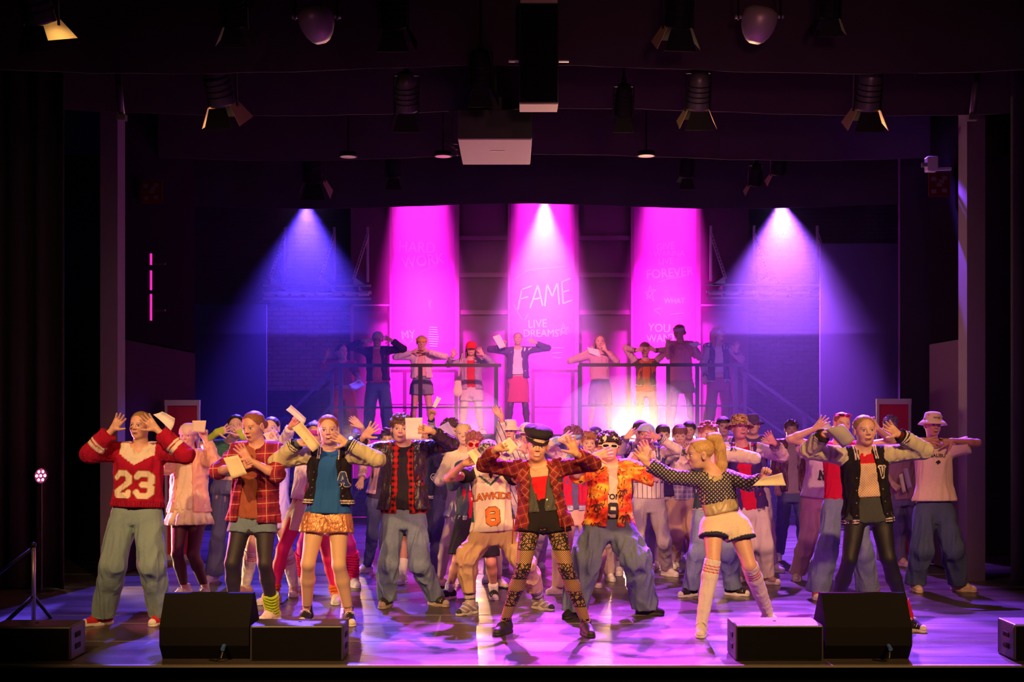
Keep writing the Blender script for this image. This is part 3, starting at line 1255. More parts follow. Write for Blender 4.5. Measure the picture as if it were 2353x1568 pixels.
BLOCK = {'2': [[(0, .8), (.15, 1), (.5, 1), (.65, .85), (.65, .6), (.05, .15), (.05, 0), (.65, 0), (.65, .14)]],
         '3': [[(0, .85), (.12, 1), (.5, 1), (.65, .87), (.65, .62), (.5, .5), (.25, .5)], [(.5, .5), (.65, .38), (.65, .13), (.5, 0), (.12, 0), (0, .15)]],
         '8': [[(.15, .5), (0, .62), (0, .87), (.15, 1), (.5, 1), (.65, .87), (.65, .62), (.5, .5), (.15, .5), (0, .38), (0, .13), (.15, 0), (.5, 0), (.65, .13), (.65, .38), (.5, .5)]],
         '9': [[(.65, .5), (.12, .5), (0, .6), (0, .88), (.12, 1), (.53, 1), (.65, .88), (.65, .12), (.53, 0), (0, 0), (0, .14)]],
         'A': [[(-.02, 0), (.25, 1), (.45, 1), (.72, 0)], [(.12, .33), (.58, .33)], [(-.1, 0), (.1, 0)], [(.6, 0), (.82, 0)]],
         'V': [[(0, 1), (.32, 0), (.62, 1)], [(-.1, 1), (.12, 1)], [(.5, 1), (.74, 1)]],
         'N': [[(.05, 0), (.05, 1), (.6, 0), (.6, 1)], [(-.05, 0), (.17, 0)], [(.48, 1), (.72, 1)]],
         'L': [[(.1, 1), (.1, 0), (.6, 0), (.6, .2)], [(0, 1), (.22, 1)], [(0, 0), (.2, 0)]],
         'E': [[(.6, .8), (.6, 1), (.1, 1), (.1, 0), (.6, 0), (.6, .2)], [(.1, .5), (.45, .5)]],
         'star': [[(math.sin(2 * PI * 2 * i / 5) * .5 + .3, math.cos(2 * PI * 2 * i / 5) * .5 + .5) for i in range(6)]]}


def build_person(s):
    """s: one dancer, joints given as pixels of the photograph at the dancer's own distance"""
    D = s['D']
    fl = s.get('fl', 0.0)
    hv, hh, hb, hcl = DETAIL[s.get('det', 'mid')]
    cx, top, chin = s['h'][:3]
    yaw, pitch, roll = [math.radians(a) for a in (tuple(s['h'][3:]) + (0, 0, 0))[:3]]
    ht = (chin - top) * D / F_PX
    q = float(np.clip(ht / .215, .86, 1.05)) * s.get('hq', 1)
    chinw = W(cx, chin, D)
    H = W(cx, top, D)[2] - fl
    S = s.get('S', float(np.clip(H / 1.62, .86, 1.06)))
    # head frame
    Fh = np.array([math.sin(yaw) * math.cos(pitch), -math.cos(yaw) * math.cos(pitch), -math.sin(pitch)])
    U0 = np.array([math.sin(yaw) * math.sin(pitch), -math.cos(yaw) * math.sin(pitch), math.cos(pitch)])
    Uh = rot_about(U0, Fh, -roll)
    Rh = unit(np.cross(Uh, Fh))
    Mh = np.stack([Rh, Uh, Fh])
    hc = chinw + np.array([0, 0, .103 * q]) + np.array([0, -.01, 0])
    T = T_fn(hc, Mh, q)
    # joints
    if 'sh' in s:
        shl, shr = W(*s['sh'][0], D), W(*s['sh'][1], D)
    else:
        c = chinw + np.array([0, .03, -.075 * S])
        shl, shr = c - np.array([.150 * S, 0, 0]), c + np.array([.150 * S, 0, 0])
    tw = s.get('tw', 0)
    shl[1] += .02 + tw
    shr[1] += .02 - tw
    smid = (shl + shr) / 2
    hz = fl + .53 * H if 'hip' not in s else None
    if 'hip' in s:
        hl, hr = W(*s['hip'][0], D), W(*s['hip'][1], D)
        m = (hl + hr) / 2
        r = unit(hr - hl)
        hl, hr = m - r * .085 * S, m + r * .085 * S
    else:
        hx = smid[0] if 'hx' not in s else W(s['hx'], 0, D)[0]
        hl, hr = np.array([hx - .085 * S, D + .01, hz]), np.array([hx + .085 * S, D + .01, hz])
    pel = (hl + hr) / 2
    U = unit(smid - pel)
    R = unit((shr - shl) - U * ((shr - shl) @ U))
    F = unit(np.cross(R, U))
    Lt = float(np.linalg.norm(smid - pel))
    TF = dict(o=pel, R=R, U=U, F=F, Lt=Lt)
    # feet and legs
    ft = s.get('ft')
    legs = []
    for i, sgn in ((0, -1), (1, 1)):
        hp = (hl, hr)[i]
        if ft and ft[i]:
            x, sole = ft[i][:2]
            dr = math.radians(ft[i][2] if len(ft[i]) > 2 else sgn * 25)
            Df = (CAM_Z - fl) * F_PX / (sole - HOR) if fl == 0 else D
            Df = float(np.clip(Df, D - .45, D + .45))
            ank = np.array([(x - CX) * Df / F_PX, Df + .04, fl + .085])
        else:
            dr = math.radians(sgn * 22)
            ank = np.array([hp[0] + sgn * .07 * S, D + .03, fl + .085])
        if 'kn' in s and s['kn'][i]:
            kn = W(*s['kn'][i], (hp[1] + ank[1]) / 2 - .05)
        else:
            kn = (hp * .5 + ank * .5) + np.array([0, -.05, 0])
        l0 = .43 * S
        dxy = np.linalg.norm((kn - hp)[[0, 2]])
        if dxy < l0 and 'kn' in s:
            kn[1] = min(kn[1], hp[1] - min(math.sqrt(l0 * l0 - dxy * dxy), .10))
        legs.append((hp, kn, ank, dr, sgn))
    base = np.array([(legs[0][2][0] + legs[1][2][0]) / 2, D, fl])
    skin = np.array(s.get('skin', SKIN)) * np.array([.88, .80, .74])
    # arms
    arms = []
    for key, sh, sgn in (('L', shl, -1), ('R', shr, 1)):
        a = s.get(key)
        o = {}
        if a is None:
            e = sh + np.array([sgn * .06, -.0, -.27]) * S
            w = e + np.array([sgn * .01, -.09, -.22]) * S
            tip = w + np.array([0, -.03, -.1])
            o = dict(pose='relax', n=(-sgn, 0, 0))
        else:
            if len(a) > 3:
                o = a[3]
            lu, lf = .265 * S, .235 * S
            e = W(*a[0], D)
            d = np.linalg.norm((e - sh)[[0, 2]])
            e[1] = sh[1] - o.get('es', 1) * min(math.sqrt(max(lu * lu - d * d, 0)), .19) - .01
            e = W(*a[0], e[1])
            w = W(*a[1], e[1])
            d = np.linalg.norm((w - e)[[0, 2]])
            wy = e[1] - o.get('ws', 1) * min(math.sqrt(max(lf * lf - d * d, 0)), .16) - .005
            hd = math.hypot(a[1][0] - cx, a[1][1] - (top + chin) / 2) * D / F_PX
            if hd < .19 and o.get('ws', 1) > 0:
                wy = min(wy, hc[1] - .13)
            w = W(*a[1], wy)
            tip = W(*a[2], wy - .015)
        arms.append((sh, e, w, tip, o, sgn))
    # ---- body
    P = head_prims(T, Mh, q)
    nb = smid + U * .045 * S
    P.append(rc(T(0, -.045, -.022), nb + F * .0, .0475 * S, .050 * S, tag=1, k=.03))
    P.append(rc(nb, smid + U * .005, .055 * S, .06 * S, tag=1, k=.04))
    us = [-.10, 0, .2, .45, .7, .88, .98, 1.05]
    st = [((u + .10) / 1.15, np.interp(u, PU, PW) * S * (.93 if u < .9 else 1), np.interp(u, PU, PD) * S * (.90 if u < .9 else 1)) for u in us]
    P.append(lo(pel - U * .10 * Lt, pel + U * 1.05 * Lt, R, F, st, .03, tag=1, k=.03))
    for sh, e, w, tip, o, sgn in arms:
        P.append(rc(smid + (sh - smid) * .45 + U * .01, sh, .05 * S, .048 * S, tag=1, k=.03))
        P.append(rc(sh, e, .043 * S, .034 * S, tag=2 if sgn < 0 else 4, k=.02))
        mid = e + (w - e) * .3
        P.append(rc(e, mid, .034 * S, .035 * S, tag=3 if sgn < 0 else 5, k=.015))
        P.append(rc(mid, w, .035 * S, .0225 * S, tag=3 if sgn < 0 else 5, k=.015))
    for hp, kn, ank, dr, sgn in legs:
        P.append(rc(hp + (kn - hp) * .08, kn, .078 * S, .050 * S, tag=6, k=.03))
        cal = kn + (ank - kn) * .33 + np.array([0, .015, 0])
        P.append(rc(kn, cal, .049 * S, .052 * S, tag=7, k=.02))
        P.append(rc(cal, ank + np.array([0, 0, .02]), .052 * S, .031 * S, tag=7, k=.02))
        fd = np.array([math.sin(dr), -math.cos(dr), 0])
        P.append(rc(ank - fd * .01 - np.array([0, 0, .02]), ank + fd * .10 - np.array([0, 0, .055]), .024 * S, .014 * S, tag=8, k=.02))
    fine = [(hc - np.array([.13, .15, .125]) * q, hc + np.array([.13, .15, .135]) * q, hv)]
    grips = []
    for sh, e, w, tip, o, sgn in arms:
        u = unit(tip - w)
        n = np.array(o.get('n', (0, -1, .05)), float)
        if o.get('back'):
            n = -n
        side = 1 if sgn < 0 else -1
        if o.get('flip'):
            side = -side
        hp_, a2, t_, n_, u_ = hand_prims(w, u, n, side, .93 * S * s.get('hs', 1), o.get('pose', 'open'))
        P += hp_
        bb = [p.bbox() for p in hp_]
        fine.append((np.min([b[0] for b in bb], 0) - .012, np.max([b[1] for b in bb], 0) + .012, hh))
        grips.append(dict(w=w, u=u_, n=n_, t=t_, thumb=a2))
    V, Fc = surf(P, hb, fine)
    C = np.tile(skin, (len(V), 1))
    hm = nearest(P, V)[0] == 10
    Ch = C[hm]
    paint_head(V[hm], Ch, hc, Mh, q, skin, np.array(s.get('brow', np.array(s.get('hair', ('short', (.12, .06, .03)))[1]) * .6)), s.get('mouth', 'closed'),
               s.get('eye', (.05, .03, .02)), s.get('lip', tuple(skin * np.array([.85, .5, .5]))))
    C[hm] = Ch
    if 'paint' in s:
        s['paint'](V, C)
    root = mesh_np('person', V, Fc, fabric('skin'), None, base, C)
    root.location = base
    tag(root, s['label'], 'person', s.get('group'))
    cl = s['cl']

    # ---- garments
    def gp(u0, u1, inf, flare=0.0, extra=None):
        us = np.linspace(u0, u1, 12)
        st = []
        for u in us:
            f = inf * (1 if u < .9 else max(.35, 1 - (u - .9) * 3.2))
            fl_ = flare * max(0, (.45 - u)) / max(.45 - u0, .01)
            w = np.interp(u, PU, PW) * S + f + fl_
            if u < .75 and u > -.05:      # cloth hangs over the waist
                w = max(w, (.118 + .018) * S + inf + fl_)
            st.append(((u - u0) / (u1 - u0), w, np.interp(u, PU, PD) * S + f * .9 + fl_ * .7))
        return lo(pel + U * u0 * Lt, pel + U * u1 * Lt, R, F, st, .012, tag=1, k=.02)

    def hem_u(py):
        p = W(pel[0] * F_PX / D + CX, py, D)
        return float((p - pel) @ U / Lt)

    def sleeves(r0, r1, inf_sh, frac=2.0, rc_=None, only=None):
        out = []
        for sh, e, w, tip, o, sgn in arms:
            if only is not None and sgn != only:
                continue
            ta = 2 if sgn < 0 else 4
            out.append(rc(smid + (sh - smid) * .5 + U * .012, sh, .053 * S + inf_sh * .7, .050 * S + inf_sh, tag=1, k=.03))
            if frac <= 1:
                end = sh + (e - sh) * frac
                out.append(rc(sh, end, r0, r0 * 1.05, tag=ta, k=.02, cuts=[(end, unit(e - sh))]))
            else:
                out.append(rc(sh, e, r0, (r0 + r1) / 2, tag=ta, k=.02))
                end = e + (w - e) * (frac - 1)
                out.append(rc(e, end, (r0 + r1) / 2, r1, tag=ta + 1, k=.02, cuts=[(end, unit(w - e))]))
        return out

    info = dict(root=root, T=T, Mh=Mh, hc=hc, q=q, S=S, D=D, base=base, TF=TF, arms=arms, grips=grips, pel=pel, legs=legs, gar={})

    has_jacket = any(g['k'] == 'jacket' for g in cl)

    def garment(g):
        kind = g['k']
        col = g.get('c', (.5, .5, .5))
        mat = g.get('mat') or fabric(g.get('fab', 'cloth'))
        nm = g['n']
        if kind == 'top':
            inf = g.get('inf', .018)
            u0 = hem_u(g['hem']) if 'hem' in g else g.get('u0', -.12)
            pr = [gp(u0, g.get('u1', 1.09), inf, g.get('flare', 0.0))]
            fr = g.get('sl', .45)
            if has_jacket and fr > 0:
                fr = min(fr, .3)
            if fr > 0:
                pr += sleeves(.048 * S if has_jacket else g.get('r0', .052 * S + inf * .6), g.get('r1', .033 * S + inf * .3), inf * .6, fr)
            else:
                for sh, e, w, tip, o, sgn in arms:
                    pr.append(rc(smid + (sh - smid) * .5 + U * .012, smid + (sh - smid) * .8 + U * .01, .05 * S + inf * .5, tag=1, k=.03))
            V0 = g.get('neck', .075)
            pr.append(el(nb + F * .035 + U * .03, (V0 * S, V0 * S * .8, .08 * S), np.stack([R, U, F]), k=.006, op='-'))
            if g.get('vneck'):
                pr.append(rc(nb + F * .07, nb + F * .10 - U * g['vneck'], .045, .008, op='-', k=.004))
            o, f = cloth(nm, pr, hcl, mat, root, base, g.get('cf'), col, g.get('wr', (.09, .005)), TF, g.get('disp'))
        elif kind == 'jacket':
            inf = g.get('inf', .026)
            u0 = hem_u(g['hem']) if 'hem' in g else g.get('u0', -.15)
            pr = [gp(u0, 1.1, inf, g.get('flare', .01))]
            fr = g.get('sl', 1.97)
            if fr > 0:
                pr += sleeves(g.get('r0', .060 * S), g.get('r1', .043 * S), inf * .55, fr)
            wb, wt = g.get('open', (.07, .045))
            sl = Prim('sl', a=pel + U * (u0 - .1) * Lt, b=pel + U * 1.2 * Lt, R=R, U=U, F=F, x0=g.get('x0', 0), st=[(0, wb), (.55, (wb + wt) / 2), (1, wt)], op='-', k=.01)
            sl.bbox = lambda: (pel - .5, smid + .5)
            pr.append(sl)
            pr.append(el(nb + F * .045 + U * .025, (.062 * S, .07 * S, .08 * S), np.stack([R, U, F]), k=.006, op='-'))
            cf = g.get('cf')
            if cf is None:
                slc, cuf, strp = g.get('sleeve', col), g.get('cuff'), g.get('stripe')
                rib = g.get('rib')

                def cf(C, tg, t, X):
                    m = np.isin(tg, (2, 3, 4, 5))
                    C[m] = slc
                    fo = np.isin(tg, (3, 5))
                    if cuf is not None:
                        C[fo & (t > .80)] = cuf
                    if strp is not None:
                        C[fo & (((t > .83) & (t < .865)) | ((t > .90) & (t < .935)))] = strp
                    if rib is not None:
                        z = X[:, 1]
                        lo_z = u0 * Lt
                        b = (tg == 1) & (z < lo_z + .05)
                        C[b] = rib
                        if strp is not None:
                            C[b & (((z > lo_z + .012) & (z < lo_z + .02)) | ((z > lo_z + .030) & (z < lo_z + .038)))] = strp
                            dn = np.abs(X[:, 0])
                            cc = (tg == 1) & (z > Lt * .93) & (dn < .085 * S)
                            C[cc] = rib
                            C[cc & (((dn > .060 * S) & (dn < .068 * S)) | ((dn > .076 * S) & (dn < .084 * S)))] = strp
                    return C
            o, f = cloth(nm, pr, min(hcl, .0055) if s.get('det') == 'front' and g.get('rib') else hcl, mat, root, base, cf, col, g.get('wr', (.10, .007)), TF, g.get('disp'))
            if g.get('snaps'):
                for sgn in (-1, 1):
                    for i in range(4):
                        z = u0 * Lt + .07 + i * (Lt * .9 - u0 * Lt - .1) / 4
                        tt = (z / Lt - (u0 - .1)) / (1.2 - u0 + .1)
                        ww = np.interp(tt, [0, .55, 1], [wb, (wb + wt) / 2, wt]) + .022
                        vv = [(sgn * ww + .006 * math.cos(a) , z + .006 * math.sin(a)) for a in np.linspace(0, 2 * PI, 9)[:-1]]
                        print_shape('snap_button', vv, [list(range(8))], TF, f, flat('snap_metal', (.75, .72, .65), .25, .8), o, base, .008)
        elif kind in ('pants', 'tights'):
            r0, r1, r2 = (tuple(g.get('r', (.092, .070, .060))) + (.06,))[:3]
            r0, r1, r2 = r0 * S, r1 * S, r2 * S
            wu = g.get('wu', .16)
            inf = g.get('inf', .010)
            pr = []
            hf = g.get('hf', 2.0)
            hemz = g.get('hemz')
            for hp, kn, ank, dr, sgn in legs:
                if hf <= 1:
                    end = hp + (kn - hp) * hf
                    n = unit(unit(kn - hp) + np.array([0, 0, -.6]))
                    pr.append(rc(hp + (kn - hp) * .05, end, r0, r1, tag=6 if sgn < 0 else 8, k=.035, cuts=[(end, n)]))
                else:
                    a = ank + np.array([0, .0, g.get('hz', -.02)])
                    end = kn + (a - kn) * (hf - 1)
                    pr.append(rc(hp + (kn - hp) * .05, kn, r0, r1, tag=6 if sgn < 0 else 8, k=.035))
                    ct = [(end, unit(unit(end - kn) + np.array([0, 0, -2.0])))]
                    cal = kn + (ank - kn) * .33 + np.array([0, .015, 0])
                    if kind == 'tights':
                        pr[-1] = rc(hp + (kn - hp) * .05, kn, .078 * S + inf, .050 * S + inf, tag=6 if sgn < 0 else 8, k=.03)
                        pr.append(rc(kn, cal, .049 * S + inf, .052 * S + inf, tag=7 if sgn < 0 else 9, k=.02))
                        pr.append(rc(cal, ank + np.array([0, 0, .0]), .052 * S + inf, .031 * S + inf, tag=7 if sgn < 0 else 9, k=.02, cuts=ct))
                    elif hf > 1.5:
                        rm = r1 + (r2 - r1) * .33
                        pr.append(rc(kn, cal, r1, max(rm, .052 * S + .006), tag=7 if sgn < 0 else 9, k=.03))
                        pr.append(rc(cal, end, max(rm, .052 * S + .006), r2, tag=7 if sgn < 0 else 9, k=.03, cuts=ct))
                    else:
                        pr.append(rc(kn, end, r1, r2, tag=7 if sgn < 0 else 9, k=.03, cuts=ct))
            ub = -.20 if hf > 1 else -.165
            us = np.linspace(ub, wu, 6)
            pf = .001 if kind == 'tights' else g.get('pf', .009)
            st = [((u - ub) / (wu - ub), np.interp(u, PU, PW) * S + pf, np.interp(u, PU, PD) * S + pf) for u in us]
            pr.append(lo(pel + U * ub * Lt, pel + U * wu * Lt, R, F, st, .02, tag=1, k=.03))
            o, f = cloth(nm, pr, hcl, mat, root, base, g.get('cf'), col, g.get('wr', (.13, .007, .4)), TF,
                         damp=lambda V: np.clip((.0 - ((V - pel) @ U) / Lt) / .15, .12, 1))
        elif kind == 'skirt':
            u0 = hem_u(g['hem'])
            u1 = g.get('u1', .2)
            us = np.linspace(u0, u1, 8)
            st = []
            for u in us:
                fl_ = g.get('flare', .07) * (u1 - u) / (u1 - u0)
                st.append(((u - u0) / (u1 - u0), np.interp(u, PU, PW) * S * .98 + .012 + fl_, np.interp(u, PU, PD) * S + .012 + fl_))
            pr = [lo(pel + U * u0 * Lt, pel + U * u1 * Lt, R, F, st, .012, tag=1, k=.02)]
            nf = g.get('folds', 11)

            def dsp(V):
                X = V - pel
                a = np.arctan2(X @ R, X @ F)
                z = (X @ U) / Lt
                return np.sin(a * nf + 1) * g.get('famp', .010) * np.clip((u1 - z) / (u1 - u0), 0, 1)
            o, f = cloth(nm, pr, hcl, mat, root, base, g.get('cf'), col, (.1, .003), TF, dsp)
        elif kind == 'leg':       # socks and warmers: from a to b as fractions of the shin (0 ankle, 1 knee)
            pr = []
            o = f = None
            for hp, kn, ank, dr, sgn in legs:
                if g.get('side') and g['side'] != sgn:
                    continue
                cal = kn + (ank - kn) * .33 + np.array([0, .015, 0])
                a0, a1 = g['a'], g['b']
                inf = g.get('inf', .006)

                def pt(x):
                    if x < .67:
                        return ank + (cal - ank) * (x / .67), (.031 + (.052 - .031) * x / .67) * S
                    if x <= 1:
                        return cal + (kn - cal) * ((x - .67) / .33), .0515 * S
                    return kn + (hp - kn) * (x - 1), (.050 + .028 * (x - 1)) * S
                xs = np.linspace(a0, a1, 5)
                pp = [pt(x) for x in xs]
                pr = [rc(pp[i][0], pp[i + 1][0], pp[i][1] + inf, pp[i + 1][1] + inf, tag=i, k=.01,
                         cuts=([(pp[-1][0], unit(kn - ank))] if i == 3 else [])) for i in range(4)]
                h3 = min(hcl, .006)
                ks = g.get('stripes')

                def cf(C, tg, t, X, ks=ks):
                    if ks:
                        v = (tg + t) / 4
                        for a_, b_ in ks[1]:
                            C[(v > a_) & (v < b_)] = ks[0]
                    return C
                dsp = None
                if g.get('ribs'):
                    dsp = lambda V: np.sin((V @ unit(kn - ank)) * 230 + 3 * np.sin(V[:, 0] * 30)) * .005
                o, f = cloth(nm, pr, h3, mat, root, base, cf, col, (.06, .002), None, dsp)
        return o, f

    for g in cl:
        o, f = garment(g)
        if o:
            info['gar'][g['n']] = (o, f)
    # ---- shoes
    sk = s.get('shoes', ('low', (.8, .78, .75), (.85, .82, .8)))
    for i, (hp, kn, ank, dr, sgn) in enumerate(legs):
        if sk[0] is None:
            break
        put_shoe(root, sk[0], sk[1], sk[2], (ank[0], ank[1] - .0, fl), dr, .98 * S, base)
    # ---- hair and hat
    hs = s.get('hair', ('short', (.12, .06, .03)))
    if hs and hs[0] != 'none':
        hp_ = hair_prims(hs[0], T, Mh, q)
        V, Fc = surf(hp_, max(.0034, hv * 1.3))
        N = vnormals(V, Fc)
        X = (V - hc) @ Mh.T
        ang = np.arctan2(X[:, 0], X[:, 2] + .02)
        am = {'curly': .004, 'messy': .003}.get(hs[0], .0016)
        if hs[0] == 'curly':
            d = wrinkle(V, .03, am)
        else:
            if hs[0] in ('tied', 'bun', 'lowbun'):
                ang = np.arctan2(X[:, 0], X[:, 1] + .03) * 1.3
                d = am * .35 * np.sin(ang * 95 + 1.2 * np.sin(X[:, 2] * 50)) + am * .5 * np.sin(ang * 17 + 2)
            else:
                d = am * np.sin(ang * 46 + 2 * np.sin(X[:, 1] * 60)) * np.clip((.11 - X[:, 1]) / .05, 0, 1)
        mesh_np('hair', V + N * d[:, None], Fc, fabric('hairtied' if hs[0] in ('tied', 'bun', 'lowbun') else 'hair'), root, base, np.tile(np.array(hs[1]), (len(V), 1)))
    if s.get('hat'):
        k = s['hat']
        info['hat'] = add_hat(k[0], root, T, Mh, hc, q, base, k[1], k[2] if len(k) > 2 else None)
    if s.get('glasses'):
        glasses(root, T, base, **s['glasses'])
    return info


def paper(corners, D, label, fold=.0, th=.0012, name='paper_sheet', col=(.80, .76, .70), n=7, bend=.03, cat='paper', dd=(0, 0, 0, 0)):
    """corners in pixels: four points round the sheet; dd: extra distance of each corner"""
    P = [W(x, y, D + d) for (x, y), d in zip(corners, dd)]
    nrm = unit(np.cross(P[1] - P[0], P[3] - P[0]))
    rows = []
    for i in range(n):
        u = i / (n - 1)
        row = []
        for j in range(n):
            v = j / (n - 1)
            p = P[0] * (1 - u) * (1 - v) + P[1] * u * (1 - v) + P[2] * u * v + P[3] * (1 - u) * v
            p = p + nrm * (bend * math.sin(PI * u) + bend * .4 * math.sin(PI * v * 1.5))
            row.append(p)
        rows.append(row)
    base = P[3]
    m = patterned('paper_%d' % int(col[2] * 100), lambda nt, co: _mix(nt, 0.0, col, col), .8, .1)
    o = MB().sheet(rows, th).build(name, m, None, True, base)
    tag(o, label, cat, 'sheets of paper held by the dancers')
    return o

# ------------------------------------------------------------------ the stage and the hall


def floor_mat():
    def f(nt, co):
        n = nd(nt, 'ShaderNodeTexNoise', i_Scale=1.3, i_Detail=6.0)
        nt.links.new(co, n.inputs['Vector'])
        return _mix(nt, n.outputs['Fac'], (.046, .037, .036), (.085, .068, .064))
    m = patterned('stage_vinyl', f, .30, .04)
    nt = m.node_tree
    b = nt.nodes['Principled BSDF']
    b.inputs['Specular IOR Level'].default_value = .55
    n = nd(nt, 'ShaderNodeTexNoise', i_Scale=2.2, i_Detail=8.0)
    mp = nd(nt, 'ShaderNodeMapping')
    mp.inputs['Scale'].default_value = (.35, 1.2, 1)
    tc = nd(nt, 'ShaderNodeTexCoord')
    nt.links.new(tc.outputs['Object'], mp.inputs['Vector'])
    nt.links.new(mp.outputs['Vector'], n.inputs['Vector'])
    r = nd(nt, 'ShaderNodeMapRange')
    r.inputs['From Min'].default_value = .3
    r.inputs['From Max'].default_value = .7
    r.inputs['To Min'].default_value = .20
    r.inputs['To Max'].default_value = .42
    nt.links.new(n.outputs['Fac'], r.inputs['Value'])
    nt.links.new(r.outputs['Result'], b.inputs['Roughness'])
    bp = [q for q in nt.nodes if q.type == 'BUMP'][0]
    bp.inputs['Distance'].default_value = .0004
    return m


def struct(name, mb, m, label=None):
    o = mb.build(name, m)
    tag(o, label, None, None, 'structure')
    return o


D0 = 8.5
struct('floor', MB().box((0, 15.6, -.05), (22, 14.2, .1)), floor_mat(), 'glossy dark vinyl stage floor')
struct('trim_1', MB().box((0, D0 - .02, -.006), (22, .035, .014)), flat('edge_metal', (.62, .55, .48), .3, .7), 'thin metal strip along the front edge of the stage')
struct('wall_front', MB().box((0, D0 + .05, -.62), (22, .1, 1.2)), flat('fascia_black', (.004, .004, .004), .9, spec=.05), 'black fascia under the stage edge')
# hall floor in front of the stage, below
struct('floor_hall', MB().box((0, 3.5, -1.25), (22, 13, .1)), flat('hall_floor', (.003, .003, .003), .9, spec=.05))


def brick(name, c1, c2, mortar, sc=1.0):
    key = ('pat', name)
    if key in MATS:
        return MATS[key]
    m, nt, b = _nt(name)
    b.inputs['Roughness'].default_value = .8
    tc = nd(nt, 'ShaderNodeTexCoord')
    s = nd(nt, 'ShaderNodeSeparateXYZ')
    nt.links.new(tc.outputs['Object'], s.inputs[0])
    cb = nd(nt, 'ShaderNodeCombineXYZ')
    nt.links.new(s.outputs[0], cb.inputs[0])
    nt.links.new(s.outputs[2], cb.inputs[1])
    br = nd(nt, 'ShaderNodeTexBrick', i_Scale=1.0 * sc)
    br.inputs['Color1'].default_value = (*c1, 1)
    br.inputs['Color2'].default_value = (*c2, 1)
    br.inputs['Mortar'].default_value = (*mortar, 1)
    br.inputs['Brick Width'].default_value = .22
    br.inputs['Row Height'].default_value = .07
    br.inputs['Mortar Size'].default_value = .010
    br.inputs['Bias'].default_value = 0
    nt.links.new(cb.outputs[0], br.inputs['Vector'])
    nt.links.new(br.outputs['Color'], b.inputs['Base Color'])
    n = nd(nt, 'ShaderNodeTexNoise', i_Scale=14.0, i_Detail=5.0)
    nt.links.new(tc.outputs['Object'], n.inputs['Vector'])
    ad = _math(nt, 'ADD', _math(nt, 'MULTIPLY', br.outputs['Fac'], -1.0), _math(nt, 'MULTIPLY', n.outputs['Fac'], 1.4))
    bp = nd(nt, 'ShaderNodeBump', i_Strength=1.0, i_Distance=.012)
    nt.links.new(ad, bp.inputs['Height'])
    nt.links.new(bp.outputs['Normal'], b.inputs['Normal'])
    MATS[key] = m
    return m


DB = 21.4
struct('wall_back', MB().box((0, DB + .1, 3.2), (19, .2, 8.6)), brick('back_brick', (.035, .03, .035), (.045, .036, .042), (.025, .02, .022)), 'dark brick back wall of the stage')
struct('ceiling', MB().box((0, 11, 7.5), (22, 24, .1)), flat('black_ceiling', (.008, .007, .008), .9))
struct('wall_left', MB().box((-9.0, 11, 3.1), (.1, 24, 9)), BLK)
struct('wall_right', MB().box((9.0, 11, 3.1), (.1, 24, 9)), BLK)
# lighter brick area of the back wall seen between the dark masking cloths
p0, p1 = W(612, 704, DB - .25), W(832, 898, DB - .25)
struct('wall_brick', MB().box(((p0[0] + p1[0]) / 2, DB - .12, (p0[2] + p1[2]) / 2), (p1[0] - p0[0], .22, p0[2] - p1[2])),
       brick('pale_brick', (.30, .28, .33), (.36, .34, .38), (.22, .2, .24)), 'paler painted brickwork at stage left of the platform')
# dark panelled back wall strips between the bright panels
DP = 20.9


def slab(x0, x1, y0, y1, d, th=.06):
    a, b = W(x0, y0, d), W(x1, y1, d)
    return MB().box(((a[0] + b[0]) / 2, d + th / 2, (a[2] + b[2]) / 2), (b[0] - a[0], th, a[2] - b[2]))


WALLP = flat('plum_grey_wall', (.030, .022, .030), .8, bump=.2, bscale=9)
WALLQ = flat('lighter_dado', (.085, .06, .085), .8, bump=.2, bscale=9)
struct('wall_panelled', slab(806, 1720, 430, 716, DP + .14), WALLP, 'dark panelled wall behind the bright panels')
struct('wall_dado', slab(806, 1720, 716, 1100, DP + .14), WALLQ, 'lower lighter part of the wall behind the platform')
for i, y in enumerate((545, 630, 716)):
    for x0, x1 in ((1052, 1170), (1326, 1450)):
        o = slab(x0, x1, y - 3, y + 7, DP + .06, .08).build('wall_rail', flat('wall_rail_dark', (.05, .035, .05), .6))
        tag(o, 'dark horizontal rail on the wall, %s of three, %s of the central lit panel' % (('topmost', 'middle', 'lowest')[i], 'left' if x0 < 1200 else 'right'), 'rail', 'horizontal wall rails')
# bright fabric columns
CLOTHP = flat('pink_column_cloth', (.74, .05, .68), .9, bump=.15, bscale=60)
CHALK = flat('chalk_writing', (.84, .50, .80), .9, emit=None)
CHALK2 = flat('chalk_writing_thin', (.80, .34, .76), .9)


def chalk(parent, items, xc, d):
    for txt, px, py, hpx, rot, mat in items:
        V, Fc = text2d(txt, hpx * 1.35 * d / F_PX, .006 if hpx > 40 else .0, 0, .62 if hpx > 40 else .9)
        me = bpy.data.meshes.new('chalk_lettering')
        c, s_ = math.cos(rot), math.sin(rot)
        w = W(px, py, d)
        vs = [(w[0] + x * c - y * s_, d + .0085, w[2] + x * s_ + y * c) for x, y in V]
        b = parent.location
        me.from_pydata([(v[0] - b[0], v[1] - b[1], v[2] - b[2]) for v in vs], [], Fc)
        me.materials.append(mat)
        o = bpy.data.objects.new('chalk_lettering', me)
        COL.objects.link(o)
        o.parent = parent


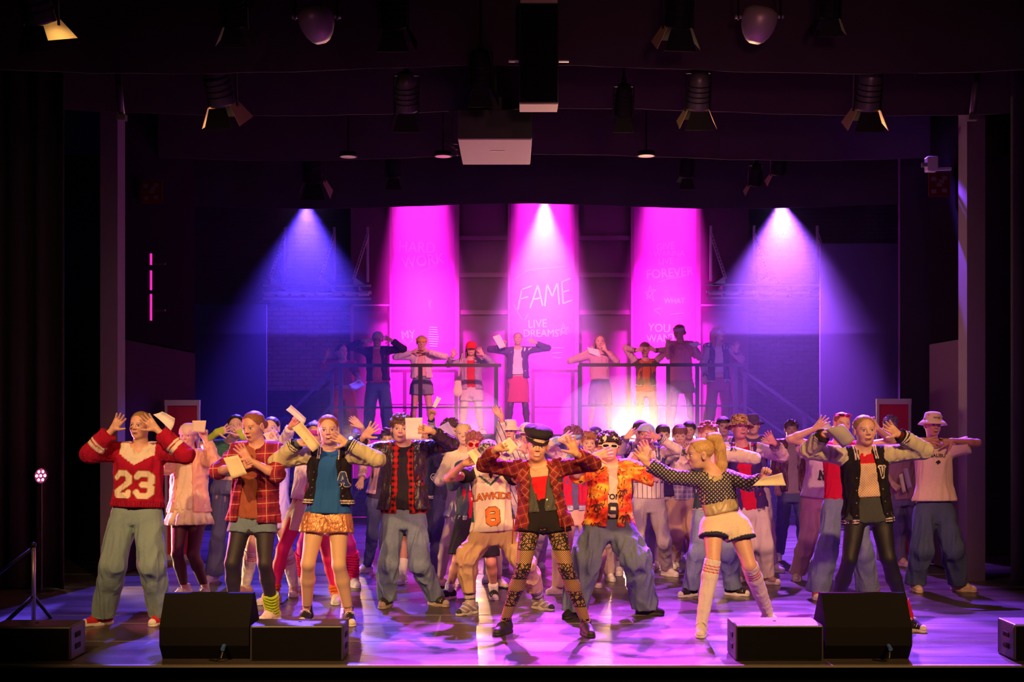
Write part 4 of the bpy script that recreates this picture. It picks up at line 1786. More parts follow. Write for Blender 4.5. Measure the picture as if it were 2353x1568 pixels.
def chalk_lines(parent, paths, d, w=.010, mat=None):
    mb = MB()
    for path in paths:
        for a, b in zip(path, path[1:]):
            A, B = W(*a, d), W(*b, d)
            q_ = Vector((B[0] - A[0], 0, B[2] - A[2]))
            mb.box(((A[0] + B[0]) / 2, d + .009 - .0005, (A[2] + B[2]) / 2), (w * .6, .0016, q_.length), Matrix.Rotation(math.atan2(q_.x, q_.z), 3, 'Y'))
    b = parent.location
    o = mb.build('chalk_drawing', mat or CHALK2)
    o.parent = parent
    o.location = -Vector(b)
    return o


COLS = ((901, 1045, 464, 'left', 'HARD WORK'), (1173, 1320, 474, 'central', 'FAME'), (1456, 1600, 473, 'right', 'LIVE FOREVER'))
for x0, x1, yt, nm, words in COLS:
    a, b = W(x0, 440, DP), W(x1, 1020, DP)
    e = empty('lit_column', ((a[0] + b[0]) / 2, DP, b[2]))
    tag(e, 'tall %s column of pink cloth lit magenta with the chalk words %s' % (nm, words), 'column', 'tall lit cloth columns')
    w_, h_ = b[0] - a[0], a[2] - b[2]
    mb = MB().box((0, .06, h_ / 2), (w_, .10, h_), bev=.01)
    o = mb.build('cloth_panel', CLOTHP, e)
    o = MB().box((w_ / 2 + .035, .07, h_ / 2), (.07, .12, h_)).build('side_frame', flat('column_frame', (.12, .08, .11), .7), e)
    o = MB().box((-w_ / 2 - .02, .07, h_ / 2), (.04, .12, h_)).build('side_frame', flat('column_frame', (.12, .08, .11), .7), e)
    if nm == 'left':
        chalk(e, [('HARD', 958, 569, 26, -.05, CHALK), ('WORK', 972, 600, 26, .12, CHALK), ('MY', 938, 770, 20, .1, CHALK2)], 0, DP)
        chalk_lines(e, [[(960, 628), (985, 617), (1003, 610)], [(935, 790), (925, 780), (930, 770), (937, 778), (944, 770), (948, 782), (935, 796)],
                        [(985, 690), (989, 712)], [(991, 690), (985, 705)]], DP)
        # hamburger-like stack of chalk shading
        sh = []
        for i in range(9):
            y = 752 + i * 5.4
            sh.append([(984 + abs(i - 4) * .8, y), (1008 - abs(i - 4) * .8, y + 1)])
        chalk_lines(e, sh, DP, .018, CHALK)
    elif nm == 'central':
        chalk(e, [('LIVE', 1235, 745, 20, .05, CHALK2), ('DREAMS', 1243, 767, 18, .0, CHALK2)], 0, DP)
        chalk_lines(e, [[(1190, 712), (1199, 664)], [(1197, 666), (1222, 657)], [(1194, 688), (1214, 682)], [(1218, 708), (1236, 655), (1247, 703)], [(1225, 688), (1243, 685)],
                        [(1252, 704), (1257, 652), (1269, 682), (1281, 648), (1285, 700)], [(1294, 698), (1291, 646)], [(1291, 648), (1311, 640)], [(1292, 672), (1308, 667)],
                        [(1294, 698), (1314, 690)]], DP, .036, CHALK)
        chalk_lines(e, [[(1185, 640), (1215, 620), (1300, 612)], [(1180, 700), (1200, 735)], [(1206, 735), (1215, 720)],
                        [(1283, 758), (1307, 752), (1288, 772), (1294, 742), (1303, 770), (1283, 758)], [(1270, 800), (1295, 800)],
                        [(1268, 812), (1292, 811)], [(1270, 822), (1290, 823)]], DP, .014)
    else:
        chalk(e, [('GIVE', 1529, 567, 17, .1, CHALK2), ('I WANNA', 1533, 584, 15, .02, CHALK2), ('LIVE', 1530, 601, 16, .02, CHALK2),
                  ('FOREVER', 1539, 628, 22, .08, CHALK2), ('WHAT', 1550, 692, 13, .0, CHALK2), ('YOU', 1515, 755, 20, -.05, CHALK2),
                  ('WANT', 1520, 778, 18, .05, CHALK2)], 0, DP)
        chalk_lines(e, [[(1512, 650), (1535, 641), (1572, 636)], [(1481, 672), (1508, 666), (1486, 688), (1494, 655), (1503, 692), (1481, 672)],
                        [(1540, 723), (1571, 720)], [(1502, 712), (1522, 708)], [(1502, 712), (1518, 724)]], DP, .012)

# ------------------------------------------------------------------ raised platform with railings
PF, PB_ = 19.3, 20.85          # front and back of the platform
PZ = 1.34
pl, pr_ = W(770, 0, PF)[0], W(1702, 0, PF)[0]
e = empty('platform', ((pl + pr_) / 2, (PF + PB_) / 2, 0))
tag(e, 'raised black steel platform with the back row of dancers standing on it', 'platform')
w_ = pr_ - pl
MB().box((0, 0, PZ - .04), (w_, PB_ - PF, .08)).build('deck', BLKP, e)
for i in range(8):
    x = -w_ / 2 + .05 + (w_ - .1) * i / 7
    for y in (-(PB_ - PF) / 2 + .05, (PB_ - PF) / 2 - .05):
        MB().box((x, y, (PZ - .08) / 2), (.05, .05, PZ - .08)).build('leg', BLKM, e)
for i in range(7):
    x0 = -w_ / 2 + .05 + (w_ - .1) * i / 7
    x1 = x0 + (w_ - .1) / 7
    if i % 2 == 0:
        MB().bar((x0, -(PB_ - PF) / 2 + .05, .15), (x1, -(PB_ - PF) / 2 + .05, PZ - .15), .03).build('cross_brace', BLKM, e)

RY = PF + .06


def railing(x0, x1, ys, posts, label, d=RY, r=.05):
    a, b = W(x0, ys[0], d), W(x1, ys[0], d)
    e = empty('railing', ((a[0] + b[0]) / 2, d, PZ))
    tag(e, label, 'railing', 'black railings along the platform')
    for i, y in enumerate(ys):
        z = W(0, y, d)[2] - PZ
        MB().box((0, 0, z), (b[0] - a[0], .04, .05 if i == 0 else .028)).build('top_rail' if i == 0 else 'lower_rail', BLKM, e)
    for x in posts:
        xx = W(x, 0, d)[0] - e.location.x
        zt = W(0, ys[0], d)[2] - PZ
        MB().box((xx, 0, zt / 2), (.06, .05, zt)).build('rail_post', BLKM, e)
    return e


railing(752, 1152, (840, 937), (783, 966, 1140), 'long black railing in front of the dancers at the left of the platform')
railing(1330, 1712, (839, 933), (1332, 1535, 1602, 1690), 'long black railing in front of the dancers at the right of the platform')
railing(898, 1050, (853, 930), (930, 1048), 'shorter lower black railing behind the dancer in the yellow headband', PB_ - .15)
railing(1222, 1330, (853, 936), (1225, 1316), 'shorter lower black railing before the central lit column', PB_ - .15)


def stair(x0, y0, x1, y1, d, label):
    A, B = W(x0, y0, d), W(x1, y1, d)
    n = 7
    top = Vector((A[0], d, PZ))
    run = B[0] - A[0]
    e = empty('stair', (A[0] + run / 2, d, 0))
    tag(e, label, 'stair')
    for i in range(n):
        f = (i + .5) / n
        MB().box((A[0] + run * f - e.location.x, .3, PZ * (1 - f) - .02), (abs(run) / n + .03, .75, .04)).build('step', BLKP, e)
    for y in (-.05, .68):
        MB().bar((A[0] - e.location.x, y, PZ - .1), (A[0] + run - e.location.x, y, .02), .05, .14).build('stringer', BLKM, e)
        MB().bar((A[0] - e.location.x, y, PZ + .95), (A[0] + run - e.location.x, y, .98), .045).build('handrail', BLKM, e)
        MB().bar((A[0] - e.location.x, y, PZ + .45), (A[0] + run - e.location.x, y, .48), .03).build('middle_rail', BLKM, e)
        for f in (0.02, .5, .98):
            MB().box((A[0] + run * f - e.location.x, y, PZ * (1 - f) + .48), (.045, .045, 1.0)).build('baluster', BLKM, e)
    return e


stair(1704, 1000, 1990, 1170, PF + .1, 'black steel stair running down to the right from the raised platform')
stair(768, 1000, 560, 1170, PF + .1, 'black steel stair running down to the left from the raised platform')

# door frames beside the platform
for x0, x1, nm in ((809, 900, 'left'), (1606, 1700, 'right')):
    a, b = W(x0, 702, DP + .1), W(x1, 1100, DP + .1)
    e = empty('door_frame', ((a[0] + b[0]) / 2, DP + .08, b[2]))
    tag(e, 'thin pale frame on the back wall just %s of the lit columns' % nm, 'door frame', 'thin frames on the back wall')
    h_ = a[2] - b[2]
    MB().box((0, 0, h_), (b[0] - a[0], .05, .025)).build('frame_head', ALU, e)
    MB().box((-(b[0] - a[0]) / 2, 0, h_ / 2), (.045, .05, h_)).build('frame_side', flat('frame_plum', (.35, .25, .35), .5), e)

# ------------------------------------------------------------------ stowed lighting racks on the back wall
LAMP_DARK = flat('rack_arm_dark', (.03, .025, .03), .6)


def rack(x0, x1, yt, yb, ups, label, mir=1):
    d = 20.2
    a, b = W(x0, yb, d), W(x1, yb, d)
    e = empty('lighting_rack', ((a[0] + b[0]) / 2, d, a[2]))
    tag(e, label, 'rack', 'folding steel racks high on the back wall')
    w_ = b[0] - a[0]
    for dz, dy, t in ((.0, .0, .030), (-.10, .05, .045), (-.20, .02, .030)):
        MB().box((0, dy, dz + .1), (w_, .04, t)).build('cross_rail', ALU, e)
    for k in range(4):
        x = -w_ / 2 + w_ * (k + .5) / 4
        mb = MB().tube([(x - w_ * .11, -.02, -.02), (x + w_ * .11, -.02, -.02)], .035, 12)
        mb.build('tube_lamp', flat('milky_tube', (.75, .72, .75), .3), e)
        MB().box((x, -.01, .0), (.05, .08, .16)).build('clamp', BLKM, e)
    for x in (-w_ * .35, w_ * .35):
        MB().box((x, .62, .1), (.05, 1.2, .05)).build('wall_arm', LAMP_DARK, e)
    for u in ups:
        X = W(u, 0, d)[0] - e.location.x
        zt = W(0, yt, d)[2] - a[2]
        MB().box((X, .12, zt / 2 + .12), (.035, .035, zt - .1)).build('upright', ALU, e)
        x2 = X - .20 * mir
        mb = MB()
        for s in (-.018, .018):
            mb.bar((x2 + s, -.05, .20), (X + s, .10, zt - .05), .014)
        for j in range(14):
            f = j / 13
            c = Vector((x2, -.05, .20)).lerp(Vector((X, .10, zt - .05)), f)
            mb.box(c, (.045, .012, .014))
        mb.build('ladder_strut', ALU, e)
        mb = MB()
        vs = [mb.bm.verts.new(p) for p in ((x2, -.02, .24), (x2, -.02, .10), (X, -.02, .10), (x2, .0, .24), (x2, .0, .10), (X, .0, .10))]
        for f in ((0, 1, 2), (5, 4, 3), (0, 3, 4, 1), (1, 4, 5, 2), (2, 5, 3, 0)):
            mb.bm.faces.new([vs[i] for i in f])
        mb.build('gusset', ALU, e)


rack(604, 852, 530, 672, (652, 766, 843), 'pale folding steel rack with tube lamps at the left of the lit columns', 1)
rack(1624, 1930, 527, 670, (1636, 1736, 1882), 'pale folding steel rack with tube lamps at the right of the lit columns', -1)

# ------------------------------------------------------------------ masking: borders, legs, side walls


BORDER = flat('border_cloth', (.036, .024, .023), .95, bump=.3, bscale=30)  # brown lift in the black cloth stands in for haze glow


def drape(name, x0, x1, z0, z1, y, label, amp=.05, wl=.30, mat=None):
    n = max(8, int((x1 - x0) / (wl / 6)))
    rows = []
    rnd = random.Random(int(x0 * 10 + y * 7))
    ph = [rnd.uniform(0, 6) for _ in range(4)]
    for j in range(5):
        z = z0 + (z1 - z0) * j / 4
        row = []
        for i in range(n + 1):
            x = x0 + (x1 - x0) * i / n
            d = amp * (math.sin(x * 2 * PI / wl + ph[0]) + .5 * math.sin(x * 2 * PI / wl * 1.7 + ph[1]) + .4 * math.sin(x * 2 * PI / (wl * 3.1) + ph[2]))
            sag = .035 * math.sin(x * 1.1 + ph[3]) if j == 0 else 0
            row.append((x, y + d, z + sag))
        rows.append(row)
    o = MB().sheet(rows, .012).build(name, mat or BLK, None, True)
    tag(o, label, 'curtain', 'black masking curtains')
    return o


for k, (yb, lab) in enumerate(((160, 'nearest'), (258, 'second'), (362, 'third'), (474, 'farthest'))):
    d = 8741 / (960 - yb)
    drape('border_curtain', -7.5, 7.5, 4.47, 7.46, d, 'wide black overhead border curtain, %s from the hall' % lab, .012, .9, BORDER)
# proscenium pillars
for x0, x1, sd in ((232, 272, 'left'), (2220, 2262, 'right')):
    a, b = W(x0, 300, 12.9), W(x1, 1334, 12.9)
    o = MB().box(((a[0] + b[0]) / 2, 13.0, 3.6), (b[0] - a[0], .25, 7.2)).build('pillar', flat('pillar_grey', (.13, .095, .11), .8, bump=.15, bscale=10))
    tag(o, 'square grey pillar at the %s side of the stage opening' % sd, 'pillar', 'pillars either side of the stage opening')
# side curtains outside them
for sg, x00 in ((-1, 4.12), (1, 4.62)):
    sd = 'left' if sg < 0 else 'right'
    for k, (xa, xb, y) in enumerate(((0, 1.1, 12.2), (.9, 2.1, 11.0), (1.9, 4.3, 9.8))):
        x0, x1 = sorted((sg * (x00 + xa), sg * (x00 + xb)))
        drape('side_curtain', x0, x1, .02, 7.4, y, 'black side curtain in folds, %s from the %s pillar' % (('nearest', 'second', 'farthest')[k], sd), .035, .22)
# low side wall behind the pillars and the high dark panels above them
for sg, x00, ye in ((-1, 3.95, 16.3), (1, 4.56, 14.3)):
    sd = 'left' if sg < 0 else 'right'
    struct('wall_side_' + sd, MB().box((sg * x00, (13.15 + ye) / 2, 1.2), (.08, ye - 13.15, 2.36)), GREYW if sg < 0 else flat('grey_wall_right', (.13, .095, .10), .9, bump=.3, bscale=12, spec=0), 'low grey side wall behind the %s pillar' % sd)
    struct('wall_upper_' + sd, MB().box((sg * x00, (13.15 + ye) / 2, 4.85), (.06, ye - 13.15, 4.9)), flat('upper_wall_black', (.006, .005, .007), .95, spec=0), 'dark upper part of the %s side wall' % sd)
    struct('wall_wing_' + sd, MB().box((sg * (x00 + 2.1), 15.9, 3.6), (4.0, .08, 7.2)), flat('wing_flat', (.03, .024, .034), .9), 'dark flat closing the %s wing' % sd)
# dark flats either side, hiding the lower back corners
struct('wall_flat_left', slab(380, 612, 700, 1240, 18.6, .06), flat('flat_navy', (.030, .025, .045), .9))
struct('wall_flat_right', slab(1885, 2200, 560, 1215, 18.6, .06), flat('flat_plum', (.07, .05, .075), .9))

# red standing panels with white frames
for x0, x1, y0, y1, sd in ((380, 460, 920, 1287, 'left'), (2013, 2092, 917, 1287, 'right')):
    d = 14.76
    a, b = W(x0, y0, d), W(x1, y1, d)
    e = empty('display_panel', ((a[0] + b[0]) / 2, d, 0))
    tag(e, 'narrow red panel in pale grey frame standing at the %s of the stage' % sd, 'panel', 'tall red panels with pale frames')
    w_, h_ = b[0] - a[0], a[2] - 0
    RED = flat('panel_red', (.50, .006, .06), .6)
    FRM = flat('panel_frame', (.55, .45, .52), .6)
    MB().box((0, 0, h_ / 2), (w_ - .05, .02, h_ - .08)).build('red_board', RED, e)
    for s in (-1, 1):
        MB().box((s * (w_ / 2 - .014), -.012, h_ / 2), (.028, .035, h_)).build('frame_side', FRM, e)
    MB().box((0, -.014, h_ - .03), (w_ + .004, .042, .062)).build('frame_head', FRM, e)
    MB().box((0, -.014, .03), (w_ + .004, .042, .062)).build('frame_foot', FRM, e)

# vertical light strips on the left wall
o = empty('neon_bar', W(347, 660, 14.25))
tag(o, 'thin vertical bar glowing magenta on the dark left side wall', 'light bar')
for y0, y1 in ((583, 609), (622, 667), (676, 737)):
    a, b = W(347, y0, 14.25), W(347, y1, 14.25)
    MB().box((0, 0, (a[2] + b[2]) / 2 - o.location.z), (.02, .02, a[2] - b[2])).build('glowing_segment', flat('magenta_glow', (1, .1, .6), .5, emit=(1, .02, .55), es=.9), o)
for y in (606, 713):
    MB().box((.02, .02, W(0, y, 14.25)[2] - o.location.z), (.26, .03, .02)).build('bracket', BLKM, o)

# safety signs high on the side walls
for px, py, sd in ((349, 441, 'left'), (2158, 425, 'right')):
    d = 13.9 if sd == 'left' else 13.6
    c = W(px, py, d)
    e = empty('wall_sign', c)
    tag(e, 'small square dark red and white sign high on the %s wall' % sd, 'sign', 'square signs on the side walls')
    MB().box((0, 0, 0), (.22, .02, .24)).build('sign_plate', flat('sign_red', (.07, .008, .012), .8, spec=0), e)
    for x, z in ((-.06, .06), (.05, .07), (0, 0), (-.06, -.07), (.05, -.06), (.02, .03)):
        MB().box((x, -.014, z), (.05, .006, .04)).build('sign_mark', flat('sign_pale', (.12, .09, .10), .8, spec=0), e)

# floor seams
for i, y in enumerate((9.38, 10.2, 10.62, 12.38, 13.4)):
    o = MB().box((0, y, .0012), (15, .012 if i != 1 else .02, .0016)).build('floor_tape', flat('seam_tape', (.30, .27, .30), .12))
    tag(o, 'pale taped seam across the stage floor, %s from the front edge' % ('nearest', 'second', 'third', 'fourth', 'fifth')[i], 'tape', 'taped seams of the stage floor')

# ------------------------------------------------------------------ monitors along the stage edge
CAB = flat('speaker_black', (.009, .008, .009), .8, bump=.5, bscale=700, spec=.12)
CABT = flat('speaker_paint', (.05, .045, .055), .38, bump=.2, bscale=500)
GRILL = flat('speaker_grill', (.006, .006, .006), .8, bump=.8, bscale=900, spec=.1)


def prism(pts, x0, x1, mb=None):
    mb = mb or MB()
    a = [mb.bm.verts.new((x0, y, z)) for y, z in pts]
    b = [mb.bm.verts.new((x1, y, z)) for y, z in pts]
    mb.bm.faces.new(a)
    mb.bm.faces.new(b[::-1])
    for i in range(len(pts)):
        j = (i + 1) % len(pts)
        mb.bm.faces.new((a[i], b[i], b[j], a[j]))
    return mb


def wedge(xl, xr, label, flip=False):
    """floor monitor, its grille facing the dancers, its back to the hall"""
    y0 = 8.62
    a, b = W(xl, 0, y0)[0], W(xr, 0, y0)[0]
    e = empty('floor_monitor', ((a + b) / 2, y0, 0))
    tag(e, label, 'loudspeaker', 'black floor monitors')
    h = (b - a) / 2
    prof = [(.06, 0), (-.02, .18), (.03, .205), (.16, .425), (.52, .02), (.50, 0)]
    prism([(.08, .0), (.0, .10), (.0, .22), (.14, .425), (.20, .425), (.50, .03), (.50, 0)], -h, h).build('cabinet', CAB, e)
    mb = prism([(.22, .41), (.50, .045), (.507, .05), (.227, .416)], -h + .03, h - .03)
    mb.build('grille', GRILL, e)
    for s in (-1, 1):
        mb = MB()
        mb.box((s * (h + .003), .22, .19), (.012, .14, .05), bev=.005)
        mb.build('handle', BLKM, e)
    mb = MB().tube([(h * .45, -.005, .09), (h * .45, -.03, .085), (h * .42, -.05, .03), (h * .3, -.03, .008), (h * .1, .02, .006)], .006, 6)
    mb.build('cable', BLKM, e)
    mb = MB().tube([(h * .45, .0, .10), (h * .45, -.05, .085)], .014, 10)
    mb.build('blue_plug', flat('plug_blue', (.05, .12, .35), .5), e)['label'] = 'blue cable plug'
    return e


def subbox(xl, xr, ht, dep, label, side=1, y0=8.62):
    a, b = W(xl, 0, y0)[0], W(xr, 0, y0)[0]
    e = empty('speaker_box', ((a + b) / 2, y0, 0))
    tag(e, label, 'loudspeaker', 'low black speaker boxes')
    w_ = b - a
    MB().box((0, dep / 2, ht / 2), (w_, dep, ht), bev=.012).build('cabinet', CABT, e)
    MB().box((0, -.004, ht / 2), (w_ - .03, .012, ht - .03)).build('grille', GRILL, e)
    for z in (.08, .155):
        MB().box((side * w_ / 2, dep * .45, z), (.012, .10, .035), bev=.005).build('handle_recess', flat('recess_black', (.004, .004, .004), .9), e)
    MB().box((0, dep * .5, ht + .002), (.02, .012, .006)).build('rivet', BLKM, e)
    return e


wedge(366, 572, 'large black wedge floor monitor at the left of the stage edge')
subbox(574, 789, .232, .30, 'low black speaker box between the left wedge monitor and the tan tights dancer', 1)
subbox(1690, 1893, .235, .34, 'low black speaker box catching violet light left of the right wedge monitor', -1)
wedge(1898, 2096, 'large black wedge floor monitor at the right of the stage edge')
subbox(-30, 163, .225, .30, 'low black speaker box at the far left corner of the stage edge', 1)
subbox(2330, 2520, .24, .30, 'low black speaker box cut off by the right edge of the photo', -1)

# ------------------------------------------------------------------ left side: hand rail, small lamps
e = empty('tripod_stand', W(78, 1436, 8.9))
e.location.z = 0
tag(e, 'slim chrome stand with a slanting brace at the left stage edge', 'stand')
A = W(77, 1252, 10.2)
e.location = (A[0], 10.2, 0)
MB().tube([(0, 0, 0), (0, 0, A[2])], .017, 10).build('pole', STEEL, e, True)
MB().tube([(0, 0, A[2] - .02), (-.32, -.1, .33)], .012, 8).build('brace', BLKM, e, True)
MB().tube([(0, 0, A[2] - .40), (-.20, -.1, .0)], .017, 8).build('leg', BLKM, e, True)
MB().tube([(0, 0, A[2] - .40), (.05, .25, .0)], .014, 8).build('leg', BLKM, e, True)
MB().lathe([(0, .02), (.022, .01), (.022, -.02), (0, -.03)], Matrix.Translation((0, 0, A[2])), 12).build('cap', BLKM, e, True)


def par_can(px, py, d, cells, colr, es, label, direction=(0.7, -.6, 0), r=.075, light=None):
    c = W(px, py, d)
    e = empty('stage_lamp', c)
    tag(e, label, 'lamp', 'small lamps in the wings')
    dv = Vector(direction).normalized()
    q = dv.to_track_quat('Z', 'Y').to_matrix().to_4x4()
    MB().lathe([(0, -.14), (r * .8, -.13), (r, -.02), (r * 1.05, 0), (r * .98, 0), (r * .9, -.02), (0, -.02)], q, 20).build('housing', BLKM, e, True)
    mb = MB()
    for x, y in cells:
        mb.lathe([(0, .004), (.013, .0), (0, -.004)], q @ Matrix.Translation((x * r, y * r, -.008)), 10)
    mb.build('diodes', flat('lamp_%s' % label[:9], colr, .5, emit=colr, es=es), e)
    MB().tube([(0, 0, -r), (0, 0, -c[2])], .012, 8).build('stand_pole', BLKM, e)
    MB().lathe([(0, .02), (.12, .01), (.13, 0), (0, 0)], Matrix.Translation((0, 0, -c[2])), 20).build('stand_base', BLKM, e)
    if light:
        spot(tuple(c + np.array(dv) * .03), tuple(c + np.array(dv) * 3), light, colr, 60, .8, .03, 'wing_lamp')
    return e


hexc = [(0, 0)] + [(math.cos(a) * .6, math.sin(a) * .6) for a in np.arange(6) * PI / 3]
par_can(95, 1094, 12.0, hexc, (1.0, .12, .35), 30, 'round pink glowing lamp in the dark left wing', (.8, -.6, -.05), .07, 1100)
par_can(131, 1270, 12.6, [(-.45, .3), (-.15, .3), (.15, .3), (.45, .3), (-.45, -.2), (-.15, -.2), (.15, -.2), (.45, -.2)], (1.0, .62, .3), 22,
        'small warm striped lamp low in the left wing', (.9, -.45, .0), .06, 500)

# warm blinder row at the foot of the platform
for i, (px, py, st, r) in enumerate(((1440, 1011, 30, .030), (1457, 1006, 60, .042), (1541, 1010, 25, .024), (1594, 1006, 22, .022), (1395, 1006, 30, .02),
                                     (806, 1008, 20, .022), (1085, 1002, 18, .02), (1208, 1003, 30, .02), (1692, 1008, 20, .02))):
    d = 19.2
    c = W(px, py, d)
    e = empty('blinder_lamp', c)
    tag(e, 'warm round lamp on the platform edge, %s' % ('left one of the brightest pair', 'brightest of all, right of the pair', 'small, behind the navy sports vest', 'small, behind the dancer with reddish tousled hair',
        'faint, left of the brightest pair', 'small, leftmost of them', 'small, behind the patterned cap dancer', 'small, behind the black baker cap', 'faint, at the right end')[i], 'lamp', 'warm lamps along the platform')
    q = Vector((0, -1, 0)).to_track_quat('Z', 'Y').to_matrix().to_4x4()
    MB().lathe([(0, -.10), (r * 1.3, -.09), (r * 1.7, 0), (r * 1.4, 0), (r * 1.2, -.03), (0, -.03)], q, 16).build('housing', BLKM, e, True)
    MB().lathe([(0, 0), (r * 1.2, -.005), (r * 1.2, -.02), (0, -.02)], q, 16).build('lens', flat('blinder_%d' % st, (1, .8, .5), .5, emit=(1, .70, .36), es=st), e)
    MB().box((0, .08, -c[2] / 2), (.03, .03, c[2])).build('stand_pole', BLKM, e)
    if i in (0, 1, 2, 3, 5, 6):
        w = (400, 750, 240, 240, 0, 150, 220)[i]
        o = spot((c[0], c[1] - .06, c[2]), (c[0] * .8, 12, c[2] + 2.4), w, (1, .52, .22), 75, 1.0, r, 'blinder_beam')

# ------------------------------------------------------------------ flown equipment
def proj_box():
    d = 11.6
    a, b = W(1051, 251, d), W(1223, 318, d)
    e = empty('projector', ((a[0] + b[0]) / 2, d, b[2]))
    tag(e, 'big black projector box with an underside coloured pale as if lit hanging over the stage', 'projector')
    w_, h_ = b[0] - a[0], a[2] - b[2]
    dep = 1.15
    MB().box((0, dep / 2, h_ / 2), (w_, dep, h_), bev=.008).build('housing', BLKP, e)
    UNDER_LIT = flat('underside_painted_lit', (.62, .50, .44), .7, bump=.6, bscale=900)  # paler than the box: warm light from below put into the colour
    MB().box((0, dep / 2, -.006), (w_ - .01, dep - .01, .012), bev=.004).build('underside', UNDER_LIT, e)
    MB().box((.02, dep * .42, -.014), (.13, .02, .006)).build('badge', flat('badge_pale', (.85, .75, .65), .5), e)
    MB().tube([(0, .2, h_), (0, .2, 7.46 - b[2])], .03, 10).build('hanging_pole', BLKM, e)
    MB().box((0, .2, h_ + .07), (.12, .12, .14)).build('clamp', BLKM, e)
    for k, r in enumerate((.10, .13, .07)):
        pts = [(-w_ / 2 + .02, .1, h_ + .02), (-w_ / 2 - r * .6, .1, h_), (-w_ / 2 - r, .1, h_ - .12), (-w_ / 2 - r * .8, .1, -.02), (-w_ / 2, .1, -.03 - .05 * k)]
        MB().tube(pts, .006, 6).build('cable', BLKM, e, True)
    return e


proj_box()
# line speaker hanging centre
d = 10.6
a, b = W(1193, 8, d), W(1284, 236, d)
e = empty('hanging_speaker', ((a[0] + b[0]) / 2, d, b[2]))
tag(e, 'tall narrow black loudspeaker hanging above the projector', 'loudspeaker')
w_, h_ = b[0] - a[0], a[2] - b[2]
MB().box((0, .14, h_ / 2), (w_, .28, h_), bev=.01).build('cabinet', BLKP, e)
MB().box((0, -.003, h_ / 2), (w_ - .02, .008, h_ - .02)).build('grille', GRILL, e)
END_LIT = flat('speaker_end_painted_lit', (.60, .45, .38), .6)  # tan puts light from below into the ends of the black speaker
MB().box((0, .14, -.006), (w_ - .01, .27, .012)).build('end_cap', END_LIT, e)
prism([(.0, h_ + .004), (.2, h_ + .02), (.2, h_ + .05), (.0, h_ + .03)], -w_ / 2 + .01, w_ / 2 - .01).build('end_cap', END_LIT, e)
for s in (-1, 1):
    MB().box((s * (w_ / 2 + .04), .1, h_ * .45), (.09, .03, .012)).build('yoke_arm', ALU, e)
MB().tube([(0, .14, h_), (0, .14, 7.46 - b[2])], .02, 8).build('hanging_pole', BLKM, e)

BARN_GLOW = flat('barn_door_painted_glow', (.85, .62, .30), .5, .1)  # warm lamp light on the open doors put into this yellow
LAMPM = flat('lamp_body', (.010, .009, .009), .7, 0, spec=.12)
LAMPS = flat('lamp_body_silver', (.16, .15, .15), .4, .5)


def fresnel(px, py, d, sc, label, doors=(1, 1, 1, 1), silver=False, roll=0.0, light=0, pitch=.5):
    """theatre lantern with barn doors, hanging from a bar; (px, py) is the lens"""
    c = W(px, py, d)
    e = empty('stage_lantern', c)
    tag(e, label, 'stage light', 'lanterns hanging over the stage')
    aim = Vector((math.sin(roll) * .6, .55 * pitch * 2, -1)).normalized()   # towards the stage and down
    q = aim.to_track_quat('Z', 'Y').to_matrix().to_4x4()
    r = .085 * sc
    MB().lathe([(0, -.30 * sc), (r * .7, -.30 * sc), (r * .95, -.22 * sc), (r, -.02), (r * 1.05, 0), (r * .92, 0), (r * .9, -.03), (0, -.03)], q, 20).build('housing', LAMPS if silver else LAMPM, e, True)
    for k in range(4):
        MB().lathe([(r * 1.06, 0), (r * 1.06, .008), (r, .008), (r, 0)], q @ Matrix.Translation((0, 0, -.07 * sc - .04 * sc * k)), 20, closed=True).build('cooling_ring', LAMPM, e)
    for k in range(4):
        if not doors[k]:
            continue
        m = q @ Matrix.Rotation(k * PI / 2, 4, 'Z')
        mb = MB()
        w0, w1, L, sp = r * .75, r * 1.25, .13 * sc, .06 * sc
        vs = [m @ Vector(p) for p in ((r, -w0, .002), (r, w0, .002), (r + sp, w1, L), (r + sp, -w1, L))]
        n = (vs[1] - vs[0]).cross(vs[3] - vs[0]).normalized() * .003
        A = [mb.bm.verts.new(v) for v in vs]
        B = [mb.bm.verts.new(v + n) for v in vs]
        mb.bm.faces.new(A)
        mb.bm.faces.new(B[::-1])
        for i in range(4):
            mb.bm.faces.new((A[i], B[i], B[(i + 1) % 4], A[(i + 1) % 4]))
        mb.build('barn_door', BARN_GLOW if doors[k] == 2 else LAMPM, e)
    for s in (-1, 1):
        MB().bar((s * r * 1.15, 0, -.02), (s * r * 1.15, -.05, .26 * sc), .012, .03).build('yoke', LAMPM, e)
    MB().box((0, -.05, .27 * sc), (r * 2.4, .03, .012)).build('yoke_top', LAMPM, e)
    MB().box((0, -.05, .30 * sc), (.05, .05, .08)).build('hook_clamp', LAMPM, e)
    MB().tube([(0, -.05, .30 * sc), (0, -.05, 7.46 - c[2])], .010, 6).build('hanging_rod', LAMPM, e)
    if light:
        MB().lathe([(0, .0), (r * .88, -.004), (r * .88, -.012), (0, -.012)], q, 20).build('lens', flat('lens_warm', (1, .7, .3), .4, emit=(1, .62, .24), es=light), e)
        spot(tuple(c + np.array(aim) * .01), tuple(c + np.array(aim) * 2), 30, (1, .62, .25), 150, 1, .05, 'lantern_spill')
    return e


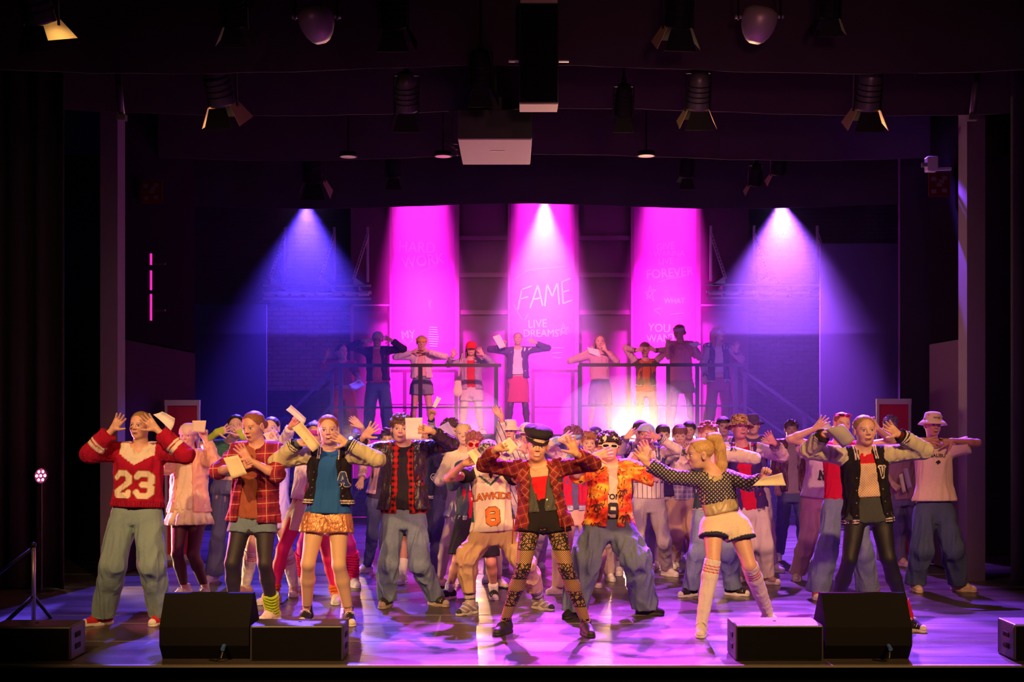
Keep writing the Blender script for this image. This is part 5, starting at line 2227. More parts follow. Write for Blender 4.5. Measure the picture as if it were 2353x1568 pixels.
LD = [(95, 52, 9.6, 1.3, 'lantern with one barn door coloured as lit yellow at the top left corner', (0, 2, 0, 1), True, .25, 3),
      (540, 60, 10.2, 1.0, 'dark unlit lantern left of the left shell lamp', (1, 1, 1, 1), False, 0, 0),
      (905, 62, 10.0, 1.15, 'dark lantern with black barn doors left of the hanging speaker', (1, 1, 1, 1), False, 0, 0),
      (1558, 60, 10.0, 1.15, 'lantern with barn doors coloured as lit yellow left of the right shell lamp', (2, 1, 1, 1), False, -.1, 2),
      (1905, 40, 10.2, .9, 'dark unlit lantern right of the right shell lamp', (1, 1, 1, 1), False, 0, 0),
      (512, 240, 11.3, 1.25, 'lantern with barn doors coloured as lit white and yellow below the left shell lamp', (2, 1, 2, 1), True, .3, 3),
      (935, 255, 11.5, 1.1, 'silver lantern left of the projector box', (1, 1, 0, 1), True, 0, 0),
      (1105, 200, 10.95, 1.0, 'dark lantern partly behind the projector box', (0, 1, 1, 1), False, 0, 0),
      (1432, 265, 11.6, .9, 'dark lantern right of the hanging speaker', (0, 1, 0, 1), False, 0, 0),
      (1603, 250, 11.4, 1.1, 'silver lantern with two thin barn doors coloured as lit yellow', (2, 1, 2, 1), True, 0, 1.5),
      (1992, 250, 11.4, 1.2, 'lantern with barn doors coloured as lit yellow and magenta at the right', (2, 1, 2, 1), True, 0, 3),
      (722, 415, 15.2, 1.3, 'dark lantern straight above the left blue beam', (1, 1, 2, 1), False, 0, 0),
      (905, 405, 15.25, .9, 'small dark lantern above the left lit column', (0, 1, 0, 1), False, 0, 0),
      (1577, 405, 15.25, .9, 'small dark lantern above the right lit column', (0, 1, 0, 1), False, 0, 0),
      (1788, 400, 15.25, .9, 'small lantern with one barn door coloured as lit orange above the right beam', (2, 0, 0, 0), False, 0, 0),
      (1735, 425, 15.2, .8, 'small lantern lowest above the right beam', (2, 0, 0, 0), False, 0, 0)]
for px, py, d, sc, lab, doors, sil, roll, lt in LD:
    fresnel(px, py, d, sc, lab, doors, sil, roll, lt)

for px, tx, sd in ((727, 12, 'left'), (1745, -12, 'right')):
    d = 10.3
    c = W(px, 45, d)
    e = empty('shell_lamp', c)
    tag(e, 'egg shaped grey metal lamp housing hanging at the top, %s one of the two' % sd, 'stage light', 'egg shaped lamp housings')
    q = Vector((math.sin(math.radians(tx)), .25, -1)).to_track_quat('Z', 'Y').to_matrix().to_4x4()
    prof = [(0, -.10), (.09, -.095), (.135, -.06), (.140, 0), (.130, .06), (.105, .12), (.07, .165), (.035, .185), (.03, .18), (0, .18)]
    MB().lathe(prof, q, 28).build('housing', flat('shell_grey', (.50, .42, .40), .42, .35), e, True)
    for s in (-1, 1):
        MB().tube([(s * .14, 0, .02), (s * .19, 0, .02)], .014, 8).build('pivot_pin', ALU, e, True)
        MB().bar((s * .165, 0, .0), (s * .165, 0, .35), .012, .035).build('yoke', LAMPM, e)
    MB().box((0, 0, .36), (.36, .03, .012)).build('yoke_top', LAMPM, e)
    MB().tube([(0, 0, .36), (0, 0, 7.46 - c[2])], .012, 6).build('hanging_rod', LAMPM, e)

# flying bars
for i, (d, z) in enumerate(((10.3, 5.05), (11.7, 4.92), (15.2, 4.78), (18.5, 4.78))):
    o = MB().tube([(-6.5, d, z), (6.5, d, z)], .024, 10).build('lighting_bar', LAMPM, None, True)
    for x in (-6, -2, 2, 6):
        MB().tube([(x, d, z), (x, d, 7.46)], .008, 6).build('drop_wire', LAMPM, o)
    tag(o, 'long dark pipe carrying lanterns, %s from the hall' % ('nearest', 'second', 'third', 'farthest')[i], 'pipe', 'overhead lighting bars')
# upright pipes near the pillars
for px, sd in ((270, 'left'), (2246, 'right')):
    d = 11.7
    a, b = W(px, 160, d), W(px + (10 if px < 999 else -12), 268, d)
    e = empty('drop_pipe', b)
    tag(e, 'short grey tube with a fitting hanging above the %s pillar' % sd, 'pipe', 'short hanging tubes')
    MB().tube([(0, 0, 0), tuple(a - b)], .028, 12).build('tube', LAMPS, e, True)
    MB().box((0, 0, -.01), (.08, .07, .05)).build('fitting', LAMPS, e)
    MB().tube([tuple(a - b), (a[0] - b[0], 0, 7.46 - b[2])], .012, 6).build('hanging_rod', LAMPM, e)
# flat ceiling lamps seen edge-on
for px, py, w_, sd in ((800, 361, .18, 'above the left blue beam'), (1018, 360, .20, 'left of the projector underside'), (1485, 359, .20, 'right of the projector underside')):
    d = 14.3
    c = W(px, py, d)
    e = empty('downlight', c)
    tag(e, 'small flat lamp seen edge-on ' + sd, 'lamp', 'small flat lamps under the third border')
    q = Vector((0, .001, -1)).to_track_quat('Z', 'Y').to_matrix().to_4x4()
    MB().lathe([(0, -.06), (.09, -.05), (.10, 0), (.085, 0), (.08, -.02), (0, -.02)], q, 24).build('housing', LAMPM, e, True)
    MB().tube([(0, 0, .03), (0, 0, 7.46 - c[2])], .008, 6).build('hanging_rod', LAMPM, e)
    MB().lathe([(0, .004), (.084, 0), (0, -.004)], q, 24).build('lens', flat('downlight_glass', (.75, .55, .35), .3), e)
# camera on the right wall
e = empty('wall_camera', W(2140, 378, 13.6))
tag(e, 'small pale box camera on an arm high beside the right pillar', 'camera')
MB().box((0, 0, 0), (.11, .12, .15), bev=.01).build('housing', flat('camera_grey', (.45, .42, .48), .5), e)
MB().box((-.08, -.02, -.01), (.05, .05, .04)).build('lens', flat('camera_lens_dark', (.15, .13, .18), .3), e)
MB().bar((.05, 0, -.05), (.38, .05, -.03), .03).build('arm', flat('camera_grey', (.45, .42, .48), .5), e)
# heads of the three violet beams
for px, py, d, sd in ((707, 459, 18.3, 'left'), (1250, 452, 18.3, 'central'), (1792, 455, 18.3, 'right')):
    c = W(px, py, d)
    e = empty('beam_lamp', c)
    tag(e, 'round violet stage lamp throwing the %s beam into the haze' % sd, 'stage light', 'violet beam lamps')
    q = Vector((0, -.35, -1)).to_track_quat('Z', 'Y').to_matrix().to_4x4()
    MB().lathe([(0, -.2), (.09, -.18), (.11, 0), (.10, 0), (.09, -.02), (0, -.02)], q, 20).build('housing', LAMPM, e, True)
    MB().tube([(0, .05, .15), (0, .05, 7.46 - c[2])], .012, 6).build('hanging_rod', LAMPM, e)
    mb = MB()
    for x, y in hexc:
        mb.lathe([(0, .006), (.024, 0), (0, -.006)], q @ Matrix.Translation((x * .085, y * .085, -.006)), 10)
    mb.build('diodes', flat('diode_violet', (.5, .4, 1), .5, emit=(.45, .35, 1), es=40), e)


# ------------------------------------------------------------------ front row
GF, GM, GB = 'dancers in the front row', 'dancers behind the front row', 'dancers on the raised platform'
DENIM, LDENIM, GDENIM = (.10, .15, .26), (.28, .34, .44), (.20, .22, .22)
CREAM, WHITE, NAVY, BLACK = (.78, .68, .50), (.80, .76, .74), (.03, .035, .10), (.012, .010, .014)


def sweater_cf(C, tg, t, X):
    x, y, z = X.T
    b = tg == 1
    L = X[:, 1].max()
    vn = b & (z > 0) & (y > .36) & (np.abs(x) < .13) & (y - .372 > np.abs(x) * .62 - .012)
    C[vn] = (.80, .72, .55)
    f = np.isin(tg, (3, 5))
    C[f & (((t > .30) & (t < .42)) | ((t > .46) & (t < .52)))] = (.80, .72, .55)
    rb = b & (y < y[b].min() + .055)
    C[rb] = C[rb] * (.75 + .25 * np.sign(np.sin(x[rb] * 420)))[:, None]
    return C


F1 = build_person(dict(
    det='front', D=10.05, h=(323, 946, 1008, -14, 2, 3), sh=((268, 1040), (372, 1040)), S=1.02,
    L=((207, 1044), (258, 988), (277, 962), dict(pose='open')), R=((426, 1046), (361, 988), (340, 966), dict(pose='open')),
    hip=((285, 1178), (345, 1178)), kn=((266, 1296), (358, 1296)), ft=((232, 1438, -50), (367, 1436, -15)),
    label='person in red knitted sweater with number 23 and grey wide trousers', group=GF, mouth='open',
    hair=('tied', (.30, .17, .07)), shoes=('low', (.62, .02, .03), (.85, .80, .70)),
    cl=[dict(k='pants', n='trousers', c=(.23, .34, .33), r=(.105, .095, .088), fab='cloth', wr=(.16, .009, .3)),
        dict(k='top', n='sweater', c=(.42, .006, .035), hem=1166, inf=.046, flare=.012, sl=1.86, r0=.074, r1=.062, fab='knit', cf=sweater_cf, neck=.07,
             vneck=.06, wr=(.13, .008)),
        dict(k='leg', n='sock', a=-.1, b=.35, c=(.6, .01, .03), side=1), dict(k='leg', n='sock', a=-.1, b=.35, c=(.6, .01, .03), side=-1)]))


def letters(info, gar, shapes, parts, name, depth=.35, front=1):
    """shapes: list of (V, F, material, offset)"""
    o, f = info['gar'][gar]
    for V, Fc, m, off in shapes:
        print_shape(name, V, Fc, info['TF'], f, m, o, info['base'], off, depth, front)


PR_CREAM = flat('print_cream', (.85, .74, .50), .9, bump=.4, bscale=400)
PR_DARK = flat('print_dark', (.02, .02, .03), .9)
PR_GOLD = flat('print_gold', (.42, .28, .10), .9)
PR_ORANGE = flat('print_orange', (.80, .20, .03), .8)
PR_BROWN = flat('print_brown', (.10, .03, .02), .8)
PR_BLUE = flat('print_blue', (.03, .07, .22), .9, bump=.4, bscale=400)
PR_WHITE = flat('print_white', (.85, .82, .80), .9)

for ch, x0 in (('2', -.140), ('3', .022)):
    for w_, m_, of_ in ((.052, PR_GOLD, .004), (.040, PR_CREAM, .0065)):
        V, Fc = strokes2d(BLOCK[ch], w_, x0, .130, .165, .95)
        letters(F1, 'sweater', [(V, Fc, m_, of_)], 1, 'knitted_number')


def pants(c=DENIM, r=(.086, .068, .064), fab='denim', n='jeans', **k):
    return dict(k='pants', n=n, c=c, r=r, fab=fab, **k)


def top(n, c, hem, fab='cloth', **k):
    return dict(k='top', n=n, c=c, hem=hem, fab=fab, **k)


def varsity(c, slv, cuff, stripe, hem, n='varsity_jacket', **k):
    k.setdefault('rib', cuff)
    return dict(k='jacket', n=n, c=c, sleeve=slv, cuff=cuff, stripe=stripe, hem=hem, **k)


PLAID1 = plaid('plaid_red_cream', (.36, .02, .05), (.16, .01, .035), (.75, .50, .28), .095, .04)
F2 = build_person(dict(
    det='front', D=10.2, h=(583, 940, 1013, -24, 14, -2), sh=((548, 1036), (632, 1036)),
    L=((500, 1084), (553, 1074), (575, 1062), dict(pose='grip', ws=1.2)), R=((636, 1092), (573, 1058), (548, 1026), dict(pose='open', back=False)),
    hip=((556, 1196), (610, 1196)), kn=((537, 1293), (614, 1293)), ft=((536, 1434, -20), (624, 1430, -28)),
    label='person in open red plaid shirt, denim shorts, black tights and lime leg warmers', group=GF, mouth='open', skin=(.76, .46, .34),
    hair=('lowbun', (.26, .09, .04)), shoes=('low', (.78, .70, .60), (.85, .80, .70)),
    cl=[dict(k='tights', n='tights', c=(.025, .022, .025), r=(.084, .056, .038), fab='tights', inf=.004, wr=(.2, .001), hz=.02),
        pants((.16, .24, .28), (.092, .094), n='denim_shorts', hf=.30, wu=.2, wr=(.08, .003), pf=.001),
        top('t_shirt', (.34, .10, .05), 1192, inf=.017, sl=.3, vneck=.03),
        dict(k='jacket', n='plaid_shirt', mat=PLAID1, hem=1200, inf=.038, sl=1.12, r0=.060, r1=.060, open=(.085, .03), x0=-.03, flare=.02),
        dict(k='leg', n='leg_warmer', a=-.06, b=.36, c=(.42, .62, .03), ribs=1, inf=.020, fab='knit')]))
F3 = build_person(dict(
    det='front', D=10.15, h=(755, 950, 1021, 6, 3, -3), sh=((712, 1045), (802, 1045)),
    L=((636, 1062), (684, 1018), (716, 1012), dict(pose='grip')), R=((866, 1056), (800, 1020), (768, 1003), dict(pose='open')),
    hip=((728, 1192), (778, 1192)), kn=((713, 1293), (781, 1297)), ft=((703, 1432, -8), (800, 1436, 14)),
    label='person in black varsity jacket with letter A over blue t-shirt and bronze shorts', group=GF, mouth='open',
    hair=('tied', (.30, .10, .04)), shoes=('high', (.02, .02, .025), (.80, .72, .58)), skin=(.82, .55, .40),
    cl=[dict(k='tights', n='tights', c=(.70, .46, .24), r=(.084, .056, .036), fab='tights', inf=.003, wr=(.2, .001), hz=.05),
        pants((.72, .33, .13), (.108, .112), n='satin_shorts', fab='foil', hf=.33, wu=.2, wr=(.07, .007), pf=.002),
        top('t_shirt', (.02, .12, .36), 1180, inf=.020, sl=.5, flare=.015, wr=(.14, .006, .3)),
        varsity((.014, .010, .014), (.62, .56, .30), (.015, .012, .016), (.80, .72, .55), 1160, open=(.115, .045), inf=.034, r0=.070, r1=.052, snaps=1, x0=.0, flare=.03)]))
for w_, m_, of_ in ((.032, PR_CREAM, .004), (.022, PR_BLUE, .007)):
    V, Fc = strokes2d(BLOCK['A'], w_, .088, .262, .088, .95, .003)
    letters(F3, 'varsity_jacket', [(V, Fc, m_, of_)], 1, 'letter_patch')

PLAID2 = plaid('plaid_red_black', (.50, .01, .012), (.015, .006, .008), (.45, .01, .01), .05, 0)
LEA = (.030, .020, .022)
F4 = build_person(dict(
    det='front', D=11.07, h=(921, 938, 1017, 4, 0, 4), sh=((872, 1036), (984, 1032)), S=1.06,
    L=((808, 1046), (836, 1004), (868, 974), dict(pose='wide', es=.3)), R=((1036, 1020), (990, 990), (958, 981), dict(pose='grip')),
    hip=((893, 1186), (962, 1186)), kn=((893, 1293), (966, 1293)), ft=((887, 1396, -12), (1000, 1393, 38)),
    label='person with curly hair in black leather jacket, red check shirt and jeans', group=GF, mouth='open',
    hair=('curly', (.11, .045, .025)), shoes=('low', (.03, .028, .022), (.40, .33, .22)), skin=(.80, .50, .33),
    cl=[pants((.17, .235, .31), (.092, .078, .071), hz=-.03, wr=(.15, .010, .35)),
        top('t_shirt', (.020, .017, .024), 1172, inf=.020, sl=.4, wr=(.16, .006, .3)),
        dict(k='jacket', n='check_shirt', mat=PLAID2, hem=1180, inf=.032, sl=1.0, r0=.055, r1=.05, open=(.055, .030), x0=-.0, flare=.0),
        dict(k='jacket', n='leather_jacket', c=LEA, fab='leather', hem=1172, inf=.042, sl=1.88, r0=.070, r1=.052, open=(.105, .075), flare=.03, wr=(.09, .008))]))

# centre dancer
PLAID3 = plaid('plaid_maroon_cream', (.24, .018, .020), (.13, .010, .015), (.62, .38, .20), .060, .35, .004, .3)
PLAID4 = plaid('plaid_lapel', (.27, .028, .022), (.17, .014, .015), (.66, .42, .22), .045, .9, .004, .4)
F5 = build_person(dict(
    det='front', D=9.65, h=(1234, 975, 1060, 2, 4, 5), sh=((1192, 1082), (1282, 1078)), S=1.0, hq=1.0,
    L=((1112, 1068), (1140, 1032), (1170, 1020), dict(pose='grip', ws=1)), R=((1362, 1066), (1324, 1044), (1306, 1008), dict(pose='wide')),
    hip=((1220, 1196), (1276, 1196)), kn=((1201, 1303), (1299, 1303)), ft=((1160, 1458, -28), (1348, 1461, 8)),
    label='person in black baker cap, maroon plaid jacket, black shorts and lace tights, front centre', group=GF, mouth='smile', skin=(.72, .43, .26),
    hair=('lowbun', (.045, .02, .015)), hat=('baker', (.010, .008, .012)), shoes=('boot', (.018, .014, .016), (.02, .02, .02)), lip=(.50, .12, .12), eye=(.04, .02, .01),
    cl=[dict(k='tights', n='lace_tights', mat=lace('lace_tights', (.012, .008, .008), (.46, .26, .12)), r=(.082, .052, .036), inf=.003, wr=(.2, .001), hz=.02),
        pants((.012, .009, .012), (.100, .102), n='velvet_shorts', fab='velvet', hf=.26, wu=.45, wr=(.07, .005)),
        top('camisole', (.62, .012, .02), 1165, inf=.006, sl=0, u1=.86, wr=(.05, .004)),
        dict(k='jacket', n='waistcoat', c=(.075, .078, .070), hem=1176, inf=.026, sl=0, open=(.006, .095), flare=.0, fab='denim'),
        dict(k='jacket', n='plaid_jacket', mat=PLAID3, hem=1216, inf=.030, sl=1.84, r0=.062, r1=.050, open=(.115, .070), flare=.035, wr=(.07, .006))]))
o, f = F5['gar']['plaid_jacket']
for sg in (-1, 1):       # wide lapels
    V2 = [(sg * .060, .400), (sg * .135, .385), (sg * .165, .31), (sg * .120, .285), (sg * .150, .255), (sg * .088, .12), (sg * .070, .26)]
    me_v, me_f = [], []
    cxy = (sg * .105, .30)
    n_ = 6
    pts = []
    for i in range(len(V2)):
        a, b = V2[i], V2[(i + 1) % len(V2)]
        for k in range(4):
            pts.append((a[0] + (b[0] - a[0]) * k / 4, a[1] + (b[1] - a[1]) * k / 4))
    m = len(pts)
    for r in (1.0, .66, .33):
        me_v += [(cxy[0] + (p[0] - cxy[0]) * r, cxy[1] + (p[1] - cxy[1]) * r) for p in pts]
    me_v.append(cxy)
    for r in range(2):
        for i in range(m):
            me_f.append([r * m + i, r * m + (i + 1) % m, (r + 1) * m + (i + 1) % m, (r + 1) * m + i])
    for i in range(m):
        me_f.append([2 * m + i, 2 * m + (i + 1) % m, 3 * m])
    lp = print_shape('lapel', me_v, me_f, F5['TF'], f, PLAID4, o, F5['base'], .016)
    sm = lp.modifiers.new('thick', 'SOLIDIFY')
    sm.thickness = .012
    sm.offset = 0
GOLD = flat('gold_stud', (.85, .60, .25), .25, .9)
for x, y in ((-.135, .36), (.130, .37), (-.10, .27), (.085, .31)):
    V, Fc = strokes2d([[(0, 0), (.001, 0)]], .010, x, y, 1, 1, .003)
    print_shape('stud', V, Fc, F5['TF'], f, GOLD, o, F5['base'], .018)
o2, f2 = F5['gar']['waistcoat']
for x, y in ((-.03, .20), (.03, .20), (-.035, .15), (.04, .15), (-.04, .10), (.045, .1)):
    V, Fc = strokes2d([[(0, 0), (.001, 0)]], .009, x, y, 1, 1, .003)
    print_shape('stud', V, Fc, F5['TF'], f2, GOLD, o2, F5['base'], .004)
# shoulder ruffles and the hanging strap
for sg, a in ((-1, F5['arms'][0]), (1, F5['arms'][1])):
    c = a[0] + np.array([0, 0, .045])
    mb = MB()
    for i in range(9):
        t = -1 + i / 4
        mb.lathe([(0, .02), (.016, .010), (.018, 0), (.010, -.014), (0, -.016)], Matrix.Translation(Vector(c + np.array([t * .055, -.02 + .02 * (i % 2), .012 - .03 * t * t + .008 * (i % 3)]))) @ Matrix.Rotation(i, 4, 'Y'), 8)
    r_ = mb.build('shoulder_ruffle', PLAID3, None, True, F5['base'])
    r_.location = (0, 0, 0)
    r_.parent = o
A_, B_ = W(1181, 1180, 9.5), W(1177, 1250, 9.5)
r_ = MB().bar(A_, B_, .042, .008).build('hanging_strap', PLAID3, o, False, F5['base'])
A_, B_ = W(1296, 1178, 9.5), W(1299, 1222, 9.5)
r_ = MB().bar(A_, B_, .036, .008).build('hanging_strap', PLAID3, o, False, F5['base'])
T = F5['T']
MB().tube([T(-.048, -.135, .030), T(0, -.165, .062), T(.048, -.135, .030)], .0012, 5).build('necklace', GOLD, F5['root'], True, F5['base'])

CAPP = blotch('cap_patches', (.06, .055, .05), (.42, .38, .32), 60, .5)
F6 = build_person(dict(
    det='front', D=10.75, h=(1121, 1012, 1073, -4, 22, 3), sh=((1086, 1090), (1166, 1090)), S=.98,
    L=((1030, 1100), (1066, 1066), (1088, 1056), dict(pose='grip', ws=1.1)), R=((1206, 1112), (1170, 1070), (1150, 1052), dict(pose='open')),
    hip=((1112, 1226), (1160, 1226)), kn=((1073, 1280), (1205, 1292)), ft=((1080, 1413, -42), (1240, 1402, 42)),
    label='person crouching in white basketball vest with number 8 and khaki trousers', group=GF, mouth='closed',
    hair=('short', (.10, .05, .03)), hat=('cap', (.1, .09, .08), CAPP), shoes=('runner', (.30, .27, .22), (.62, .58, .50)), skin=(.60, .34, .19),
    cl=[pants((.62, .43, .20), (.100, .086, .064), n='khaki_trousers', fab='cloth', hf=1.72, wr=(.12, .011, .6)),
        dict(k='leg', n='sock', a=-.05, b=.36, c=(.60, .52, .42), inf=.010, stripes=((.04, .03, .03), ((.35, .42), (.6, .66), (.82, 1.0)))),
        top('t_shirt', (.020, .016, .020), 1190, inf=.008, sl=.45, r0=.062),
        top('basketball_vest', (.80, .70, .52), 1221, inf=.030, sl=0, flare=.02, neck=.085, vneck=.08, fab='cloth', wr=(.13, .007, .35),
            cf=lambda C, tg, t, X: np.where(((np.abs(X[:, 0]) > .155) & (X[:, 1] > .1))[:, None], np.array([.02, .10, .08]),
                                            np.where(((X[:, 1] > .385 + np.abs(X[:, 0]) * .9) & (X[:, 1] < .41 + np.abs(X[:, 0]) * .9) & (np.abs(X[:, 0]) < .09) & (X[:, 2] > 0))[:, None],
                                                     np.array([.02, .10, .08]), C)))]))
for b_, m_, of_ in ((.0040, PR_BROWN, .004), (.0008, PR_ORANGE, .0065)):
    V, Fc = text2d('LAWKIDS', .074, b_, .6)
    letters(F6, 'basketball_vest', [([(x, y + .305) for x, y in V], Fc, m_, of_)], 1, 'team_name')
o, f = F6['gar']['basketball_vest']
for w_, m_, of_ in ((.044, PR_BROWN, .004), (.034, PR_ORANGE, .0065)):
    V, Fc = strokes2d(BLOCK['8'], w_, -.040, .085, .115, 1.05, .004)
    letters(F6, 'basketball_vest', [(V, Fc, m_, of_)], 1, 'printed_number')
COWH = blotch('cow_print', (.78, .70, .50), (.02, .015, .015), 26, .47)
F7 = build_person(dict(
    det='front', D=10.55, h=(1398, 984, 1060, 4, -6, 2), sh=((1362, 1080), (1444, 1076)), S=1.02,
    L=((1326, 1090), (1366, 1048), (1400, 1040), dict(pose='open')), R=((1506, 1098), (1497, 1050), (1474, 1018), dict(pose='open', es=.4)),
    hip=((1372, 1214), (1424, 1214)), kn=((1345, 1288), (1458, 1282)), ft=((1318, 1420, -30), (1484, 1414, 55)),
    label='person in white sunglasses, cow print hat and orange palm tree shirt', group=GF, mouth='closed',
    hair=('curly', (.035, .018, .012)), hat=('backcap', (.8, .7, .5), COWH), shoes=('dark', (.015, .013, .015), (.03, .03, .03)), skin=(.80, .52, .36),
    glasses=dict(frame=(.85, .80, .62), lens=(.02, .015, .02), thick=.0045),
    cl=[pants((.12, .16, .20), (.120, .112, .100), n='baggy_jeans', wr=(.17, .014, .5), hz=-.03),
        top('printed_t_shirt', (.72, .60, .42), 1190, inf=.018, sl=.4, cf=None),
        dict(k='jacket', n='palm_shirt', mat=hawaii('sunset_palm_print'), hem=1210, inf=.034, sl=.98, r0=.078, r1=.078, open=(.045, .03), x0=.02, flare=.03)]))
for V, Fc in (text2d('TON', .060, .002), ):
    letters(F7, 'printed_t_shirt', [([(x + .02, y + .25) for x, y in V], Fc, PR_DARK, .003)], 1, 'printed_word')
for V, Fc in (strokes2d(BLOCK['9'], .032, -.012, .07, .12, .95, .004),):
    letters(F7, 'printed_t_shirt', [(V, Fc, PR_DARK, .003)], 1, 'printed_number')
for V, Fc in (text2d('S', .050, .002), ):
    letters(F7, 'printed_t_shirt', [([(x + .02, y + .02) for x, y in V], Fc, PR_DARK, .003)], 1, 'printed_word')
PALM = []
for x0, y0, s_ in ((-.10, .13, 1.0), (.095, .26, .8), (-.10, .0, .7), (.12, .06, .8)):
    V, Fc = [], []
    for a in (-160, -120, -60, -20, 20, 200):
        pa = [(x0, y0 + .05 * s_)]
        r_ = math.radians(a)
        pa += [(x0 + math.cos(r_) * .03 * s_, y0 + .05 * s_ + math.sin(r_) * .02 * s_ + .010), (x0 + math.cos(r_) * .05 * s_, y0 + .05 * s_ + math.sin(r_) * .035 * s_ - .006)]
        v, ff = strokes2d([pa], .009, 0, 0, 1, 1, .003)
        Fc += [[i + len(V) for i in q] for q in ff]
        V += v
    v, ff = strokes2d([[(x0, y0 + .05 * s_), (x0 + .006, y0), (x0, y0 - .05 * s_)]], .008, 0, 0, 1, 1, .003)
    Fc += [[i + len(V) for i in q] for q in ff]
    V += v
    letters(F7, 'palm_shirt', [(V, Fc, PR_BROWN, .004)], 1, 'palm_print')

NET1 = netting('navy_mesh_over_yellow', (.012, .018, .085), (.42, .36, .16), .021, .009)
F8 = build_person(dict(
    det='front', D=9.8, h=(1607, 1004, 1078, -78, 6, 4), sh=((1612, 1104), (1674, 1098)), S=1.0,
    L=((1543, 1096), (1486, 1066), (1466, 1034), dict(pose='open', es=.5, ws=.4)), R=((1722, 1112), (1752, 1104), (1762, 1080), dict(pose='grip', ws=1)),
    hip=((1640, 1208), (1692, 1208)), kn=((1638, 1288), (1712, 1294)), ft=((1614, 1462, -14), (1768, 1440, 22)), tw=-.04,
    label='person with long blond ponytail in blue mesh top, cream shorts and striped knee socks', group=GF, mouth='closed', skin=(.80, .52, .36),
    hair=('tied', (.52, .33, .11)), shoes=('high', (.72, .66, .50), (.82, .76, .62)),
    cl=[pants((.80, .70, .46), (.104, .108), n='cream_shorts', fab='cloth', hf=.36, wu=.25, wr=(.09, .006),
              cf=lambda C, tg, t, X: np.where((np.isin(tg, (6, 8)) & (t > .90))[:, None], np.array([.03, .035, .06]), C)),
        dict(k='leg', n='knee_sock', a=-.05, b=1.02, c=(.80, .72, .56), inf=.009, stripes=((.60, .015, .03), ((.90, .915), (.855, .87), (.81, .825)))),
        top('satin_top', (.50, .42, .20), 1178, inf=.005, sl=.2, fab='satin', wr=(.08, .006)),
        top('mesh_top', (0, 0, 0), 1150, inf=.014, sl=1.9, r0=.060, r1=.052, mat=NET1, flare=-.004, wr=(.09, .004))]))
T, q_ = F8['T'], F8['q']
HB = [rc(T(0, .080, -.070), T(0, .110, -.088), .026, .024, k=.01)]
pp = [(0, .110, -.088), (.0, .105, -.125), (0, .03, -.150), (0, -.09, -.150), (.0, -.21, -.135), (.0, -.33, -.11), (0, -.42, -.085)]
rr = [.026, .034, .036, .036, .032, .024, .008]
for i in range(6):
    for dx, dz in ((-.010, 0), (.012, .006), (0, -.010)):
        HB.append(rc(T(dx + pp[i][0], pp[i][1], pp[i][2] + dz), T(dx + pp[i + 1][0], pp[i + 1][1], pp[i + 1][2] + dz * 1.5), rr[i], rr[i + 1], k=.015))
V, Fc = surf(HB, .005)
N = vnormals(V, Fc)
V = V + N * (np.sin(V[:, 0] * 500 + V[:, 1] * 400) * .0018)[:, None]
mesh_np('ponytail', V, Fc, fabric('hair'), F8['root'], F8['base'], np.tile(np.array((.55, .36, .12)), (len(V), 1)))
MB().lathe([(.026, -.012), (.032, -.008), (.032, .008), (.026, .012)], M4(T(0, .1, -.082), F8['Mh'], 1) @ Matrix.Rotation(.6, 4, 'X'), 16, closed=True).build('hair_tie', BLKM, F8['root'], True, F8['base'])
MB().tube([T(-.079, -.005, 0), T(-.078, -.03, .03), T(-.06, -.052, .068), T(-.045, -.055, .080)], .002, 6).build('headset_microphone', BLKM, F8['root'], True, F8['base'])

NET2 = netting('cream_mesh_over_red', (.80, .66, .38), (.42, .10, .06), .0135, .0075)
F9 = build_person(dict(
    det='front', D=9.82, h=(1986, 945, 1024, 2, 0, -3), sh=((1938, 1048), (2034, 1046)), S=1.02,
    L=((1858, 1036), (1892, 1000), (1918, 990), dict(pose='grip')), R=((2122, 1036), (2066, 1000), (2034, 976), dict(pose='open')),
    hip=((1966, 1180), (2022, 1180)), kn=((1942, 1282), (2034, 1282)), ft=((1916, 1445, -15), (2090, 1451, 30)),
    label='person in black varsity jacket with letter V over mesh top, denim shorts and black leggings', group=GF, mouth='open', skin=(.80, .52, .34),
    hair=('tied', (.34, .20, .08)), shoes=('low', (.02, .018, .022), (.78, .68, .50)),
    cl=[dict(k='tights', n='leggings', c=(.012, .012, .014), r=(.086, .058, .046), fab='tights', inf=.004, wr=(.2, .002), hz=.05),
        dict(k='leg', n='sock', a=-.1, b=.3, c=(.60, .012, .03), inf=.012),
        pants((.065, .075, .065), (.090, .090), n='denim_shorts', hf=.20, wu=.30, wr=(.08, .005)),
        top('red_t_shirt', (.60, .012, .03), 1120, inf=.002, sl=.2),
        top('mesh_top', (0, 0, 0), 1143, inf=.017, sl=.2, mat=NET2, u1=.86, wr=(.10, .007)),
        varsity((.012, .010, .014), (.55, .52, .33), (.014, .012, .015), (.78, .70, .58), 1204, open=(.100, .045), inf=.034, r0=.072, r1=.056, snaps=1, flare=.0)]))
for w_, m_, of_ in ((.026, PR_CREAM, .004), (.007, PR_DARK, .007)):
    V, Fc = strokes2d(BLOCK['V'], w_, .085, .265, .075, .75, .003)
    letters(F9, 'varsity_jacket', [(V, Fc, m_, of_)], 1, 'letter_patch')
for info_, ks in ((F9, (0, 1)), ):
    for i in ks:
        sh, e, w, tip, oo, sgn = info_['arms'][i]
        pr = [rc(e + (w - e) * .78, w + (w - e) * .03, .040, .032, cuts=[(w + (w - e) * .03, unit(w - e))])]
        V, Fc = surf(pr, .005)
        mesh_np('ribbed_cuff', V, Fc, fabric('knit'), info_['gar']['varsity_jacket'][0], info_['base'], np.tile(np.array((.12, .012, .018)), (len(V), 1)))
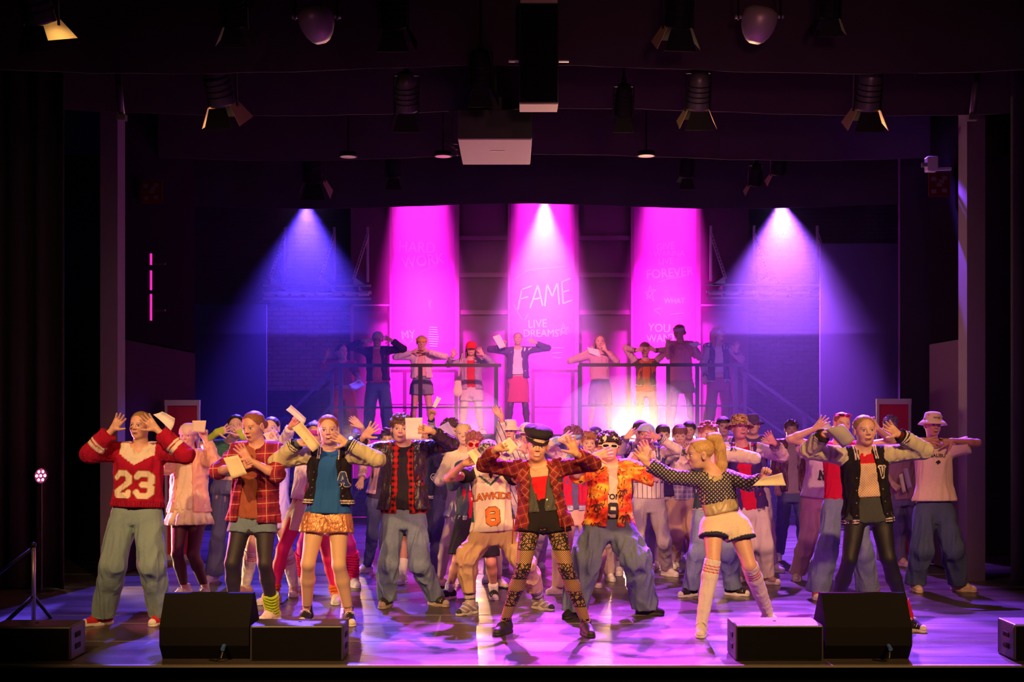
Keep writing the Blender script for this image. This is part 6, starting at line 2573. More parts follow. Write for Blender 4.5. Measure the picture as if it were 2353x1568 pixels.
for i in (0, 1):
    sh, e, w, tip, oo, sgn = F3['arms'][i]
    pr = [rc(e + (w - e) * .78, w + (w - e) * .05, .042, .034, cuts=[(w + (w - e) * .05, unit(w - e))])]
    V, Fc = surf(pr, .005)
    mesh_np('ribbed_cuff', V, Fc, fabric('knit'), F3['gar']['varsity_jacket'][0], F3['base'], np.tile(np.array((.10, .13, .18)), (len(V), 1)))


def held(info, i, corners, label, dy=-.03, **k):
    D = float(info['grips'][i]['w'][1]) + dy - .03
    return paper(corners, D, label, **k)


held(F1, 1, ((352, 953), (372, 946), (403, 962), (394, 990)), 'curled white sheet behind the raised hand of the number 23 sweater dancer', .05, col=(.8, .74, .72))
held(F2, 0, ((513, 1053), (547, 1046), (568, 1089), (533, 1101)), 'cream sheet with a small ring mark held by the red plaid shirt dancer', -.07, col=(.80, .70, .42), bend=.01)
o = held(F3, 0, ((671, 984), (692, 969), (738, 1024), (719, 1039)), 'folded grey printed sheet held before the shoulder of the letter A dancer', -.05, col=(.62, .57, .42))
held(F4, 1, ((931, 961), (971, 960), (968, 1012), (933, 1010)), 'white crumpled sheets held before the face of the leather jacket dancer', -.03, col=(.80, .74, .80), bend=.02)
held(F5, 0, ((1152, 1018), (1171, 1005), (1190, 1028), (1172, 1047)), 'white card held by the front centre dancer in the baker cap', -.03, col=(.80, .70, .55), bend=.005)
held(F5, 0, ((1147, 1050), (1163, 1040), (1180, 1050), (1160, 1060)), 'second lilac sheet hanging below the white card of the centre dancer', .05, col=(.66, .55, .80), bend=.005)
held(F6, 0, ((1074, 1040), (1092, 1030), (1118, 1062), (1104, 1086)), 'grey blurred sheet held before the face of the number 8 vest dancer', -.06, col=(.50, .47, .42))
held(F8, 1, ((1729, 1117), (1750, 1100), (1797, 1087), (1806, 1116)), 'folded cream programme in the right hand of the ponytail dancer', -.05, col=(.80, .72, .46), bend=.015)
held(F9, 0, ((1896, 988), (1936, 974), (1967, 1010), (1937, 1030)), 'bent grey sheet held by the letter V varsity jacket dancer', -.03, col=(.45, .42, .38), bend=-.03)


# ------------------------------------------------------------------ dancers behind the front row
def skirt(n, c, hem, **k):
    return dict(k='skirt', n=n, c=c, hem=hem, **k)


def tights(c, n='tights', **k):
    return dict(k='tights', n=n, c=c, fab='tights', inf=.004, wr=(.2, .001), hz=.04, **k)


DK, BR, RD, BL = (.03, .015, .012), (.13, .06, .03), (.28, .09, .04), (.50, .36, .16)
WS = ('low', (.80, .77, .74), (.85, .83, .80))
WH = ('high', (.80, .74, .70), (.85, .80, .76))
BS = ('low', (.02, .02, .025), (.80, .75, .70))
PSK = (.84, .56, .44)
OP = dict(pose='open')

S1 = build_person(dict(
    D=11.6, h=(433, 975, 1028, -6, 0, 2), sh=((402, 1050), (464, 1050)), L=((384, 1076), (392, 1040), (400, 1020), OP),
    R=((496, 1066), (471, 1010), (469, 988), dict(pose='grip')), hip=((414, 1182), (456, 1182)), kn=((412, 1272), (450, 1272)),
    ft=((421, 1376, -40), (468, 1374, 2)), label='person in pale head scarf, pink bomber jacket, cream frilled skirt and burgundy tights', group=GM, mouth='smile',
    hair=('tied', BR), hat=('scarf', (.78, .60, .50)), shoes=WH, skin=PSK,
    cl=[tights((.07, .010, .03)), skirt('frilled_skirt', (.78, .68, .46), 1206, flare=.06, folds=13, famp=.014),
        top('blouse', (.80, .68, .46), 1172, inf=.024, sl=.3, flare=.02, wr=(.10, .007, .4)),
        dict(k='jacket', n='bomber_jacket', c=(.78, .42, .32), fab='satin', hem=1178, inf=.036, sl=1.86, r0=.070, r1=.050, open=(.085, .05), x0=-.02, flare=.02)]))
held(S1, 1, ((442, 967), (474, 967), (470, 995), (441, 993)), 'cream square sheet held up beside the head scarf dancer', -.05, col=(.80, .72, .55), bend=.004)

LIME = (.50, .68, .06)
S2 = build_person(dict(
    D=12.7, h=(543, 953, 1006, 8, 2, 0), sh=((500, 1026), (560, 1026)), L=((464, 1024), (499, 994), (526, 986), dict(pose='wide', es=.6, flip=False)),
    R=((588, 1030), (558, 1003), (543, 976), dict(pose='wide')), hip=((506, 1118), (546, 1118)), kn=((503, 1225), (548, 1225)),
    ft=((488, 1338, -20), (558, 1336, 20)), label='person in green t-shirt and lime fingerless gloves behind the plaid shirt dancer', group=GM, mouth='closed',
    hair=('tied', DK), shoes=WS, skin=PSK,
    cl=[pants((.13, .14, .24), (.084, .062, .095), n='flared_jeans'),
        top('green_t_shirt', (.05, .16, .11), 1094, inf=.022, sl=.6, r0=.062)]))
for i in (0, 1):
    sh, e, w, tip, oo, sgn = S2['arms'][i]
    u = unit(tip - w)
    V, Fc = surf([rc(e + (w - e) * .25, w, .038, .030), rc(w, w + u * .066, .034, .040, sq=.62, f=np.array([0, -1.0, 0]), cuts=[(w + u * .072, u)])], .005)
    mesh_np('fingerless_glove', V, Fc, fabric('knit'), S2['root'], S2['base'], np.tile(np.array(LIME), (len(V), 1)))

S3 = build_person(dict(
    D=11.75, h=(624, 958, 1011, -4, 0, 0), L=((600, 1060), (612, 1018), (625, 1004), OP), R=((662, 1056), (643, 1012), (632, 1000), dict(pose='grip')),
    hip=((600, 1168), (644, 1168)), kn=((581, 1262), (664, 1270)), ft=((562, 1371, -30), (673, 1370, 6)),
    label='person in lilac top and striped knee socks hiding behind the plaid shirt dancer', group=GM, hair=('tied', DK), shoes=('low', (.40, .22, .20), (.75, .6, .58)), skin=PSK,
    cl=[skirt('lilac_skirt', (.62, .52, .68), 1216, flare=.03), top('lilac_top', (.66, .56, .70), 1182, inf=.022, sl=1.6),
        dict(k='leg', n='knee_sock', a=-.05, b=.98, c=(.82, .76, .72), inf=.009, stripes=((.60, .02, .05), ((.90, .92), (.85, .87), (.80, .82))))]))
held(S3, 1, ((604, 998), (626, 990), (640, 1012), (618, 1020)), 'white sheet covering the mouth of the lilac top dancer', -.05, col=(.8, .72, .72))

S4 = build_person(dict(
    D=11.3, h=(722, 968, 1030, 4, 4, 0), sh=((694, 1050), (756, 1050)), L=((656, 1012), (668, 980), (684, 962), dict(pose='grip', es=.3)),
    R=((776, 1080), (762, 1040), (750, 1020), OP), hip=((688, 1172), (736, 1172)), kn=((651, 1262), (755, 1284)),
    ft=((625, 1390, -55), (771, 1388, 4)), label='person in white blouse, cream skirt, hot pink tights and orange leg warmers', group=GM,
    hair=('bun', DK), hat=('headband', (.50, .04, .25)), shoes=('low', (.72, .60, .56), (.60, .62, .60)), skin=(.76, .44, .28),
    cl=[tights((.75, .008, .12)), skirt('puff_skirt', (.80, .70, .50), 1222, flare=.055, folds=8, famp=.012),
        top('red_vest', (.7, .05, .06), 1170, inf=.016, sl=0),
        dict(k='jacket', n='white_shirt', c=(.80, .72, .78), hem=1150, inf=.030, sl=1.86, r0=.056, r1=.040, open=(.05, .03)),
        dict(k='leg', n='leg_warmer', a=-.02, b=.24, c=(.72, .14, .02), ribs=1, inf=.016, fab='knit')]))
held(S4, 0, ((657, 942), (668, 931), (704, 962), (698, 976)), 'white sheets waved highest at the left above the bronze shorts dancer', -.03, col=(.85, .76, .85), bend=.03)

S5 = build_person(dict(
    D=12.4, h=(752, 966, 1018, 10, 0, 0), L=((716, 1064), (728, 1030), (735, 1010), OP), R=((842, 1016), (832, 982), (800, 955), dict(pose='flat', es=.3)),
    sh=((728, 1034), (792, 1030)), hip=((728, 1160), (772, 1160)), kn=((700, 1250), (806, 1250)), ft=((688, 1347, -20), (812, 1350, 20)),
    label='person in hot pink leg warmers hidden behind letter A dancer, one open hand raised', group=GM, hair=('long', DK), shoes=WS, skin=PSK,
    cl=[tights((.70, .010, .22)), pants((.10, .09, .35), (.100, .10), n='blue_shorts', hf=.4, wu=.2, fab='cloth'), top('dark_top', (.05, .03, .09), 1180, sl=.5),
        dict(k='leg', n='leg_warmer', a=.0, b=.75, c=(.78, .01, .10), ribs=1, inf=.018, fab='knit')]))

S6 = build_person(dict(
    D=13.4, h=(892, 985, 1032, 0, 4, 0), L=((836, 1064), (832, 1100), (828, 1118), dict(pose='relax')), R=((930, 1080), (925, 1110), (925, 1125), OP),
    hip=((858, 1150), (896, 1150)), kn=((860, 1226), (902, 1226)), ft=((842, 1317, -45), (882, 1305, 20)),
    label='person in pink jacket and dark jeans half hidden left of the leather jacket dancer', group=GM, hair=('messy', (.05, .03, .10)), shoes=WS, skin=PSK,
    cl=[pants((.10, .11, .24), (.084, .064, .054)), top('dark_top', (.05, .03, .10), 1150, sl=.4),
        varsity((.50, .30, .36), (.60, .36, .40), (.60, .30, .36), (.85, .75, .8), 1140, r0=.055, r1=.042)]))

M24 = build_person(dict(
    D=13.1, h=(972, 974, 1022, 0, 0, 0), sh=((948, 1044), (1012, 1040)), R=((996, 1000), (990, 962), (999, 940), dict(pose='grip', es=.2)),
    L=((936, 1080), (944, 1050), (950, 1030), OP), hip=((956, 1166), (1000, 1166)), kn=((928, 1248), (1012, 1252)),
    ft=((924, 1343, -10), (1004, 1318, 10)), label='person in navy varsity jacket with round badge behind the leather jacket dancer, one arm raised', group=GM,
    hair=('short', DK), shoes=('low', (.75, .68, .70), (.85, .8, .85)), skin=(.66, .36, .26),
    cl=[pants((.03, .025, .09), (.108, .100), n='navy_shorts', fab='cloth', hf=.86, wu=.2), top('navy_top', (.03, .03, .09), 1150, sl=.4),
        varsity((.02, .02, .07), (.75, .62, .62), (.02, .02, .07), (.7, .6, .75), 1148, open=(.03, .02), rib=(.02, .02, .07)),
        dict(k='leg', n='sock', a=-.05, b=.45, c=(.8, .74, .74), inf=.009)]))
o, f = M24['gar']['varsity_jacket']
V, Fc = strokes2d([[(math.cos(a) * .034, math.sin(a) * .034) for a in np.linspace(0, 2 * PI, 19)], [(-.02, .0), (.02, .008)], [(-.016, -.012), (.018, -.006)]], .006, .085, .30, 1, 1, .003)
print_shape('round_badge', V, Fc, M24['TF'], f, PR_WHITE, o, M24['base'], .005)
held(M24, 1, ((993, 935), (1004, 911), (1014, 916), (1001, 938)), 'white rolled sheet in the raised hand above the leather jacket dancer', .0, col=(.88, .80, .84), bend=.008)

M2 = build_person(dict(
    D=12.9, h=(1036, 965, 1018, 10, 0, 0), L=((1010, 1066), (1022, 1030), (1030, 1008), OP), R=((1066, 1070), (1052, 1030), (1040, 1012), dict(pose='grip')),
    label='person with dark curls behind a lilac sheet, right of the leather jacket dancer', group=GM, hair=('curly', (.07, .03, .06)), skin=PSK,
    cl=[pants((.06, .05, .14)), top('dark_top', (.04, .03, .09), 1150, sl=1.7)]))
held(M2, 0, ((1003, 984), (1030, 969), (1048, 1002), (1026, 1014)), 'lilac sheet held before the face of the dark curls dancer', -.05, col=(.50, .40, .78))

M3 = build_person(dict(
    D=12.2, h=(1066, 971, 1022, -4, 0, -6), sh=((1040, 1046), (1096, 1046)), L=((1010, 1104), (1038, 1092), (1058, 1080), dict(pose='relax', ws=.5)),
    R=((1128, 1092), (1116, 1060), (1104, 1050), OP), hip=((1052, 1166), (1090, 1166)), kn=((1024, 1250), (1138, 1262)), ft=((1012, 1354, -40), (1146, 1352, 30)),
    label='smiling fair haired person in cream bomber jacket between leather jacket and number 8 dancers', group=GM, mouth='smile',
    hair=('tied', (.62, .48, .30)), shoes=('dress', (.80, .62, .55), (.8, .6, .5)), skin=PSK,
    cl=[tights((.82, .62, .50)), pants((.55, .52, .50), (.10, .10), n='silver_shorts', fab='satin', hf=.3, wu=.2), top('pale_top', (.75, .66, .55), 1170, inf=.02, sl=.4),
        dict(k='jacket', n='bomber_jacket', c=(.78, .68, .48), fab='satin', hem=1206, inf=.036, sl=1.9, r0=.064, r1=.048, open=(.04, .035), flare=.01)]))

GRN = (.045, .075, .075)
M4_ = build_person(dict(
    D=11.55, h=(1088, 995, 1046, 6, 6, 4), sh=((1062, 1074), (1118, 1074)), L=((1040, 1116), (1066, 1092), (1084, 1084), OP),
    R=((1148, 1104), (1138, 1072), (1130, 1056), OP), hip=((1070, 1192), (1110, 1192)), kn=((1052, 1286), (1128, 1290)),
    ft=((1032, 1378, -45), (1134, 1377, 4)), label='person with auburn curls and round red sunglasses in dark green jacket and red star t-shirt', group=GM,
    hair=('curly', (.28, .09, .08)), shoes=BS, skin=(.74, .40, .26), glasses=dict(frame=(.30, .01, .02), lens=(.28, .0, .01), roundl=True),
    cl=[pants((.018, .015, .022), (.104, .098), n='black_shorts', fab='cloth', hf=.88, wu=.2), top('red_t_shirt', (.58, .008, .03), 1192, inf=.018, sl=.4),
        varsity(GRN, GRN, GRN, (.5, .5, .5), 1196, open=(.085, .05), x0=.03, rib=GRN),
        dict(k='leg', n='sock', a=-.05, b=.18, c=(.8, .74, .7), inf=.009)]))
letters(M4_, 'red_t_shirt', [(*strokes2d(BLOCK['star'], .007, -.02, .16, .030, 1, .003), PR_WHITE, .004)], 1, 'printed_star')
letters(M4_, 'red_t_shirt', [([(x, y + .27) for x, y in text2d('LU', .07, .003)[0]], text2d('LU', .07, .003)[1], PR_WHITE, .004)], 1, 'printed_letters')

M5 = build_person(dict(
    D=12.8, h=(1171, 972, 1013, -6, 0, 0), L=((1152, 1008), (1153, 962), (1136, 938), dict(pose='flat', es=.2)), sh=((1146, 1036), (1204, 1034)),
    R=((1214, 1070), (1206, 1036), (1196, 1020), OP), label='person in white bucket hat with one arm straight up, left of the baker cap dancer', group=GM, mouth='open',
    hair=('tied', BR), hat=('bucket', (.80, .66, .76)), skin=(.84, .5, .44), hx=1160,
    cl=[pants((.55, .5, .5)), top('pin_striped_shirt', (0, 0, 0), 1160, sl=1.85, inf=.026, r0=.058, r1=.044, mat=striped('pin_stripes', (.80, .72, .68), (.12, .08, .2), .05, .008, .4))]))
M6 = build_person(dict(
    D=13.8, h=(1210, 972, 1018, -10, 0, 0), L=((1180, 1070), (1190, 1036), (1196, 1018), OP), R=((1238, 1070), (1228, 1040), (1220, 1026), OP),
    sh=((1184, 1040), (1238, 1040)), hip=((1182, 1148), (1220, 1148)), kn=((1172, 1220), (1240, 1224)), ft=((1156, 1309, -40), (1238, 1306, 15)),
    label='person in white cap and bright red jumper right behind the baker cap dancer', group=GM, hair=('tied', RD), hat=('cap', (.82, .76, .84)), skin=PSK, shoes=WS,
    cl=[pants((.72, .62, .66), (.10, .086, .070), fab='cloth', n='white_trousers'), top('red_jumper', (.72, .01, .04), 1150, inf=.022, sl=1.8, r0=.056)]))
held(M5, 1, ((1186, 1016), (1192, 1010), (1200, 1022), (1192, 1030)), 'small white scrap of paper beside the baker cap', .0, col=(.85, .75, .8), bend=.002)

M7 = build_person(dict(
    D=11.95, h=(1316, 982, 1034, 8, 6, 4), sh=((1288, 1052), (1346, 1052)), L=((1256, 1026), (1285, 1012), (1316, 1000), dict(pose='wide', es=.8)),
    R=((1366, 1092), (1352, 1060), (1344, 1044), OP), hip=((1300, 1182), (1346, 1182)), kn=((1290, 1270), (1366, 1270)), ft=((1286, 1366, -55), (1364, 1341, 20)),
    label='person in light blue headband and crimson jacket behind the right arm of the centre dancer', group=GM,
    hair=('curly', (.16, .05, .14)), hat=('headband', (.22, .34, .62)), shoes=('low', (.78, .62, .55), (.8, .7, .62)), skin=PSK,
    cl=[pants((.62, .42, .32), (.100, .088, .076), n='tan_trousers', fab='cloth'), top('blue_top', (.10, .09, .22), 1172, sl=.4),
        varsity((.50, .010, .06), (.74, .62, .58), (.22, .32, .60), (.8, .7, .7), 1174, open=(.03, .03), r0=.064)]))
M8 = build_person(dict(
    D=12.66, h=(1352, 992, 1042, 4, 8, 0), L=((1324, 1090), (1334, 1060), (1340, 1050), OP), R=((1384, 1080), (1376, 1054), (1366, 1046), OP),
    ft=((1362, 1341, 0), (1400, 1335, 10)), hip=((1344, 1172), (1384, 1172)), hx=1364,
    label='person with reddish fringe peering over hands, left of the white sunglasses dancer', group=GM, hair=('messy', (.34, .14, .10)), skin=PSK, shoes=WS,
    cl=[pants((.60, .48, .44), n='pale_trousers'), top('white_t_shirt', (.80, .68, .66), 1160, sl=.5)]))
M9 = build_person(dict(
    D=13.6, h=(1368, 982, 1026, 8, 8, 0), S=.95, label='person in navy baseball cap with white letters, behind the reddish fringe dancer', group=GM, ft=((1355, 1312, -10), (1402, 1316, 15)),
    hair=('short', DK), hat=('cap', (.06, .03, .22)), skin=PSK, cl=[pants((.2, .16, .3)), top('navy_top', (.04, .03, .1), 1150, sl=1.7)]))
T = M9['T']
mb = MB()
for pts in ([(-.012, .070), (-.012, .094), (.004, .070), (.004, .094)], [(.000, .092), (.010, .082), (.020, .092)], [(.010, .082), (.010, .068)]):
    mb.tube([T(x, y, .098 - (y - .07) * .5) for x, y in pts], .0022, 5)
mb.build('cap_monogram', PR_WHITE, M9['hat'], False, M9['base'])

M10 = build_person(dict(
    D=13.6, h=(1472, 966, 1014, 6, 0, 0), L=((1424, 1036), (1438, 1006), (1455, 992), OP), R=((1506, 1072), (1500, 1040), (1494, 1024), OP), ft=((1424, 1322, -10), (1490, 1310, 10)),
    label='person with dark cropped hair before the brightest lamp, one striped cuff raised', group=GM, hair=('short', DK), skin=PSK,
    cl=[pants((.3, .25, .4)), varsity((.08, .05, .16), (.62, .46, .50), (.08, .05, .16), (.7, .6, .7), 1150, open=(.02, .02))]))
M11 = build_person(dict(
    D=13.1, h=(1484, 974, 1026, -8, 0, 6), sh=((1462, 1046), (1522, 1040)), R=((1556, 1034), (1514, 1006), (1490, 998), dict(pose='wide')),
    L=((1436, 1086), (1450, 1060), (1462, 1050), OP), hip=((1470, 1156), (1508, 1156)), kn=((1456, 1240), (1522, 1244)), ft=((1402, 1316, -30), (1534, 1325, 35)),
    label='person in light blue cap, hand over face, cream sleeve and pin striped shirt', group=GM, hair=('short', BR), hat=('backcap', (.42, .46, .78)), skin=(.72, .34, .36),
    shoes=WS, cl=[pants((.50, .44, .50), (.092, .074, .060), n='pale_jeans'), top('pin_striped_shirt', (0, 0, 0), 1146, inf=.022, sl=.4, mat=striped('pin_stripes2', (.80, .70, .70), (.16, .10, .25), .045, .007)),
         varsity((.08, .06, .20), (.80, .66, .58), (.03, .03, .10), (.80, .7, .7), 1110, open=(.06, .05), rib=(.05, .04, .15))]))
M12 = build_person(dict(
    D=13.9, h=(1523, 976, 1020, 4, 6, 0), ft=((1508, 1306, -10), (1540, 1306, 10)), label='person in navy sports vest with a white emblem, right of the light blue cap', group=GM,
    hair=('bowl', DK), skin=PSK, cl=[pants((.50, .36, .48), n='pale_trousers'), top('white_t_shirt', (.7, .6, .7), 1120, inf=.012, sl=1.0),
                                     top('navy_vest', (.04, .015, .13), 1142, inf=.024, sl=0, flare=.02)]))
V, Fc = strokes2d([[(math.cos(a) * .03, math.sin(a) * .036) for a in np.linspace(0, 2 * PI, 13)], [(-.03, .03), (-.04, .05)], [(.03, .03), (.04, .05)], [(-.02, -.04), (.02, -.04)], [(-.01, 0), (.01, -.01)]], .012, .0, .25, 1, 1, .004)
letters(M12, 'navy_vest', [(V, Fc, PR_WHITE, .004)], 1, 'printed_emblem')
M13 = build_person(dict(
    D=13.9, h=(1562, 976, 1022, -4, 16, 0), sh=((1540, 1046), (1592, 1044)), L=((1528, 1056), (1560, 1038), (1572, 1030), dict(pose='relax')),
    R=((1610, 1070), (1590, 1044), (1580, 1034), OP), hip=((1546, 1150), (1582, 1150)), kn=((1548, 1225), (1590, 1225)), ft=((1546, 1302, 10), (1596, 1300, 10)),
    label='person with brown bowl fringe, cream sleeves and pink trousers left of the ponytail dancer', group=GM, hair=('bowl', (.20, .08, .07)), skin=PSK, shoes=WS,
    cl=[pants((.62, .38, .34), (.102, .092, .080), n='pink_trousers', fab='cloth'), top('check_top', (0, 0, 0), 1150, inf=.026, sl=.3, mat=plaid('plaid_lilac', (.45, .35, .62), (.25, .18, .42), (.8, .7, .8), .05, 0)),
        dict(k='jacket', n='cream_jacket', c=(.80, .66, .55), hem=1112, inf=.034, sl=1.86, r0=.066, r1=.050, open=(.05, .05))]))
M14 = build_person(dict(D=14.8, h=(1583, 968, 1010, -10, 0, 0), ft=((1568, 1285, -10), (1600, 1285, 10)), label='person with dark smooth hair standing behind the bowl fringe dancer', group=GM, hair=('short', (.05, .03, .04)), skin=PSK,
                        cl=[pants((.2, .15, .3)), top('dark_top', (.10, .06, .16), 1140, sl=1.7)]))
M15 = build_person(dict(
    D=11.72, h=(1626, 970, 1026, 6, 0, 0), sh=((1598, 1044), (1660, 1044)), R=((1732, 1054), (1676, 1034), (1652, 1030), dict(pose='relax', ws=.7, es=.3)),
    L=((1566, 1076), (1580, 1036), (1596, 1020), OP), hip=((1616, 1170), (1662, 1170)), kn=((1602, 1268), (1668, 1268)), ft=((1588, 1372, -50), (1686, 1370, 55)),
    label='person with red tousled hair, dark vest and cream varsity sleeves behind the ponytail dancer', group=GM, hair=('messy', (.26, .09, .07)), skin=PSK, shoes=BS,
    cl=[pants((.24, .32, .46), (.096, .086, .082), n='light_jeans'), top('white_t_shirt', (.7, .62, .6), 1180, inf=.02, sl=.4),
        varsity((.03, .055, .07), (.82, .68, .56), (.035, .045, .07), (.75, .62, .5), 1176, open=(.05, .04), r0=.066, rib=(.03, .055, .07))]))
M16 = build_person(dict(D=15.3, h=(1662, 956, 1002, 0, 0, 0), ft=((1646, 1275, -10), (1680, 1275, 10)), label='hazy person with sunglasses pushed up on the head, left of the leopard bucket hat', group=GM, hair=('short', (.12, .07, .06)), skin=PSK,
                        glasses=dict(frame=(.02, .02, .02), lens=(.02, .02, .03), up=.058, z0=-.012),
                        cl=[pants((.25, .18, .3)), top('pale_top', (.5, .36, .45), 1130, sl=.6)]))
LEOP = blotch('leopard_print', (.62, .38, .22), (.16, .06, .05), 70, .5)
M17 = build_person(dict(
    D=12.6, h=(1699, 958, 1010, 14, -8, 4), sh=((1670, 1034), (1744, 1034)), R=((1797, 1048), (1780, 1020), (1763, 998), dict(pose='open', es=.9)),
    L=((1646, 1080), (1660, 1056), (1668, 1044), OP), hip=((1700, 1166), (1742, 1166)), kn=((1706, 1250), (1752, 1254)), ft=((1706, 1336, -20), (1762, 1343, 40)),
    label='person in leopard bucket hat, purple varsity jacket and red t-shirt with one open hand raised', group=GM, mouth='open', hair=('short', BR), hat=('bucket', (.4, .3, .2), LEOP),
    skin=(.74, .36, .34), shoes=('low', (.35, .2, .2), (.8, .65, .62)),
    cl=[pants((.72, .60, .55), (.100, .086, .074), n='cream_trousers', fab='cloth'), top('red_t_shirt', (.62, .006, .05), 1172, inf=.02, sl=.4),
        varsity((.05, .02, .14), (.84, .68, .66), (.10, .04, .12), (.8, .66, .66), 1180, open=(.075, .04), x0=-.01, r0=.070, r1=.054, snaps=0)]))
for w_, m_, of_ in ((.026, PR_WHITE, .004),):
    V, Fc = strokes2d(BLOCK['L'], w_, .095, .215, .085, .8, .004)
    letters(M17, 'varsity_jacket', [(V, Fc, m_, of_)], 1, 'letter_patch')
M18 = build_person(dict(
    D=13.6, h=(1730, 956, 998, -20, 0, -6), R=((1786, 1050), (1778, 1024), (1756, 1012), dict(pose='flat')), ft=((1716, 1302, -10), (1776, 1316, 35)),
    label='person in dark lined bucket hat right behind the leopard bucket hat', group=GM, hair=('short', DK), hat=('bucket', (.10, .05, .20)), skin=PSK, shoes=WS,
    cl=[pants((.50, .38, .42)), top('purple_top', (.10, .05, .25), 1140, sl=1.7)]))
M19 = build_person(dict(
    D=14.6, h=(1818, 966, 1008, -8, 0, 0), hip=((1802, 1134), (1838, 1134)), ft=((1790, 1288, -15), (1850, 1290, 15)), L=((1782, 1080), (1786, 1116), (1788, 1130), dict(pose='relax')),
    label='hazy person in purple leather look jacket standing alone by the stair foot', group=GM, hair=('messy', (.10, .05, .10)), skin=(.66, .38, .36),
    cl=[pants((.10, .10, .22)), top('grey_t_shirt', (.34, .22, .30), 1136, inf=.02, sl=.4),
        dict(k='jacket', n='leather_jacket', c=(.12, .03, .09), fab='leather', hem=1130, inf=.032, sl=1.9, open=(.06, .04))]))
M20 = build_person(dict(
    D=12.8, h=(1892, 970, 1016, -10, 0, 0), sh=((1864, 1044), (1920, 1044)), hip=((1862, 1150), (1900, 1150)), kn=((1852, 1238), (1892, 1240)), ft=((1834, 1335, -20), (1890, 1330, 10)),
    L=((1836, 1034), (1868, 1010), (1880, 1000), dict(pose='relax')), label='person in white cap, t-shirt with letter N and beige trousers behind raised bare arm', group=GM,
    hair=('short', BR), hat=('cap', (.74, .68, .80)), skin=(.86, .5, .48), shoes=('low', (.8, .62, .5), (.85, .7, .6)),
    cl=[pants((.60, .42, .36), (.098, .084, .086), n='beige_trousers', fab='cloth'), top('pale_t_shirt', (.62, .50, .58), 1146, inf=.026, sl=.6, flare=.02)]))
V, Fc = strokes2d(BLOCK['N'], .022, -.040, .20, .08, 1, .004)
letters(M20, 'pale_t_shirt', [(V, Fc, PR_DARK, .004)], 1, 'printed_letter')
M21 = build_person(dict(
    D=11.6, h=(1934, 948, 1000, 6, 2, 4), sh=((1896, 1032), (1966, 1030)), L=((1816, 1010), (1872, 986), (1894, 966), dict(pose='wide', es=.3)),
    R=((2050, 1014), (2016, 986), (2004, 970), dict(pose='relax', es=.3)), hip=((1912, 1160), (1962, 1160)), kn=((1896, 1268), (1976, 1268)), ft=((1880, 1377, -15), (1996, 1375, 40)),
    label='person with red sunglasses on the head, red top and wide pale jeans', group=GM, mouth='closed', hair=('tied', RD), skin=(.86, .52, .42),
    glasses=dict(frame=(.60, .01, .08), lens=(.04, .01, .03), up=.080, z0=-.022, thick=.0045), shoes=('low', (.60, .05, .06), (.82, .62, .58)),
    cl=[pants((.20, .26, .38), (.092, .092, .104), n='wide_jeans'), top('red_top', (.66, .005, .05), 1148, inf=.014, sl=.45, wr=(.09, .004))]))
M22 = build_person(dict(
    D=14.1, h=(2046, 956, 1000, -6, 0, 0), hip=((2052, 1140), (2088, 1140)), hx=2068, L=((2034, 1090), (2050, 1110), (2060, 1120), dict(pose='grip')), ft=((2072, 1301, 10), (2110, 1298, 15)),
    sh=((2036, 1024), (2092, 1024)), label='person with pale lilac lit hair before the right red panel, in pinkish t-shirt and jeans', group=GM, hair=('messy', (.30, .26, .30)), skin=PSK, shoes=('low', (.7, .42, .36), (.75, .5, .45)),
    cl=[pants((.16, .14, .26), (.09, .076, .066)), top('pink_t_shirt', (.42, .24, .26), 1148, inf=.024, sl=.5), ]))
held(M22, 0, ((2076, 1078), (2086, 1076), (2096, 1122), (2086, 1126)), 'grey sheets held low by the dancer before the right red panel', -.05, col=(.5, .4, .5), bend=.01)
held(M22, 0, ((2066, 1092), (2074, 1088), (2082, 1130), (2074, 1134)), 'second grey sheet held low beside the right red panel', -.02, col=(.45, .36, .46), bend=.01)
YEL = (.62, .45, .08)
M23 = build_person(dict(
    D=12.03, h=(2142, 952, 1003, 6, 0, 3), sh=((2108, 1034), (2184, 1034)), L=((2074, 1020), (2118, 1012), (2150, 1016), dict(pose='wide', es=.4, ws=.3)),
    R=((2246, 1018), (2190, 1013), (2158, 1020), dict(pose='wide', ws=.5)), hip=((2124, 1174), (2170, 1174)), kn=((2113, 1262), (2182, 1262)), ft=((2107, 1360, -6), (2208, 1360, 42)),
    label='person in pink bucket hat and white t-shirt with linked hands at the far right', group=GM, mouth='open', hair=('messy', (.40, .22, .10)), hat=('bucket', (.80, .55, .50)), skin=(.62, .32, .22),
    shoes=('low', (.66, .48, .26), (.72, .55, .32)),
    cl=[pants((.07, .095, .17), (.102, .096, .092), n='wide_jeans', wr=(.18, .010, .3)),
        top('white_t_shirt', (.80, .58, .46), 1152, inf=.030, sl=.7, r0=.080, flare=.035, wr=(.16, .007, .35))]))
letters(M23, 'white_t_shirt', [([(x, y + .50) for x, y in text2d('MALIBU', .045, .001, .8)[0]], text2d('MALIBU', .045, .001, .8)[1], PR_DARK, .004)], 1, 'printed_word')
letters(M23, 'white_t_shirt', [(*strokes2d([[(0, 0), (.02, .012), (.03, 0), (.01, -.012)]],   .016, -.01, .44, 1, 1, .004), PR_DARK, .004)], 1, 'printed_emblem')
T = M23['T']
mb = MB()
for k in range(5):
    x = -.028 + .014 * k
    mb.tube([T(x - .004, .073, .100 - x * x * 6), T(x, .088, .094 - x * x * 6), T(x + .005, .074, .100 - x * x * 6)], .0022, 5)
mb.build('hat_lettering', PR_DARK, M23['hat'], False, M23['base'])

# ------------------------------------------------------------------ dancers on the platform
DBK = 19.95
PSKB = (.80, .46, .40)


